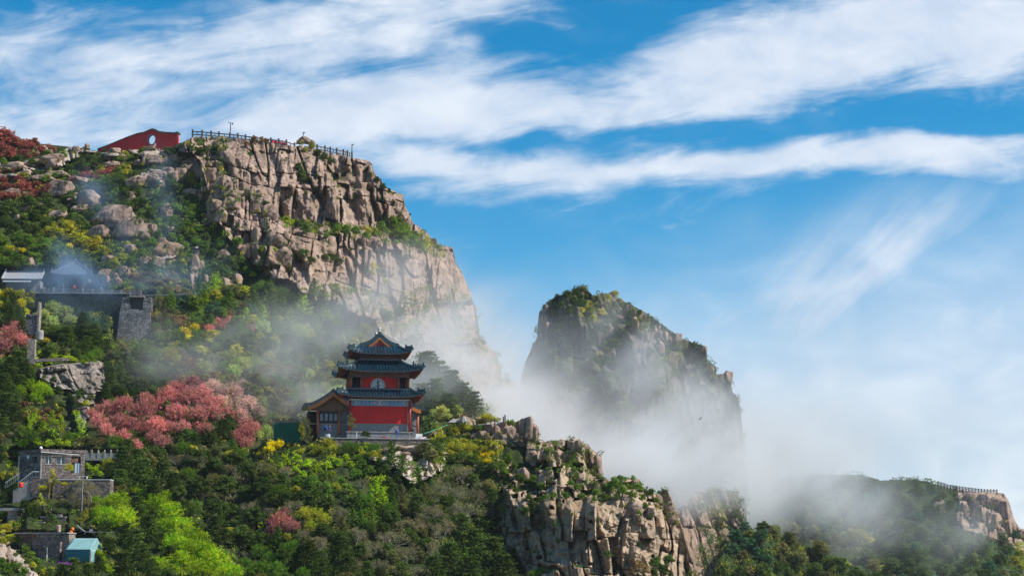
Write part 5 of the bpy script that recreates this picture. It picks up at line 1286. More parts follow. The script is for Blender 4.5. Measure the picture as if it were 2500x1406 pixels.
# ---------------------------------------------------------------- the three-storey temple tower
YAW = math.radians(9); D0 = 286.0
BASE = P(926, 1074, D0)
def zf(v, y=0.0):
    """height above the terrace of something seen at row v, y metres behind the front wall"""
    return P(926, v, D0 + y * math.cos(YAW)).z - BASE.z
tower = thing('temple_tower', 'three-storey red temple tower with dark glazed upturned roofs on the rocky spur', 'tower', BASE, YAW)
YC = 4.4
zp = zf(1055)
bevel(box('plinth', M_GBR, tower, -4.9, 5.0, -0.75, 9.6, -0.2, zp - 0.09), 0.03)
box('plinth_slab', M_STN, tower, -5.0, 5.1, -0.85, 9.7, zp - 0.087, zp + 0.05)
box('lower_wall', M_GBR, tower, -4.42, 4.42, 0.0, 8.8, zp + 0.05, zf(966))
box('brick_course', M_STN, tower, -4.46, 4.46, -0.05, -0.001, zf(1035.5), zf(1034))
box('red_wall', M_RED, tower, -4.22, 4.22, -0.10, -0.052, zf(1033.8), zf(991.2))
box('painted_frieze', M_FRZ, tower, -4.42, 4.42, -0.20, -0.12, -0.42, 0.42).location = (0, 0, (zf(990.8) + zf(977.5)) / 2)
box('white_band', M_WHT, tower, -4.6, 4.62, -0.30, -0.05, zf(977.2), zf(975.2))
for x in (-4.5, 0.0, 4.5):
    b = box('carved_corbel', M_LAT, tower, x - 0.26, x + 0.26, -0.27, -0.202, zf(990), zf(978))
for x, y in ((-4.45, -0.35), (4.5, -0.35), (4.5, 4.4), (4.5, 8.9), (-4.45, 8.9)):
    MB().bar((x, y, zp + 0.05), (x, y, zf(977.5, y)), 0.21, 12).build('column', M_REDC, tower, smooth=True)
z1e = zf(967, -1.8); z1t = zf(949.5, 0.0)
brackets(tower, YC, 4.6, 4.6, zf(976, -0.1), 11, 0.62)
HipRoof(YC, 4.45, 4.45, 6.25, 6.25, z1e, z1t + 0.05, 0.52, 0.10).build(tower)
MB().box(-4.7, 4.7, YC - 4.7, YC + 4.7, z1t - 0.25, z1t + 0.12).build('ridge_course', T_TILE2, tower)
# second storey: open gallery round a red room
z2b = z1t + 0.12; z2c = zf(905, 0.0)
box('gallery_room', M_RED, tower, -2.62, 2.62, 0.35, 8.4, z2b, zf(917))
box('gallery_back_wall', M_VOID, tower, -4.0, 4.0, 2.4, 7.6, z2b, zf(917))  # walls coloured near-black for the shade deep in the gallery
for sx in (-1, 1):
    for y in (-0.02, 2.2, 4.4, 6.6, 8.8):
        MB().bar((sx * 4.32, y, z2b), (sx * 4.32, y, zf(922)), 0.15, 10).build('column', M_ORC, tower, smooth=True)
    MB().bar((sx * 2.78, -0.02, z2b), (sx * 2.78, -0.02, zf(922)), 0.16, 10).build('column', M_ORC, tower, smooth=True)
    r = MB()
    for z in (0.18, 0.62): r.beam((sx * 2.9, -0.02, z2b + z), (sx * 4.2, -0.02, z2b + z), 0.06, 0.06); r.beam((sx * 4.32, 0, z2b + z), (sx * 4.32, 8.8, z2b + z), 0.06, 0.06)
    for k in range(6): r.beam((sx * (2.95 + k * 0.25), -0.02, z2b), (sx * (2.95 + k * 0.25), -0.02, z2b + 0.62), 0.04, 0.04)
    for k in range(30): r.beam((sx * 4.32, 0.15 + k * 0.29, z2b), (sx * 4.32, 0.15 + k * 0.29, z2b + 0.62), 0.04, 0.04)
    r.build('balustrade', M_DRK, tower)
# carved lintel with scalloped lower edge
def lintel(x0, x1, ztop, zlow, drop, y, par):
    n = 24; m = MB()
    for i in range(n):
        a = x0 + (x1 - x0) * i / n; b_ = x0 + (x1 - x0) * (i + 1) / n; q = abs((a + b_) / 2 - (x0 + x1) / 2) / ((x1 - x0) / 2)
        d = drop * max(0, (q - 0.70) / 0.30) ** 0.8; m.box(a, b_, y - 0.1, y + 0.1, zlow - d, ztop)
    m.build('carved_lintel', M_BRK, par)
zl = zf(920.5); lintel(-2.65, 2.65, zf(912), zl, 0.42, -0.12, tower)
for sx in (-1, 1): lintel(min(sx * 2.7, sx * 4.4), max(sx * 2.7, sx * 4.4), zf(912), zf(921), 0.2, -0.12, tower); box('side_lintel', M_BRK, tower, sx * 4.32 - 0.1, sx * 4.32 + 0.1, 0, 8.8, zf(921), zf(912))
box('tie_beam', M_BRN, tower, -4.5, 4.5, -0.2, 9.0, zf(912) + 0.001, zf(908.5))
# the round window
win = bpy.data.objects.new('round_window', None); COL.objects.link(win); win.parent = tower; win.location = (-0.28, 0.30, zf(940.5))
def disc(r, y0, y1, seg, cut, r0=0.0):
    m = MB(); vs = []; a = []
    for k in range(seg):
        an = 6.28318 * k / seg; a.append((math.cos(an), max(math.sin(an) * r, cut) / r))
    n = len(a)
    for y in (y0, y1):
        for c, s_ in a: vs.append((c * r, y, s_ * r))
    if r0:
        for y in (y0, y1):
            for k in range(seg):
                an = 6.28318 * k / seg; vs.append((math.cos(an) * r0, y, max(math.sin(an) * r0, cut)))
        fs = [(k, (k + 1) % n, 2 * n + (k + 1) % n, 2 * n + k) for k in range(n)] + [(2 * n + k, 2 * n + (k + 1) % n, 3 * n + (k + 1) % n, 3 * n + k) for k in range(n)] + [(n + k, n + (k + 1) % n, (k + 1) % n, k) for k in range(n)]
    else: fs = [tuple(range(n)), tuple(range(2 * n - 1, n - 1, -1))] + [(k, n + k, n + (k + 1) % n, (k + 1) % n) for k in range(n)]
    return m.add(vs, fs)
cutz = z2b - zf(940.5) + 0.0
disc(1.10, -0.14, 0.04, 40, cutz, 0.86).build('window_ring', pmat('grey_ring', (0.40, 0.38, 0.37), 0.7), win)
disc(0.85, -0.04, 0.02, 40, cutz).build('lattice_pane', M_ICE, win)
box('mullion', M_DRK, win, -0.10, 0.10, -0.10, -0.045, cutz, 0.84)
# roof of the second storey
brackets(tower, YC, 4.4, 4.4, zf(909), 11, 0.66)
HipRoof(YC, 2.95, 2.95, 6.1, 6.1, zf(905, -1.7), zf(879, 1.5), 0.60, 0.12).build(tower, figs=5)
MB().box(-3.15, 3.15, YC - 3.15, YC + 3.15, zf(880, 1.4), zf(877, 1.4)).build('ridge_course', T_TILE2, tower)
# third storey
zt0 = zf(877.5, 1.4)
box('top_room', M_BRK, tower, -2.75, 2.75, YC - 2.75, YC + 2.75, zt0, zf(860, 1.5))
for x in (-2.75, -0.95, 0.95, 2.75): MB().bar((x, YC - 2.8, zt0), (x, YC - 2.8, zf(866, 1.5)), 0.11, 8).build('column', M_BRK, tower)
brackets(tower, YC, 2.8, 2.8, zf(871, 1.5), 8, 0.72)
z3e = zf(862, 0.0); z3t = zf(843.5, 1.7)
HipRoof(YC, 2.75, 2.75, 4.55, 4.55, z3e, z3t, 0.56, 0.12).build(tower)
# gable on top, its end turned to the front
zr = zf(818, 2.0); g = MB(); GW = 2.75; y0, y1 = YC - 2.75, YC + 2.75
def gz(q): return z3t + (zr - z3t) * (1 - abs(q)) - 0.22 * math.sin(math.pi * abs(q)) * (zr - z3t)
for sg in (-1, 1):
    b0 = len(g.v)
    for i in range(9):
        q = i / 8
        for y in (y0 - 0.15, y1 + 0.15): g.v.append(Vector((sg * q * GW, y, gz(q))))
    for i in range(8): g.f.append((b0 + 2 * i, b0 + 2 * i + 1, b0 + 2 * i + 3, b0 + 2 * i + 2))
gr = g.build('gable_roof', T_TILE, tower)
r = MB(); vg = MB()
for sg in (-1, 1):
    for k in range(14):
        y = y0 + 0.3 + (y1 - y0 - 0.6) * k / 13
        vs, fs = tube([(sg * q * GW, y, gz(q) + 0.03) for q in (0, .25, .5, .75, 1)], [0.085] * 5, 6); r.add(vs, fs)
    for y in (y0 + 0.02, y1 - 0.02):
        for i in range(8):
            a, b_ = i / 8, (i + 1) / 8; vg.beam((sg * a * GW * 1.04, y, gz(a) + 0.05), (sg * b_ * GW * 1.04, y, gz(b_) - 0.05), 0.5, 0.66)
r.build('tile_rows', T_TILE, gr, 'stuff', True); vg.build('verge_ridge', T_TILE2, gr)
def chevron(name, mat, par, y, t0, t1, q1, dz0=0.0):
    m = MB()
    for sg in (-1, 1):
        for i in range(8):
            a, b_ = q1 * i / 8, q1 * (i + 1) / 8
            m.add([(sg * a * GW, y, gz(a) - t0), (sg * b_ * GW, y, gz(b_) - t0), (sg * b_ * GW, y, gz(b_) - t1), (sg * a * GW, y, gz(a) - t1),
                   (sg * a * GW, y + 0.1, gz(a) - t0), (sg * b_ * GW, y + 0.1, gz(b_) - t0), (sg * b_ * GW, y + 0.1, gz(b_) - t1), (sg * a * GW, y + 0.1, gz(a) - t1)],
                  [(0, 1, 2, 3), (7, 6, 5, 4), (3, 2, 6, 7), (0, 4, 5, 1)])
    return m.build(name, mat, par)
chevron('gable_board', M_ORB, tower, y0 - 0.28, 0.42, 0.64, 0.56); chevron('inner_gable_board', M_BRN, tower, y0 - 0.20, 0.68, 0.95, 0.42)
MB().add([(-GW, y0 - 0.05, z3t), (GW, y0 - 0.05, z3t), (0, y0 - 0.05, zr - 0.1)], [(0, 1, 2)]).build('gable_panel', M_RED, tower)
MB().beam((0, y0 - 0.25, zr + 0.12), (0, y1 + 0.25, zr + 0.12), 0.34, 0.5).build('top_ridge', T_TILE2, tower)
for y in (y0 - 0.1, y1 + 0.1): MB().lathe([(0.16, 0), (0.22, 0.2), (0.12, 0.4), (0.18, 0.55), (0.05, 0.85)], 8, (0, y, zr + 0.3)).build('finial', T_TILE2, tower)

# ---------------------------------------------------------------- side halls
def hall(label, x0c, yf, depth, halfw, v_eave, v_peak, v_floor, cols, full, board=True):
    h = thing('side_hall', label, 'hall', BASE + Matrix.Rotation(YAW, 3, 'Z') @ Vector((x0c, yf, 0)), YAW)
    ze = zf(v_eave, yf); zk = zf(v_peak, yf); z0 = zf(v_floor, yf)
    def hz(q): return zk - (zk - ze) * (q + 0.13 * math.sin(math.pi * q)) + 0.25 * max(0, q - 0.8) / 0.2 * q
    for sg in (-1, 1):
        if sg not in full: continue
        m = MB(); r = MB(); e = MB()
        for i in range(9):
            for y in (-0.9, depth + 0.6): m.v.append(Vector((sg * halfw * i / 8, y, hz(i / 8))))
            for y in (-0.9, depth + 0.6): m.v.append(Vector((sg * halfw * i / 8, y, hz(i / 8) - 0.2)))
        for i in range(8):
            m.f += [(4 * i, 4 * i + 1, 4 * i + 5, 4 * i + 4), (4 * i + 2, 4 * i + 6, 4 * i + 7, 4 * i + 3), (4 * i, 4 * i + 4, 4 * i + 6, 4 * i + 2)]
        m.f.append((32, 33, 35, 34)); ro = m.build('roof', T_TILE, h)
        for k in range(int((depth + 1.4) / 0.36)):
            y = -0.8 + k * 0.36; vs, fs = tube([(sg * halfw * q, y, hz(q) + 0.03) for q in (0, .2, .4, .6, .8, 1.015)], [0.085] * 6, 6); r.add(vs, fs)
        r.build('tile_rows', T_TILE, ro, 'stuff', True)
        for i in range(8): e.beam((sg * halfw * i / 8, -0.75, hz(i / 8) + 0.1), (sg * halfw * (i + 1) / 8, -0.75, hz((i + 1) / 8) + 0.1), 0.5, 0.36)
        e.build('verge_ridge', T_TILE2, ro)
        b = MB()
        for i in range(1, 9):
            a, c = (i - 1) / 9.2, i / 9.2
            b.add([(sg * halfw * a, -1.02, hz(a) - 0.22), (sg * halfw * c, -1.02, hz(c) - 0.22), (sg * halfw * c, -1.02, hz(c) - 0.78), (sg * halfw * a, -1.02, hz(a) - 0.78),
                   (sg * halfw * a, -0.92, hz(a) - 0.22), (sg * halfw * c, -0.92, hz(c) - 0.22), (sg * halfw * c, -0.92, hz(c) - 0.78), (sg * halfw * a, -0.92, hz(a) - 0.78)], [(0, 1, 2, 3), (7, 6, 5, 4), (3, 2, 6, 7), (0, 4, 5, 1), (1, 5, 6, 2)])
        b.build('gable_board', M_ORB, h)
    MB().beam((0, -1.0, zk + 0.15), (0, depth + 0.7, zk + 0.15), 0.32, 0.44).build('top_ridge', T_TILE2, h)
    g = MB(); zb = zf(1003, yf)
    pts = [(-halfw * .86, 0, zb)] + [(-halfw * q, 0, hz(q) - 0.25) for q in (0.84, .6, .4, .2, 0)] + [(halfw * q, 0, hz(q) - 0.25) for q in (.2, .4, .6, .84)] + [(halfw * .86, 0, zb)]
    if -1 not in full: pts = [p for p in pts if p[0] >= 0]; pts = [(0, 0, zb)] + pts
    g.add(pts, [tuple(range(len(pts)))[::-1]]).build('gable_infill', M_BRN, h)
    xl = -halfw * 0.86 if -1 in full else 0
    for z in (zb, zb + 0.5, zb + 0.95): MB().beam((xl * (0.9 if z > zb + .3 else 1), -0.12, z), (halfw * (0.74 if z > zb + .3 else 0.86), -0.12, z), 0.16, 0.16).build('tie_beam', M_BRN, h)
    box('hall_wall', M_GBR, h, cols[0] + 0.05 if -1 in full else xl, halfw * 0.84, 0.35, depth, z0 - 1.0, zb)
    if -1 in full:
        box('porch_shade', M_VOID, h, xl * 0.95, cols[0], 2.2, depth, z0 - 1.0, zb)  # black block stands for the shade under the porch eave
        for y in (1.6, 3.4, 5.2): MB().bar((xl * 0.93, y, z0 - 0.6), (xl * 0.93, y, zb), 0.17, 8).build('column', M_DRK, h)
    box('stone_band', M_STN, h, xl * 0.98, halfw * 0.84, 0.28, 0.349, zf(1036.5, yf), zf(1034.5, yf))
    for x in cols: MB().bar((x, -0.1, z0 - 0.6), (x, -0.1, zb), 0.19, 10).build('column', M_ORC, h, smooth=True)
    return h, z0, zb
h, z0, zb = hall('smaller hall with orange gable boards left of the temple tower', -6.9, 1.3, 6.5, 4.35, 996, 957, 1053, (-2.25, 0.95), (-1, 1))
box('window_wall', M_DRK, h, -2.0, 0.75, 0.2, 0.34, zf(1034.3, 1.3), zb - 0.1)
for x in (-1.68, -0.98, -0.26, 0.44):
    w = box('window', M_DRK, h, x - 0.26, x + 0.26, 0.14, 0.199, zf(1028.5, 1.3), zf(1010.5, 1.3)); box('lattice_pane', M_LAT, w, x - 0.20, x + 0.20, 0.10, 0.139, zf(1027.5, 1.3), zf(1011.5, 1.3))
    bb = MB()
    for dx in (-0.1, 0, 0.1): bb.box(x + dx - 0.012, x + dx + 0.012, 0.075, 0.099, zf(1027.5, 1.3), zf(1011.5, 1.3))
    for k in range(5): z = zf(1027.5, 1.3) + (zf(1011.5, 1.3) - zf(1027.5, 1.3)) * (k + 0.5) / 5; bb.box(x - 0.2, x + 0.2, 0.075, 0.098, z - 0.012, z + 0.012)
    bb.build('lattice', M_DRK, w)
hall('small hall with one orange gable board right of the temple tower', 2.6, 3.0, 6.0, 4.45, 1001, 962, 1053, (3.45,), (1,))

# ---------------------------------------------------------------- terrace in front
def loc(u, v, D): return P(u, v, D)
ter = thing('stone_terrace', 'grey rubble terrace wall with pale edging slabs below the temple tower', 'terrace', BASE, YAW)
box('rubble_wall', M_RUB, ter, -9.0, 7.4, -3.4, 10.0, -2.4, -0.10)
rs_ = random.Random(4)
x = -9.05
while x < 7.4:
    w = rs_.uniform(0.9, 1.6); bevel(box('slab', M_STN, ter, x, min(x + w - 0.02, 7.45), -3.5, -1.2, -0.097, 0.02 + rs_.uniform(0, 0.03)), 0.02); x += w
box('terrace_paving', M_STN, ter, -9.0, 7.4, -1.195, 9.9, -0.098, 0.005)
TB = Matrix.Translation(BASE) @ Matrix.Rotation(YAW, 4, 'Z')
def tl(x, y, z=0.0): return TB @ Vector((x, y, z))
M_MET = pmat('worn_metal', (0.35, 0.36, 0.37), 0.5, metal=0.3, var=0.3); M_PLK = pmat('raw_plank', (0.50, 0.40, 0.28), 0.8, var=0.35, scale=5)
def lab(o, label, cat, group=None): return tag(o, label, cat, group)
o = MB().lathe([(0.34, 0), (0.48, 0.2), (0.46, 0.21), (0.30, 0.03)], 16).build('basin', pmat('red_plastic', (0.62, 0.03, 0.05), 0.4)); o.location = tl(0.45, -3.0, 0.03); lab(o, 'red plastic basin on the terrace edge left of the worker', 'basin')
t_ = thing('sawhorse', 'pale metal sawhorse on the terrace just left of the worker', 'sawhorse', tl(1.5, -2.6, 0.03), YAW)
for sx in (-0.35, 0.35):
    for sy in (-0.2, 0.2): MB().bar((sx * 1.2, sy * 1.6, 0), (sx, 0, 0.62), 0.025).build('leg', M_MET, t_)
MB().beam((-0.5, 0, 0.64), (0.5, 0, 0.64), 0.08, 0.06).build('top_rail', M_MET, t_)
for i, (x, y, L, a, z, lb) in enumerate(((2.6, -2.6, 1.5, 0.1, 0.08, 'short pale plank lying right of the worker'), (3.3, -2.4, 1.2, -0.15, 0.08, 'pale board on the terrace below the tower column'), (5.1, -2.2, 2.0, 0.35, 0.10, 'long plank on the terrace by the stacked crates'), (6.4, -2.6, 1.3, 0.5, 0.25, 'reddish plank tilted over the terrace end'))):
    o = MB().box(-L / 2, L / 2, -0.12, 0.12, 0, 0.05).build('plank', M_PLK); o.location = tl(x, y, z); o.rotation_euler = (0, 0.06 * i, YAW + a); lab(o, lb, 'plank')
for i, (x, z, lb) in enumerate(((5.7, 0.03, 'white slatted crate at the bottom of the pile by the right hall'), (5.75, 0.47, 'white slatted crate in the middle of the pile by the right hall'), (6.3, 0.03, 'white slatted crate beside the pile at the terrace end'))):
    c = thing('crate', lb, 'crate', tl(x, -1.6, z), YAW + 0.1 * i)
    for k in range(3):
        for yy in (-0.3, 0.3): MB().box(-0.5, 0.5, yy - 0.015, yy + 0.015, 0.02 + k * 0.14, 0.12 + k * 0.14).build('slat', M_WHT, c)
    for xx in (-0.47, 0.47): MB().box(xx - 0.03, xx + 0.03, -0.28, 0.28, 0, 0.42).build('end_board', M_WHT, c)
for x, z, lb, mt in ((4.25, 0, 'pale upright post standing in front of the plinth', M_PLK), (-3.6, 0, 'white upright post half hidden by the sapling at the terrace', M_WHT)):
    o = MB().box(-0.06, 0.06, -0.06, 0.06, 0, 0.95).build('post', mt); o.location = tl(x, -2.9, 0.03); lab(o, lb, 'post')
o = MB().lathe([(0.22, 0), (0.26, 0.25), (0.2, 0.5), (0.05, 0.56)], 10).build('bucket', M_DRK); o.location = tl(5.0, -0.5, zp + 0.05); lab(o, 'dark bucket by the foot of the right red column', 'bucket')
o = MB().lathe([(0.42, 0), (0.45, 0.15), (0.42, 0.55), (0.40, 0.6)], 14).build('barrel', pmat('pale_blue', (0.35, 0.42, 0.50), 0.5)); o.location = tl(-7.9, -2.6, 0.0); lab(o, 'pale blue tub among the bushes before the left hall', 'tub')
# green sheet fence
M_GRS = pmat('green_sheet', (0.012, 0.20, 0.12), 0.5, var=0.25, scale=1.5)
gf = thing('sheet_fence', 'tall green corrugated sheet fence behind the yellow bush', 'fence', P(700, 1088, 288), math.radians(4))
kf = 288 / FPX; W = 64 * kf / 6; HT = P(700, 1031, 288).z - P(700, 1092, 288).z
for i in range(6):
    m = MB(); n = 10; x0 = -32 * kf + W * i; vs = []
    for j in range(n + 1):
        for z in (0, HT + 0.05 * (i % 2)): vs.append((x0 + (W - 0.02) * j / n, 0.05 * (-1) ** (j), z - 0.3))
    for j in range(n + 1):
        for z in (0, HT + 0.05 * (i % 2)): vs.append((x0 + (W - 0.02) * j / n, 0.05 * (-1) ** (j) + 0.02, z - 0.3))
    nn = 2 * (n + 1); fs = []
    for j in range(n): a = 2 * j; fs += [(a, a + 2, a + 3, a + 1), (nn + a, nn + a + 1, nn + a + 3, nn + a + 2), (a + 1, a + 3, nn + a + 3, nn + a + 1)]
    m.add(vs, fs).build('sheet', M_GRS, gf)
for x in (-32, 0, 31): MB().box(x * kf - 0.05, x * kf + 0.05, 0.08, 0.18, -0.4, HT).build('post', M_MET, gf)
# ---------------------------------------------------------------- helper: a plane through a seen point, turned by yaw
def on_plane(u, v, p0, yaw):
    """where the sight line (u, v) meets the upright plane through p0 whose front faces (sin yaw, -cos yaw)"""
    n = Vector((math.sin(yaw), -math.cos(yaw), 0)); d = P(u, v, 1.0)
    return d * (p0.dot(n) / d.dot(n))
def local(pt, p0, yaw):
    return Matrix.Rotation(-yaw, 3, 'Z') @ (pt - p0)
from mathutils.geometry import tessellate_polygon

# ---------------------------------------------------------------- red wall with moon gate on the hilltop
wy = math.radians(-9); w0 = P(345, 360, 386)
mw = thing('moon_gate_wall', 'long red wall with a round moon gate and wavy dark coping on the hilltop', 'wall', w0, wy)
top = [(238, 366), (255, 360), (270, 354), (290, 345.5), (312, 336.5), (335, 328.5), (350, 326), (360, 321), (370, 317.5), (378, 319.5), (386, 324), (400, 326), (415, 326.5), (434, 328)]
bot = [(434, 370), (400, 372), (300, 376), (238, 380)]
def L_(u, v): q = local(on_plane(u, v, w0, wy), w0, wy); return (q.x, q.z)
outer = [L_(*p) for p in top] + [L_(*p) for p in bot]
hc = L_(370, 341); hr = 12.2 * 386 / FPX
hole = [(hc[0] + hr * 0.80 * math.cos(a), hc[1] + hr * math.sin(a)) for a in [6.28318 * k / 40 for k in range(40)]]
def slab_with_hole(outer, hole, y0, y1):
    loops = [[Vector((x, 0, z)) for x, z in outer], [Vector((x, 0, z)) for x, z in hole]] if hole else [[Vector((x, 0, z)) for x, z in outer]]
    flat = [p for l in loops for p in l]; tri = tessellate_polygon([[Vector((p.x, p.z, 0)) for p in l] for l in loops]); n = len(flat)
    vs = [(p.x, y0, p.z) for p in flat] + [(p.x, y1, p.z) for p in flat]; fs = []
    for a, b, c in tri: fs += [(a, b, c), (n + c, n + b, n + a)]
    o = 0
    for l in loops:
        for i in range(len(l)):
            j = (i + 1) % len(l); fs.append((o + i, n + o + i, n + o + j, o + j))
        o += len(l)
    return MB().add(vs, fs)
slab_with_hole(outer, hole, 0, 0.8).build('wall_body', pmat('wall_red', (0.50, 0.02, 0.025), 0.8, var=0.25, scale=0.8), mw)
ring = MB(); n = 40
for k in range(n):
    a, b_ = 6.28318 * k / n, 6.28318 * (k + 1) / n
    q = lambda r, an, y: (hc[0] + r * 0.80 * math.cos(an), y, hc[1] + r * math.sin(an))
    ring.add([q(hr * 1.12, a, -0.04), q(hr * 1.12, b_, -0.04), q(hr * 0.97, b_, -0.04), q(hr * 0.97, a, -0.04), q(hr * 0.97, a, 0.84), q(hr * 0.97, b_, 0.84), q(hr * 1.12, a, 0.01), q(hr * 1.12, b_, 0.01)], [(0, 1, 2, 3), (3, 2, 5, 4), (0, 6, 7, 1)])
ring.build('gate_ring', pmat('ring_grey', (0.16, 0.15, 0.15), 0.8), mw)
cp = MB(); cm = pmat('dark_green_coping', (0.05, 0.085, 0.045), 0.5, col2=(0.09, 0.075, 0.05), scale=3)
ts = [L_(*p) for p in top]
for i in range(len(ts) - 1):
    a, b_ = ts[i], ts[i + 1]; cp.beam((a[0], 0.55, a[1] + 0.10), (b_[0], 0.55, b_[1] + 0.10), 1.5, 0.16); cp.beam((a[0], 0.55, a[1] + 0.24), (b_[0], 0.55, b_[1] + 0.24), 0.9, 0.14); cp.beam((a[0], 0.55, a[1] + 0.36), (b_[0], 0.55, b_[1] + 0.36), 0.4, 0.12)
cp.build('coping', cm, mw)
e = ts[-1]; MB().box(e[0] - 0.45, e[0] + 0.15, -0.25, 1.35, e[1] + 0.1, e[1] + 0.5).build('coping_end', cm, mw)
s_ = thing('notice_board', 'small pale notice board standing by the moon gate', 'sign', P(378.5, 359, 384), wy)
MB().box(-0.16, 0.16, -0.03, 0.03, 0.15, 0.75).build('board', M_WHT, s_); MB().box(-0.03, 0.03, 0.031, 0.07, -0.3, 0.7).build('post', M_MET, s_)
st = thing('stone_steps', 'pale curved stone steps right of the red hilltop wall', 'steps', P(448, 362, 382), -0.1)
for k in range(5): MB().box(-1.1 + 0.1 * k, 1.4 + 0.02 * k, 0.35 * k, 0.35 * k + 0.34, -0.4, 0.18 * (k + 1)).build('step', M_STN, st)
sr = thing('stair_balustrade', 'short pale balustrade beside the hilltop steps', 'balustrade', P(452, 358, 380), -0.1)
for k in range(5): MB().box(-1.2 + 0.6 * k - 0.07, -1.2 + 0.6 * k + 0.07, -0.07, 0.07, -0.5, 0.65).build('post', M_STN, sr)
for z in (0.2, 0.5): MB().box(-1.2, 1.2, -0.04, 0.04, z, z + 0.1).build('rail', M_STN, sr)

# ---------------------------------------------------------------- fences made of posts and rails
def fence(name, label, cat, pts, mp, mr, postw, posth, rails, sub=0, rw=0.10, rh=0.12, below=0.6, cap=False, panel=None):
    """pts: world points of the post feet"""
    t = thing(name, label, cat, pts[0])
    o0 = pts[0]
    for i, p in enumerate(pts):
        q = p - o0; m = MB().box(q.x - postw / 2, q.x + postw / 2, q.y - postw / 2, q.y + postw / 2, q.z - below, q.z + posth)
        if cap: m.lathe([(postw * 0.45, posth), (postw * 0.62, posth + 0.12), (postw * 0.45, posth + 0.25), (0.02, posth + 0.32)], 8, q)
        m.build('post', mp, t)
        if i:
            a = pts[i - 1] - o0
            for z in rails: MB().beam(a + Vector((0, 0, z)), q + Vector((0, 0, z)), rw, rh).build('rail', mr, t)
            if panel: MB().beam((a + q) / 2 * 0 + a + Vector((0, 0, panel[0])), q + Vector((0, 0, panel[0])), 0.07, panel[1]).build('panel', panel[2], t)
            for k in range(sub):
                f = (k + 1) / (sub + 1); c = a * (1 - f) + q * f; MB().box(c.x - 0.07, c.x + 0.07, c.y - 0.05, c.y + 0.05, c.z + rails[0], c.z + rails[-1]).build('baluster', mr, t)
    return t
M_FST = pmat('dark_fence_stone', (0.13, 0.105, 0.09), 0.85, var=0.3)
fp = [(470, 332), (493, 333), (515, 335), (534, 337), (561, 339), (580, 341), (599, 344), (619, 346), (640, 349), (661, 352), (680, 354), (699, 357), (719, 364)]
def fD(u): return float(baseA(u, crestA(u))) - 1.6
fence('stone_fence', 'dark post and rail fence along the left part of the cliff top', 'fence', [P(u, v + 1, fD(u)) for u, v in fp], M_FST, M_FST, 0.34, 1.42, (0.35, 0.98), 1, 0.16, 0.2)
fp2 = [(757, 366), (774, 368), (793, 371), (806, 374), (822, 377), (838, 380), (848, 383), (859, 386)]
fence('stone_fence', 'dark post and rail fence on the sloping right end of the cliff top', 'fence', [P(u, v + 1, fD(u)) for u, v in fp2], M_FST, M_FST, 0.34, 1.42, (0.35, 0.98), 1, 0.16, 0.2)
o = MB()
for k in range(8):
    a = P(660 + k * 5.2, 344 + k * 0.9, fD(680) + 1.5); b = P(660 + (k + 1) * 5.2, 344 + (k + 1) * 0.9, fD(680) + 1.5)
    y = 0.12 * (-1) ** k
    o.add([a + Vector((0, y, 0.15)), b + Vector((0, -y, 0.15)), b + Vector((0, -y, -0.55)), a + Vector((0, y, -0.55))], [(0, 1, 2, 3)])
b_ = o.build('banner', pmat('red_cloth', (0.72, 0.02, 0.04), 0.7)); sm = b_.modifiers.new('thick', 'SOLIDIFY'); sm.thickness = 0.02; lab(b_, 'bright red banner tied behind the cliff-top fence', 'banner')
def lamp(u, v, vt, label, kind):
    D = fD(u) + 0.3; t = thing('lamp_post' if kind else 'camera_pole', label, 'pole', P(u, v, D)); H = P(u, vt, D).z - P(u, v, D).z
    MB().bar((0, 0, -0.5), (0, 0, H), 0.09, 8).build('pole', M_DRK, t)
    if kind:
        MB().beam((-0.45, 0, H - 0.05), (0.45, 0, H - 0.05), 0.06, 0.06).build('cross_arm', M_DRK, t)
        MB().box(-0.52, -0.30, -0.12, 0.12, H - 0.02, H + 0.16).build('camera', M_MET, t); MB().lathe([(0.05, -0.45), (0.16, -0.35), (0.14, -0.15), (0.04, -0.06)], 8, (0.42, 0, H)).build('lamp_head', M_DRK, t)
    else:
        MB().box(-0.08, 0.36, -0.1, 0.1, H - 0.05, H + 0.14).build('camera', M_DRK, t); MB().box(-0.12, 0.12, 0.10, 0.26, 0.5, 0.9).build('control_box', M_WHT, t)
lamp(562, 340, 300, 'tall thin pole with cross arm and lamp above the cliff-top fence', True)
lamp(740, 344, 325, 'short camera pole standing on the rock stack of the cliff top', False)
lamp(859, 380, 354, 'thin camera pole at the right end of the cliff-top fence', False)
# far fences
def gD(u): return float(baseD(u, crestD(u))) - 2
us = np.linspace(2290, 2434, 20); fence('ridge_fence', 'tiny dark fence along the edge of the far misty ridge', 'fence', [P(u, crestD(u) + 0.5, gD(u)) for u in us], M_FST, M_FST, 0.34, 1.25, (0.45, 1.0), 1, 0.16, 0.16, 2.0)
fence('wire_fence', 'thin wire fence on the misty saddle between cliff and peak', 'fence', [P(u, v, 452) for u, v in ((1224, 917), (1232, 918), (1238, 919), (1247, 927), (1254, 932), (1261, 941))], M_MET, M_MET, 0.12, 1.0, (0.5, 0.95), 0, 0.05, 0.05, 1.5)
M_BPO = pmat('brown_post', (0.14, 0.06, 0.035), 0.8, var=0.3)
fence('rope_fence', 'row of brown posts with pale rope on the rocks right of the tower', 'fence', [P(u, v, D) for u, v, D in ((1163, 1036, 287), (1186, 1035, 286.5), (1208, 1040, 286), (1229, 1032, 288))], M_BPO, M_STN, 0.2, 0.95, (0.75,), 0, 0.05, 0.05, 0.8)
o = MB().box(-0.1, 0.1, -0.1, 0.1, -0.5, 1.15).build('post', M_BPO); o.location = P(1233, 1031, 289); lab(o, 'single brown post beside the round bush on the rocks', 'post')
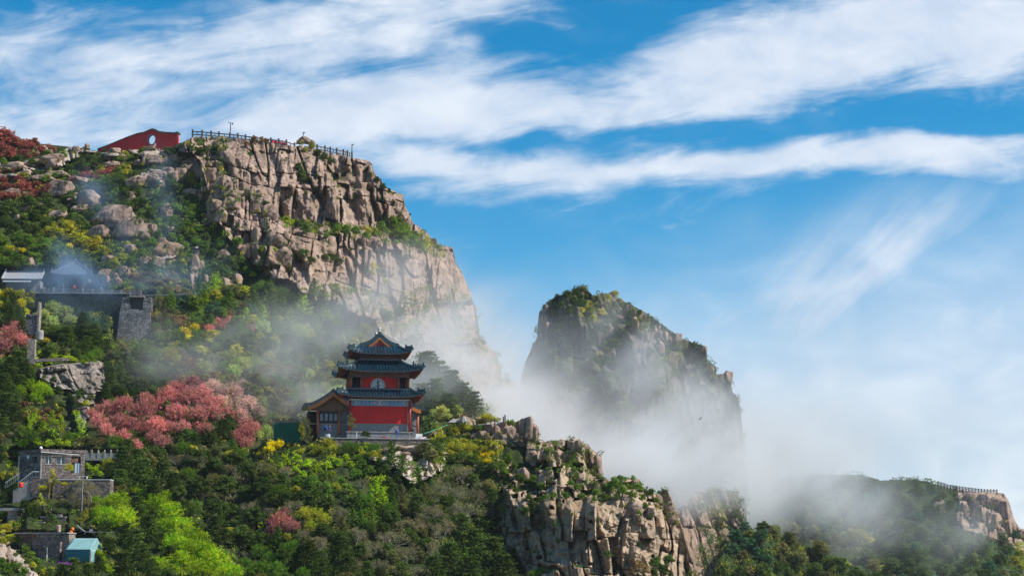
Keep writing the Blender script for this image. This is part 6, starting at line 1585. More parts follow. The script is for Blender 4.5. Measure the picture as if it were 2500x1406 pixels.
o = MB().beam(P(1163, 1037, 288.5), P(1228, 1033, 291), 0.9, 0.08).build('boardwalk', M_STN); lab(o, 'pale walkway edge behind the brown posts', 'walkway')
o = MB().beam(P(1036, 1058, 286), P(1092, 1037, 288), 0.5, 0.04).build('green_netting', pmat('green_net', (0.03, 0.40, 0.18), 0.7)); lab(o, 'strip of green netting on a slanting pole right of the hall', 'netting')
# white tent with red top in the mist
t = thing('canopy_tent', 'small white canopy with a red top in the mist right of the tower', 'tent', P(1132, 1030, 291))
m = MB(); k = 294 / FPX
for i in range(10):
    a, b_ = 6.28318 * i / 10, 6.28318 * (i + 1) / 10; m.add([(0.35 * math.cos(a), 0.35 * math.sin(a), 1.25), (0.35 * math.cos(b_), 0.35 * math.sin(b_), 1.25), (0.95 * math.cos(b_), 0.95 * math.sin(b_), 0.1 - 0.15 * (i % 2)), (0.95 * math.cos(a), 0.95 * math.sin(a), 0.1 - 0.15 * (i % 2))], [(0, 1, 2, 3)])
t.scale = (0.72,) * 3; m.build('canopy', M_STN, t); MB().box(-0.24, 0.24, -0.24, 0.24, 1.25, 1.5).build('red_top', M_RED, t)
for i in range(4): a = 0.8 + i * 1.57; MB().bar((0.5 * math.cos(a), 0.5 * math.sin(a), 0.8), (0.9 * math.cos(a), 0.9 * math.sin(a), -0.6), 0.05).build('leg', M_WHT, t)
o = MB().box(-1.1, 1.1, -1.0, 1.0, 0, 0.6, 0.7, 0.5).build('pale_roof', M_STN); o.location = P(1112, 1032, 292); lab(o, 'pale rounded roof beside the misty white canopy', 'roof')

# ---------------------------------------------------------------- courtyard hall, pavilion and balustrade high on the left
M_GTL = pmat('grey_tile', (0.42, 0.42, 0.44), 0.35, var=0.25, scale=3); M_GTD = pmat('dark_grey_tile', (0.09, 0.10, 0.125), 0.5, var=0.35, scale=2.5)
k = 338 / FPX
lh = thing('courtyard_hall', 'low hall with a pale grey tiled roof left of the smoky pavilion', 'hall', P(56, 700, 338), 0.03)
zt = P(56, 664, 338).z - P(56, 700, 338).z; zb = P(56, 684, 338).z - P(56, 700, 338).z
m = MB(); hw = 47 * k
m.add([(-hw, -1.4, zb), (hw, -1.4, zb), (hw, 0.9, zt), (-hw, 0.9, zt), (-hw, 3.2, zb), (hw, 3.2, zb), (-hw, -1.4, zb - 0.18), (hw, -1.4, zb - 0.18)], [(0, 1, 2, 3), (3, 2, 5, 4), (6, 7, 1, 0)]).build('roof', M_GTD, lh)
r = MB(); nrow = 26
for i in range(nrow + 1):
    x = -hw + 0.12 + (2 * hw - 0.24) * i / nrow; vs, fs = tube([(x, -1.46, zb - 0.02), (x, -0.3, zb + (zt - zb) * 0.47), (x, 0.9, zt)], [0.095] * 3, 6); r.add(vs, fs)
r.build('tile_rows', M_GTL, lh, 'stuff', True)
MB().beam((-hw - 0.1, 0.9, zt + 0.12), (hw + 0.1, 0.9, zt + 0.12), 0.24, 0.3).build('top_ridge', M_GTD, lh)
for s in (-1, 1): MB().beam((s * (hw + .02), -1.5, zb), (s * (hw + .02), 0.9, zt + 0.1), 0.3, 0.26).build('verge_ridge', M_GTL, lh); MB().lathe([(0.14, 0), (0.2, .15), (0.08, .5)], 6, (s * hw, 0.9, zt + .2)).build('finial', M_GTD, lh)
box('hall_wall', M_GBR, lh, -hw + 0.4, hw - 0.4, 0, 2.6, -1.5, zb - 0.05)
MB().box(-hw * 0.9, hw * 0.55, -2.4, -2.2, 0.5, 0.75).build('white_parapet', M_WHT, lh)
pv = thing('pavilion', 'grey pavilion with a pointed tiled roof veiled in blue smoke', 'pavilion', P(175, 702, 337), 0.02)
zt = P(175, 640, 339).z - P(175, 702, 337).z; zb = P(175, 666, 334.5).z - P(175, 702, 337).z; hw = 46 * k
HipRoof(2.6, 0.12, 0.12, hw, 3.3, zb, zt, 0.30, -0.02).build(pv, M_GTD, M_GTD, sp=0.34, figs=2, soffit=M_DRK, rafter=M_DRK)
e = MB()
for i in range(20): x = -hw * 0.9 + hw * 1.8 * i / 19; e.bar((x, 2.6 - 3.34, zb + 0.06 + 0.3 * abs(x / hw) ** 4), (x, 2.6 - 2.6, zb + 0.36), 0.085, 6)
e.build('lit_eave_tiles', M_GTL, pv, 'stuff')  # eave row in paler tile: the lit edge is put into its colour
MB().lathe([(0.3, 0), (0.2, 0.2), (0.3, 0.4), (0.1, 0.8)], 8, (0, 2.6, zt)).build('finial', M_GTD, pv)
box('pavilion_wall', M_GBR, pv, -hw * 0.86, hw * 0.86, 0.6, 5.0, -1.5, zb - 0.05)
box('doorway', M_VOID, pv, -0.9, 0.9, 0.5, 0.599, -0.5, zb - 0.5)  # flat black panel painted for the shade inside the doorway
for x in (-0.82, -0.35, 0.35, 0.82): MB().bar((x * hw, 0.2, -0.8), (x * hw, 0.2, zb - 0.1), 0.16, 8).build('column', M_DRK, pv)
pts = [P(84 + i * 23.6, 712 + i * 0.75, 332 - 0.1 * i) for i in range(12)]
fence('terrace_balustrade', 'long pale stone balustrade in front of the smoky pavilion', 'balustrade', pts, M_STN, M_STN, 0.24, 0.85, (0.62,), 0, 0.12, 0.12, 0.4, False, (0.25, 0.5, M_GBR))
fence('brown_railing', 'brown metal railing at the right end of the pavilion terrace', 'railing', [P(u, v, 328) for u, v in ((310, 722), (322, 722.5), (334, 723), (347, 724))], M_BPO, M_BPO, 0.1, 1.25, (0.15, 0.42, 0.7, 0.97, 1.22), 0, 0.05, 0.05, 0.3)
M_IVY = masonry('ivy_dark_stone', (0.035, 0.055, 0.052), (0.018, 0.030, 0.030), (0.012, 0.020, 0.018), 0.6, 0.4, False)
tw = thing('retaining_wall', 'dark ivy-covered retaining wall under the pavilion terrace', 'wall', P(195, 800, 329.5), math.radians(2))
H = P(195, 716, 329.5).z - P(195, 800, 329.5).z; kk = 329.5 / FPX
box('wall_body', M_IVY, tw, -112 * kk, 118 * kk, 0, 4.0, -3, H, 0, 0.5); box('coping', M_STN, tw, -112 * kk, 118 * kk, 0.35, 1.1, H + 0.003, H + 0.2)
bs = thing('stone_bastion', 'tapering grey rubble bastion below the brown railing', 'bastion', P(328, 835, 326), math.radians(3))
H = P(328, 724, 326).z - P(328, 835, 326).z; kk = 326 / FPX; Hm = P(328, 757, 326).z - P(328, 835, 326).z
box('bastion_body', M_RUBB, bs, -46 * kk, 43 * kk, 0, 4.5, -2, Hm, 0.55, 0.25)
box('upper_left_pier', M_RUBB, bs, -38 * kk, -13 * kk, 0.6, 4.2, Hm + .003, H, 0.3, 0.1); box('upper_right_pier', M_RUBB, bs, 17 * kk, 38 * kk, 0.6, 4.2, Hm + .003, H, 0.1, 0.1)
box('niche_back', M_DRK, bs, -13 * kk, 17 * kk, 1.8, 4.0, Hm + .003, H); box('niche_sill', M_STN, bs, -14 * kk, 6 * kk, 0.3, 1.6, Hm + .003, Hm + 0.16)
box('lintel_slab', M_STN, bs, -17 * kk, 20 * kk, 0.4, 4.4, H + .003, H + 0.18)
fence('path_edge', 'long pale kerb path running right from the brown railing', 'path', [P(u, v, 330) for u, v in ((350, 722), (380, 722), (410, 721), (440, 720), (478, 717))], M_STN, M_STN, 0.14, 0.2, (0.05,), 0, 0.5, 0.12, 0.3)
sl = thing('stone_column', 'tall pale carved stone column with a cap among trees', 'column', P(478, 668, 349))
H = P(478, 610, 349).z - P(478, 668, 349).z
MB().box(-0.62, 0.62, -0.5, 0.5, -0.5, H, 0.06, 0.05).build('shaft', M_RUBL, sl); MB().box(-0.85, 0.85, -0.7, 0.7, H + .003, H + 0.22, -0.1, -0.1).build('cap', M_GTD, sl); MB().lathe([(0.5, 0.22), (0.3, 0.45), (0.1, 0.6)], 8, (0, 0, H)).build('finial', M_STN, sl)
o = MB().box(-0.65, 0.62, -0.5, 0.5, -1.0, 3.0, 0.08, 0.05).build('stone_pillar', M_RUBL); o.location = P(77, 874, 303); lab(o, 'pale rubble pillar beside the pink bush on the left edge', 'pillar')
t = thing('ruined_wall', 'dark rubble wall with a pale end pier behind the dark conifers', 'wall', P(80, 802, 312), -0.05)
box('wall_body', M_RUBB, t, -1.2, 0.7, 0, 1.0, -1, 2.2); box('end_pier', M_RUBL, t, 0.71, 1.0, -0.1, 1.1, -1, 4.4); box('coping', M_STN, t, -1.3, 0.7, -0.1, 1.1, 2.203, 2.35)
o = MB().lathe([(0.6, -0.5), (0.62, 0.8), (0.56, 1.0), (0.5, 1.02)], 16).build('water_tank', M_STN); o.location = P(97, 822, 305); lab(o, 'round pale tank below the dark rubble wall', 'tank')
o = MB().beam(P(85, 880, 300), P(168, 877, 302), 0.8, 0.45).build('low_wall', M_RUB); lab(o, 'low rubble wall above the pale waterfall rocks', 'wall')

# ---------------------------------------------------------------- stone house with stairs, lower left
hc0 = P(98, 1167, 268); kk = 268 / FPX
hs = thing('stone_house', 'flat-roofed grey rubble house with grass on its roof, lower left', 'house', hc0)
HH = P(98, 1103, 268).z - hc0.z
aR = math.radians(24); aL = math.radians(140)
dR = Vector((math.cos(aR), math.sin(aR), 0)); dL = Vector((math.cos(aL), math.sin(aL), 0))
def wallseg(name, d, L0, L1, z0, z1, off, th, mat, par=hs):
    n = Vector((d.y, -d.x, 0)); n = n if n.y < 0 else -n
    a = d * L0 + n * off; b = d * L1 + n * off; c = b - n * th; e = a - n * th
    return MB().add([(p.x, p.y, z) for z in (z0, z1) for p in (a, b, c, e)], [(3, 2, 1, 0), (4, 5, 6, 7), (0, 1, 5, 4), (1, 2, 6, 5), (2, 3, 7, 6), (3, 0, 4, 7)]).build(name, mat, par)
LR = 94 * kk / math.cos(aR) * 1.04; LL = 66 * kk / 0.77
def zr_(v): return P(98, v, 268).z - hc0.z
def cutwall(d, L, mat, holes, name='wall'):
    """a wall with openings (a, b, z0, z1) left out; built from blocks around them"""
    x = 0; holes = sorted(holes)
    for a, b, z0, z1 in holes:
        wallseg(name, d, x, a, -1.2, HH, 0, 0.35, mat); wallseg(name, d, a, b, -1.2, z0, 0, 0.35, mat); wallseg(name, d, a, b, z1, HH, 0, 0.35, mat); x = b
    wallseg(name, d, x, L, -1.2, HH, 0, 0.35, mat)
fr = lambda u: (u - 98) * kk / math.cos(aR) * 1.04
fl = lambda u: (98 - u) * kk / 0.77
cutwall(dR, LR, M_RUB, [(fr(108), fr(121), zr_(1131), zr_(1113)), (fr(132), fr(150), zr_(1132), zr_(1113)), (fr(163), fr(183), zr_(1152), zr_(1112))])
cutwall(dL, LL, M_RUB, [(fl(86), fl(74), zr_(1155), zr_(1113))])
wallseg('corner_quoin', dR, -0.02, 0.16, -1.2, HH, 0.03, 0.2, M_STN)
M_GLS = pmat('dark_glass', (0.02, 0.04, 0.05), 0.12, spec=0.8); M_BLD = pmat('blue_door', (0.30, 0.40, 0.46), 0.6)
for a, b in ((108, 121), (132, 150)):
    w = wallseg('window', dR, fr(a), fr(b), zr_(1131), zr_(1113), -0.22, 0.05, M_GLS)
    for q in (a, (a + b) / 2, b - 1.2): wallseg('frame', dR, fr(q), fr(q + 1.2), zr_(1131), zr_(1113), -0.16, 0.05, M_WHT if q > a else M_MET, w)
    wallseg('sill', dR, fr(a - 1), fr(b + 1), zr_(1133.5), zr_(1131.2), 0.06, 0.3, M_STN, w)
dr = wallseg('door', dR, fr(163), fr(183), zr_(1152), zr_(1112), -0.25, 0.05, M_VOID); wallseg('shutter', dR, fr(164), fr(178), zr_(1126), zr_(1114), -0.15, 0.05, M_BRN, dr)  # door backing is a black sheet for the dark room behind
wallseg('door_panel', dR, fr(171), fr(176), zr_(1152), zr_(1128), -0.12, 0.05, M_BLD, dr); wallseg('door_panel', dR, fr(177.5), fr(184), zr_(1152), zr_(1128), -0.12, 0.05, M_BLD, dr)
dl = wallseg('door', dL, fl(86), fl(74), zr_(1155), zr_(1113), -0.25, 0.05, M_VOID); wallseg('door_panel', dL, fl(85.5), fl(74.5), zr_(1155), zr_(1128), -0.15, 0.05, pmat('grey_door', (0.13, 0.15, 0.15), 0.6), dl)  # black sheet behind this door panel too, painting the unlit room
n = 0.35
a, b, c = dL * (LL + n), Vector((0, -n * 1.2, 0)), dR * (LR + n); e = dL * (LL + n) + dR * (LR + n)
MB().add([(p.x, p.y, z) for z in (HH + .003, HH + 0.42) for p in (a, b, c, e)], [(3, 2, 1, 0), (4, 5, 6, 7), (0, 1, 5, 4), (1, 2, 6, 5), (2, 3, 7, 6), (3, 0, 4, 7)]).build('roof_slab', M_RUB, hs)
MB().beam(b + Vector((0.1, -0.05, HH - 0.02)), c * 0.82 + Vector((0, -0.16, HH - 0.25)), 0.06, 0.07).build('white_cable_duct', M_WHT, hs)
MB().bar(dL * LL * 0.99 + Vector((-0.1, -0.15, -0.5)), dL * LL * 0.99 + Vector((-0.1, -0.15, HH - 0.3)), 0.06).build('drainpipe', M_WHT, hs)
wallseg('lamp_box', dL, fl(62), fl(57), zr_(1117), zr_(1109), 0.12, 0.15, M_WHT)
MB().lathe([(0.2, 0), (0.24, 0.15), (0.1, 0.35)], 8, (0, -0.2, HH + 0.42)).build('roof_finial', M_WHT, hs)
wallseg('wall', dL, LL - 0.35, LL, -1.2, HH, -0.36, 4.5, M_RUB); wallseg('wall', dR, LR - 0.35, LR, -1.2, HH, -0.36, 3.5, M_RUB)
# stair, landing and rails
sp_ = thing('stone_stair', 'rubble stair with a landing in front of the grey house', 'stair', P(80, 1180, 263))
zl_ = P(80, 1168, 263).z - P(80, 1180, 263).z; kq = 263 / FPX
box('landing', M_RUB, sp_, -5 * kq, 38 * kq, 0, 2.4, -2.6, zl_)
for i in range(8): MB().box(-5 * kq - 0.3 * (i + 1), -5 * kq - 0.3 * i - .005, 0.1, 2.0, -2.6, zl_ - 0.19 * (i + 1)).build('step', M_STN, sp_)
def rail(label, pts, D):
    w = [P(u, v, D) for u, v in pts]; t = thing('handrail', label, 'handrail', w[0])
    for a, b in zip(w[:-1], w[1:]):
        a = a - w[0]; b = b - w[0]; MB().bar(a + Vector((0, 0, 0)), b, 0.045, 6).build('rail', M_WHT, t); MB().bar(a - Vector((0, 0, 0.75)), b - Vector((0, 0, 0.75)), 0.03, 6).build('lower_rail', M_MET, t)
        n = max(2, int((b - a).length / 0.32))
        for i in range(n + 1): q = a.lerp(b, i / n); MB().bar(q, q - Vector((0, 0, 0.78)), 0.022, 5).build('baluster', M_MET, t)
rail('white handrail descending left of the house stair', [(13, 1178), (48, 1155)], 264.5)
rail('white handrail rising to the landing before the house corner', [(45, 1178), (80, 1151), (95, 1151)], 263)
rail('lower white handrail by the foot of the stair', [(46, 1194), (67, 1176)], 262)
o = MB().lathe([(0.15, 0), (0.28, 0.1), (0.30, 0.5), (0.12, 0.75)], 10).build('red_bag', pmat('red_bag', (0.70, 0.02, 0.03), 0.6)); o.location = P(51, 1190, 261.5); lab(o, 'red bag by the foot of the white handrails', 'bag')
t = thing('terrace_wall', 'rubble terrace wall with a thin white edge right of the house', 'wall', P(190, 1208, 264), 0.02)
H = P(190, 1169.5, 264).z - P(190, 1208, 264).z; box('wall_body', M_RUB, t, -62 * kq, 78 * kq, 0, 2.5, -1.5, H - 0.08); box('coping', M_WHT, t, -62 * kq, 78 * kq, -0.05, 2.5, H - 0.078, H)
t = thing('bench', 'white slatted bench on the terrace right of the house', 'bench', P(203, 1168, 263.6))
for i in range(3): MB().box(-0.65, 0.65, -0.2 + 0.15 * i, -0.08 + 0.15 * i, 0.32, 0.37).build('seat_slat', M_WHT, t)
for x in (-0.5, 0.5): MB().box(x - 0.05, x + 0.05, -0.18, 0.22, 0, 0.32).build('leg', M_WHT, t)
o = MB().bar((0, 0, -0.8), (0, 0, 3.6), 0.06, 8).build('metal_pole', M_MET); o.location = P(200, 1238, 257); lab(o, 'slim pale pole rising before the terrace wall', 'pole')
# bridge with balustrade
t = thing('stone_bridge', 'small stone footbridge with balustrade and dark arch', 'bridge', P(245, 1150, 279), 0.03); kb = 279 / FPX
H1 = P(245, 1119, 279).z - P(245, 1150, 279).z
box('deck', M_STN, t, -40 * kb, 44 * kb, 0, 2.4, H1 - 0.25, H1); box('left_abutment', M_RUB, t, -44 * kb, -28 * kb, 0.1, 2.4, -1.5, H1 - 0.26); box('right_abutment', M_RUB, t, 28 * kb, 46 * kb, 0.1, 2.4, -1.5, H1 - 0.26); box('painted_shade_back', M_VOID, t, -28 * kb, 28 * kb, 2.0, 2.4, -1.5, H1 - 0.26)  # black back sheet paints the shade under the deck
for i in range(6):
    x = (-38 + 15.4 * i) * kb; MB().box(x - 0.11, x + 0.11, 0.05, 0.27, H1 + .003, H1 + 1.0).lathe([(0.1, 1.0), (0.15, 1.1), (0.03, 1.3)], 8, (x, 0.16, H1)).build('post', M_STN, t)
    if i < 5: MB().box(x + 0.12, x + 15.4 * kb - 0.12, 0.11, 0.21, H1 + .05, H1 + 0.8).build('panel', M_STN, t)
# lower garden: table slab, rubble bastion, tent
t = thing('slab_table', 'thick stone slab resting on a pale pier at the left edge', 'slab', P(22, 1292, 257)); kt = 257 / FPX
H = P(22, 1247, 257).z - P(22, 1292, 257).z; box('pier', M_RUBL, t, -5 * kt, 25 * kt, 0, 1.6, -1, H); box('top_slab', M_STN, t, -30 * kt, 28 * kt, -0.35, 2.2, H + .003, H + 0.42)
box('buttress', M_RUBL, t, 25.2 * kt, 31 * kt, 0.2, 0.9, -1.2, H * 0.75, 0.12, 0)
kv = 246 / FPX; vw = P(115, 1372, 246)
t = thing('rubble_bastion', 'dark rubble garden wall with a sunlit pale right end beside the teal tent', 'wall', vw, math.radians(-12))
H = P(115, 1302, 246).z - vw.z
box('front_wall', M_RUB, t, -30 * kv, 32 * kv, 0, 2.4, -1.5, H); box('left_wall', M_RUB, t, -90 * kv, -30.3 * kv, 1.5, 2.6, -0.5, H); box('smooth_patch', M_GBR, t, -52 * kv, -31 * kv, 1.3, 1.497, 0.6, H * 0.85)
box('sunlit_end', M_RUBL, t, 32.2 * kv, 50 * kv, 0.6, 2.4, -1.5, H - 0.1, 0.0, 0); box('coping', M_STN, t, -90 * kv, 51 * kv, -0.1, 2.6, H + .003, H + 0.16)  # right end takes paler rubble: sunlight put into its colour
MB().bar((0, -0.12, 0.1), (0, -0.12, H * 0.52), 0.055).build('drainpipe', M_WHT, t)
M_TEN = pmat('lit_teal_canvas', (0.22, 0.40, 0.40), 0.7, var=0.2, scale=1.2); M_TED = pmat('shaded_teal_canvas', (0.02, 0.16, 0.18), 0.7, var=0.25, scale=1.5)  # one canvas in two tones: sunlit roof and shaded front put into the colour
t0 = P(190, 1367, 244); t = thing('canvas_tent', 'teal canvas tent with a sunlit sloping roof by the rubble wall', 'tent', t0, math.radians(-8)); kn = 244 / FPX
He = P(190, 1341, 244).z - t0.z; Ht = P(190, 1313, 246).z - t0.z
def sheet(name, corners, mat, par, wob=0.05, n=10, mm=6, seed=1):
    rr = np.random.RandomState(seed); a, b, c, d = [np.array(q, float) for q in corners]; vs = []
    for i in range(n + 1):
        for j in range(mm + 1):
            s, q = i / n, j / mm; p = (a * (1 - s) + b * s) * (1 - q) + (d * (1 - s) + c * s) * q; w_ = wob * rr.randn() * (0 < i < n and 0 < j < mm); vs.append(p + np.array([0, -abs(w_) if w_ else 0, -abs(w_)]))
    fs = [(i * (mm + 1) + j, (i + 1) * (mm + 1) + j, (i + 1) * (mm + 1) + j + 1, i * (mm + 1) + j + 1) for i in range(n) for j in range(mm)]
    o = MB().add([Vector(p.tolist()) for p in vs], fs).build(name, mat, par, smooth=True); s_ = o.modifiers.new('thick', 'SOLIDIFY'); s_.thickness = 0.02; return o
hw = 33 * kn
sheet('roof', [(-hw, -0.1, He), (hw, -0.1, He), (hw * 0.98, 2.2, Ht), (-hw * 0.86, 2.2, Ht)], M_TEN, t, 0.04, 12, 6, 2); sheet('back_roof', [(-hw * .86, 2.2, Ht), (hw * .98, 2.2, Ht), (hw, 4.4, He), (-hw, 4.4, He)], M_TEN, t, 0.03)
sheet('front_wall', [(-hw, 0, -0.3), (hw * 0.97, 0, -0.3), (hw * 0.97, 0, He - .03), (-hw, 0, He - .03)], M_TED, t, 0.05, 12, 5, 3); sheet('side_wall', [(hw, 0, -0.3), (hw, 4.4, -0.3), (hw, 4.4, He), (hw, 0, He)], M_TEN, t, 0.0)
MB().add([(hw, 0, He), (hw, 4.4, He), (hw * .98, 2.2, Ht), (-hw, 0, He), (-hw, 4.4, He), (-hw * .86, 2.2, Ht)], [(0, 1, 2), (5, 4, 3)]).build('end_panel', M_TEN, t)
MB().box(hw * 0.92, hw * 1.0, -0.09, -0.03, -0.3, He).build('lit_corner_strip', pmat('lit_edge_canvas', (0.55, 0.42, 0.36), 0.7), t)  # pale strip paints the sunlit right edge of the tent
fl_ = undergrowth('purple_flowers', 160, (143, 1366, 174, 1377), 1.5, 4, 16, lambda u, v: True, ['vi'] if HUE.setdefault('vi', (0.45, 0.06, 0.60)) else [], 0.09, 31)
o = MB().lathe([(0.24, 0), (0.26, 0.7), (0.3, 0.72), (0.28, 0.8), (0.1, 0.9)], 10).build('stone_pedestal', pmat('pink_stone', (0.50, 0.30, 0.27), 0.8)); o.location = P(143.5, 1298, 250); lab(o, 'small pinkish cylindrical pedestal on the garden wall', 'pedestal')
o = MB().box(-0.3, 0.32, -0.3, 0.3, 0, 0.62).build('wooden_box', pmat('maroon', (0.20, 0.02, 0.03), 0.6)); o.location = P(76.5, 1297, 252); bevel(o, 0.03); lab(o, 'dark red box on the grass behind the garden wall', 'box')
o = MB().lathe([(0.16, 0), (0.18, 0.35), (0.1, 0.5)], 8).build('flower_pot', pmat('terracotta', (0.35, 0.10, 0.05), 0.8)); o.location = P(60, 1297, 252); lab(o, 'brown flower pot beside the dark red box', 'pot')
t = thing('stone_table', 'pale stone table with a bench among the bushes', 'table', P(96, 1282, 256))
MB().box(-0.7, 0.7, -0.3, 0.3, 0.35, 0.47).build('top', M_STN, t); MB().box(-0.25, 0.25, -0.2, 0.2, -0.3, 0.35).build('base', M_STN, t)
t = thing('garden_wall', 'low dark wall under the seated visitors', 'wall', P(128, 1285, 258), 0.02); H = P(128, 1262, 258).z - P(128, 1285, 258).z; kg = 258 / FPX
box('wall_body', M_RUB, t, -30 * kg, 30 * kg, 0, 1.2, -0.5, H); box('coping', M_STN, t, -31 * kg, 31 * kg, -0.08, 1.3, H + .003, H + 0.1)
o = MB().box(-0.35, 0.32, -0.2, 0.2, 0, 0.62, 0.05, 0.02).build('gravestone', pmat('pink_granite', (0.46, 0.33, 0.30), 0.7, var=0.2)); o.location = P(146, 1262, 258.6); bevel(o, 0.04); lab(o, 'pinkish upright stone right of the seated visitors', 'stone')
for i, (u, v, s, lb) in enumerate(((177, 1291, 0.20, 'orange cloth lantern higher on the dark tree trunk'), (173, 1298, 0.24, 'orange cloth lantern lower on the dark tree trunk'))):
    o = MB().lathe([(s * 0.4, -s * 1.3), (s, -s * 0.6), (s * 1.1, 0), (s * 0.8, s * 0.8), (s * 0.3, s * 1.2)], 10).build('lantern', pmat('orange_cloth', (0.85, 0.17, 0.01), 0.7)); o.location = P(u, v, 249); lab(o, lb, 'lantern')
t = fence('path_rail', 'pale pink kerb path below the big lime tree', 'path', [P(u, v, 252) for u, v in ((188, 1283), (198, 1291), (207, 1298), (230, 1299), (255, 1299.5), (278, 1300))], M_STN, M_STN, 0.12, 0.12, (0.05,), 0, 0.4, 0.10, 0.3)

# ---------------------------------------------------------------- people
SKIN = pmat('skin', (0.50, 0.29, 0.20), 0.6)
POSES = {   # joints in metres: standing height about 1.7
    'stand': dict(pel=(0, 0, .92), ch=(0, .02, 1.25), nk=(0, .02, 1.45), hd=(0, 0, 1.60), e1=(-.24, .03, 1.14), h1=(-.25, -.08, .90), e2=(.24, .04, 1.14), h2=(.26, -.05, .90), k1=(-.11, -.02, .50), f1=(-.13, .03, .07), t1=(-.14, -.12, .03), k2=(.11, -.01, .50), f2=(.13, .03, .07), t2=(.14, -.12, .03)),
    'work': dict(pel=(.08, 0, .90), ch=(-.04, .0, 1.22), nk=(-.13, .0, 1.38), hd=(-.22, -.03, 1.50), e1=(-.22, -.18, 1.10), h1=(-.38, -.22, 1.02), e2=(-.02, .22, 1.10), h2=(-.26, .10, .96), k1=(.02, -.12, .48), f1=(.04, -.12, .07), t1=(-.10, -.15, .03), k2=(.08, .12, .48), f2=(.14, .12, .07), t2=(.0, .12, .03)),
    'sit': dict(pel=(0, 0, .42), ch=(-.02, -.03, .75), nk=(-.03, -.06, .95), hd=(-.04, -.12, 1.09), e1=(-.24, -.12, .68), h1=(-.14, -.34, .58), e2=(.22, -.12, .68), h2=(.12, -.34, .58), k1=(-.13, -.42, .46), f1=(-.12, -.38, .07), t1=(-.12, -.54, .03), k2=(.13, -.42, .46), f2=(.12, -.38, .07), t2=(.12, -.54, .03)),
    'crouch': dict(pel=(0, .12, .38), ch=(-.02, -.05, .66), nk=(-.03, -.14, .84), hd=(-.04, -.22, .97), e1=(-.24, -.26, .60), h1=(-.12, -.46, .42), e2=(.22, -.26, .60), h2=(.12, -.46, .40), k1=(-.18, -.30, .50), f1=(-.16, .04, .07), t1=(-.17, -.12, .03), k2=(.18, -.30, .50), f2=(.16, .04, .07), t2=(.17, -.12, .03)),
}
DG = None
def person(label, pose, at, yaw, top, legs, head, headname='hair', sleeve=None, group=None, vest=None, scale=1.0):
    J = {k: Vector(v) for k, v in POSES[pose].items()}
    s1 = J['nk'] + Vector((-.18, 0, -.06)); s2 = J['nk'] + Vector((.18, 0, -.06)); h1 = J['pel'] + Vector((-.10, 0, -.04)); h2 = J['pel'] + Vector((.10, 0, -.04))
    V = [J['pel'], J['ch'], J['nk'], J['hd'], J['hd'] + Vector((0, 0, .09)), s1, J['e1'], J['h1'], J['h1'] + (J['h1'] - J['e1']).normalized() * .09, s2, J['e2'], J['h2'], J['h2'] + (J['h2'] - J['e2']).normalized() * .09, h1, J['k1'], J['f1'], J['t1'], h2, J['k2'], J['f2'], J['t2']]
    E = [(0, 1), (1, 2), (2, 3), (3, 4), (2, 5), (5, 6), (6, 7), (7, 8), (2, 9), (9, 10), (10, 11), (11, 12), (0, 13), (13, 14), (14, 15), (15, 16), (0, 17), (17, 18), (18, 19), (19, 20)]
    rad = [.155, .16, .06, .085, .07, .075, .052, .035, .03, .075, .052, .035, .03, .10, .065, .045, .04, .10, .065, .045, .04]
    me = bpy.data.meshes.new('person'); me.from_pydata([tuple(v) for v in V], E, []); tmp = bpy.data.objects.new('tmp', me); COL.objects.link(tmp)
    md = tmp.modifiers.new('skin', 'SKIN'); sub = tmp.modifiers.new('sub', 'SUBSURF'); sub.levels = 1; sub.render_levels = 1
    for i, sv in enumerate(me.skin_vertices[0].data): sv.radius = (rad[i] * (1.15 if i < 2 else 1), rad[i] * (0.8 if i < 2 else 1)); sv.use_root = (i == 0)
    dg = bpy.context.evaluated_depsgraph_get(); ev = tmp.evaluated_get(dg); fin = bpy.data.meshes.new_from_object(ev); bpy.data.objects.remove(tmp)
    fin.name = 'person'; fin.materials.clear()
    for mt in (top, legs, SKIN, pmat('dark_shoe', (0.03, 0.03, 0.03), 0.7), vest or top): fin.materials.append(mt)
    segs = [(V[a], V[b], (a, b)) for a, b in E]
    for p in fin.polygons:
        c = p.center; best = min(segs, key=lambda s_: ((s_[0] + (s_[1] - s_[0]) * max(0, min(1, (c - s_[0]).dot(s_[1] - s_[0]) / max((s_[1] - s_[0]).length_squared, 1e-6)))) - c).length)[2]
        p.material_index = 2 if best in ((2, 3), (3, 4), (7, 8), (11, 12)) else 1 if best in ((0, 13), (13, 14), (14, 15), (0, 17), (17, 18), (18, 19)) else 3 if best in ((15, 16), (19, 20)) else 4 if best in ((1, 2),) and c.z > J['ch'].z + 0.06 else 0
        p.use_smooth = True
    o = bpy.data.objects.new('person', fin); COL.objects.link(o); o.location = at; o.rotation_euler = (0, 0, yaw); o.scale = (scale,) * 3; lab(o, label, 'person', group)
    hh = J['hd'] + Vector((0, 0.01, 0.035)); m = MB().lathe([(.118, -.01), (.122, .05), (.10, .11), (.06, .145), (.01, .155)], 12, hh)
    if headname == 'cap': m.box(hh.x - .07, hh.x + .07, hh.y - .2, hh.y - .09, hh.z + 0.02, hh.z + 0.045)
    m.build(headname, head, o, smooth=True); f = MB()
    f.bar(J['hd'] + Vector((0, -.085, .0)), J['hd'] + Vector((0, -.125, -.015)), .018, 5); f.build('nose', SKIN, o)
    e_ = MB()
    for sx in (-.035, .035): e_.lathe([(.001, -.012), (.014, 0), (.001, .012)], 6, J['hd'] + Vector((sx, -.098, .03)))
    e_.build('eyes', pmat('eye', (0.02, 0.02, 0.02), 0.3), o)
    return o
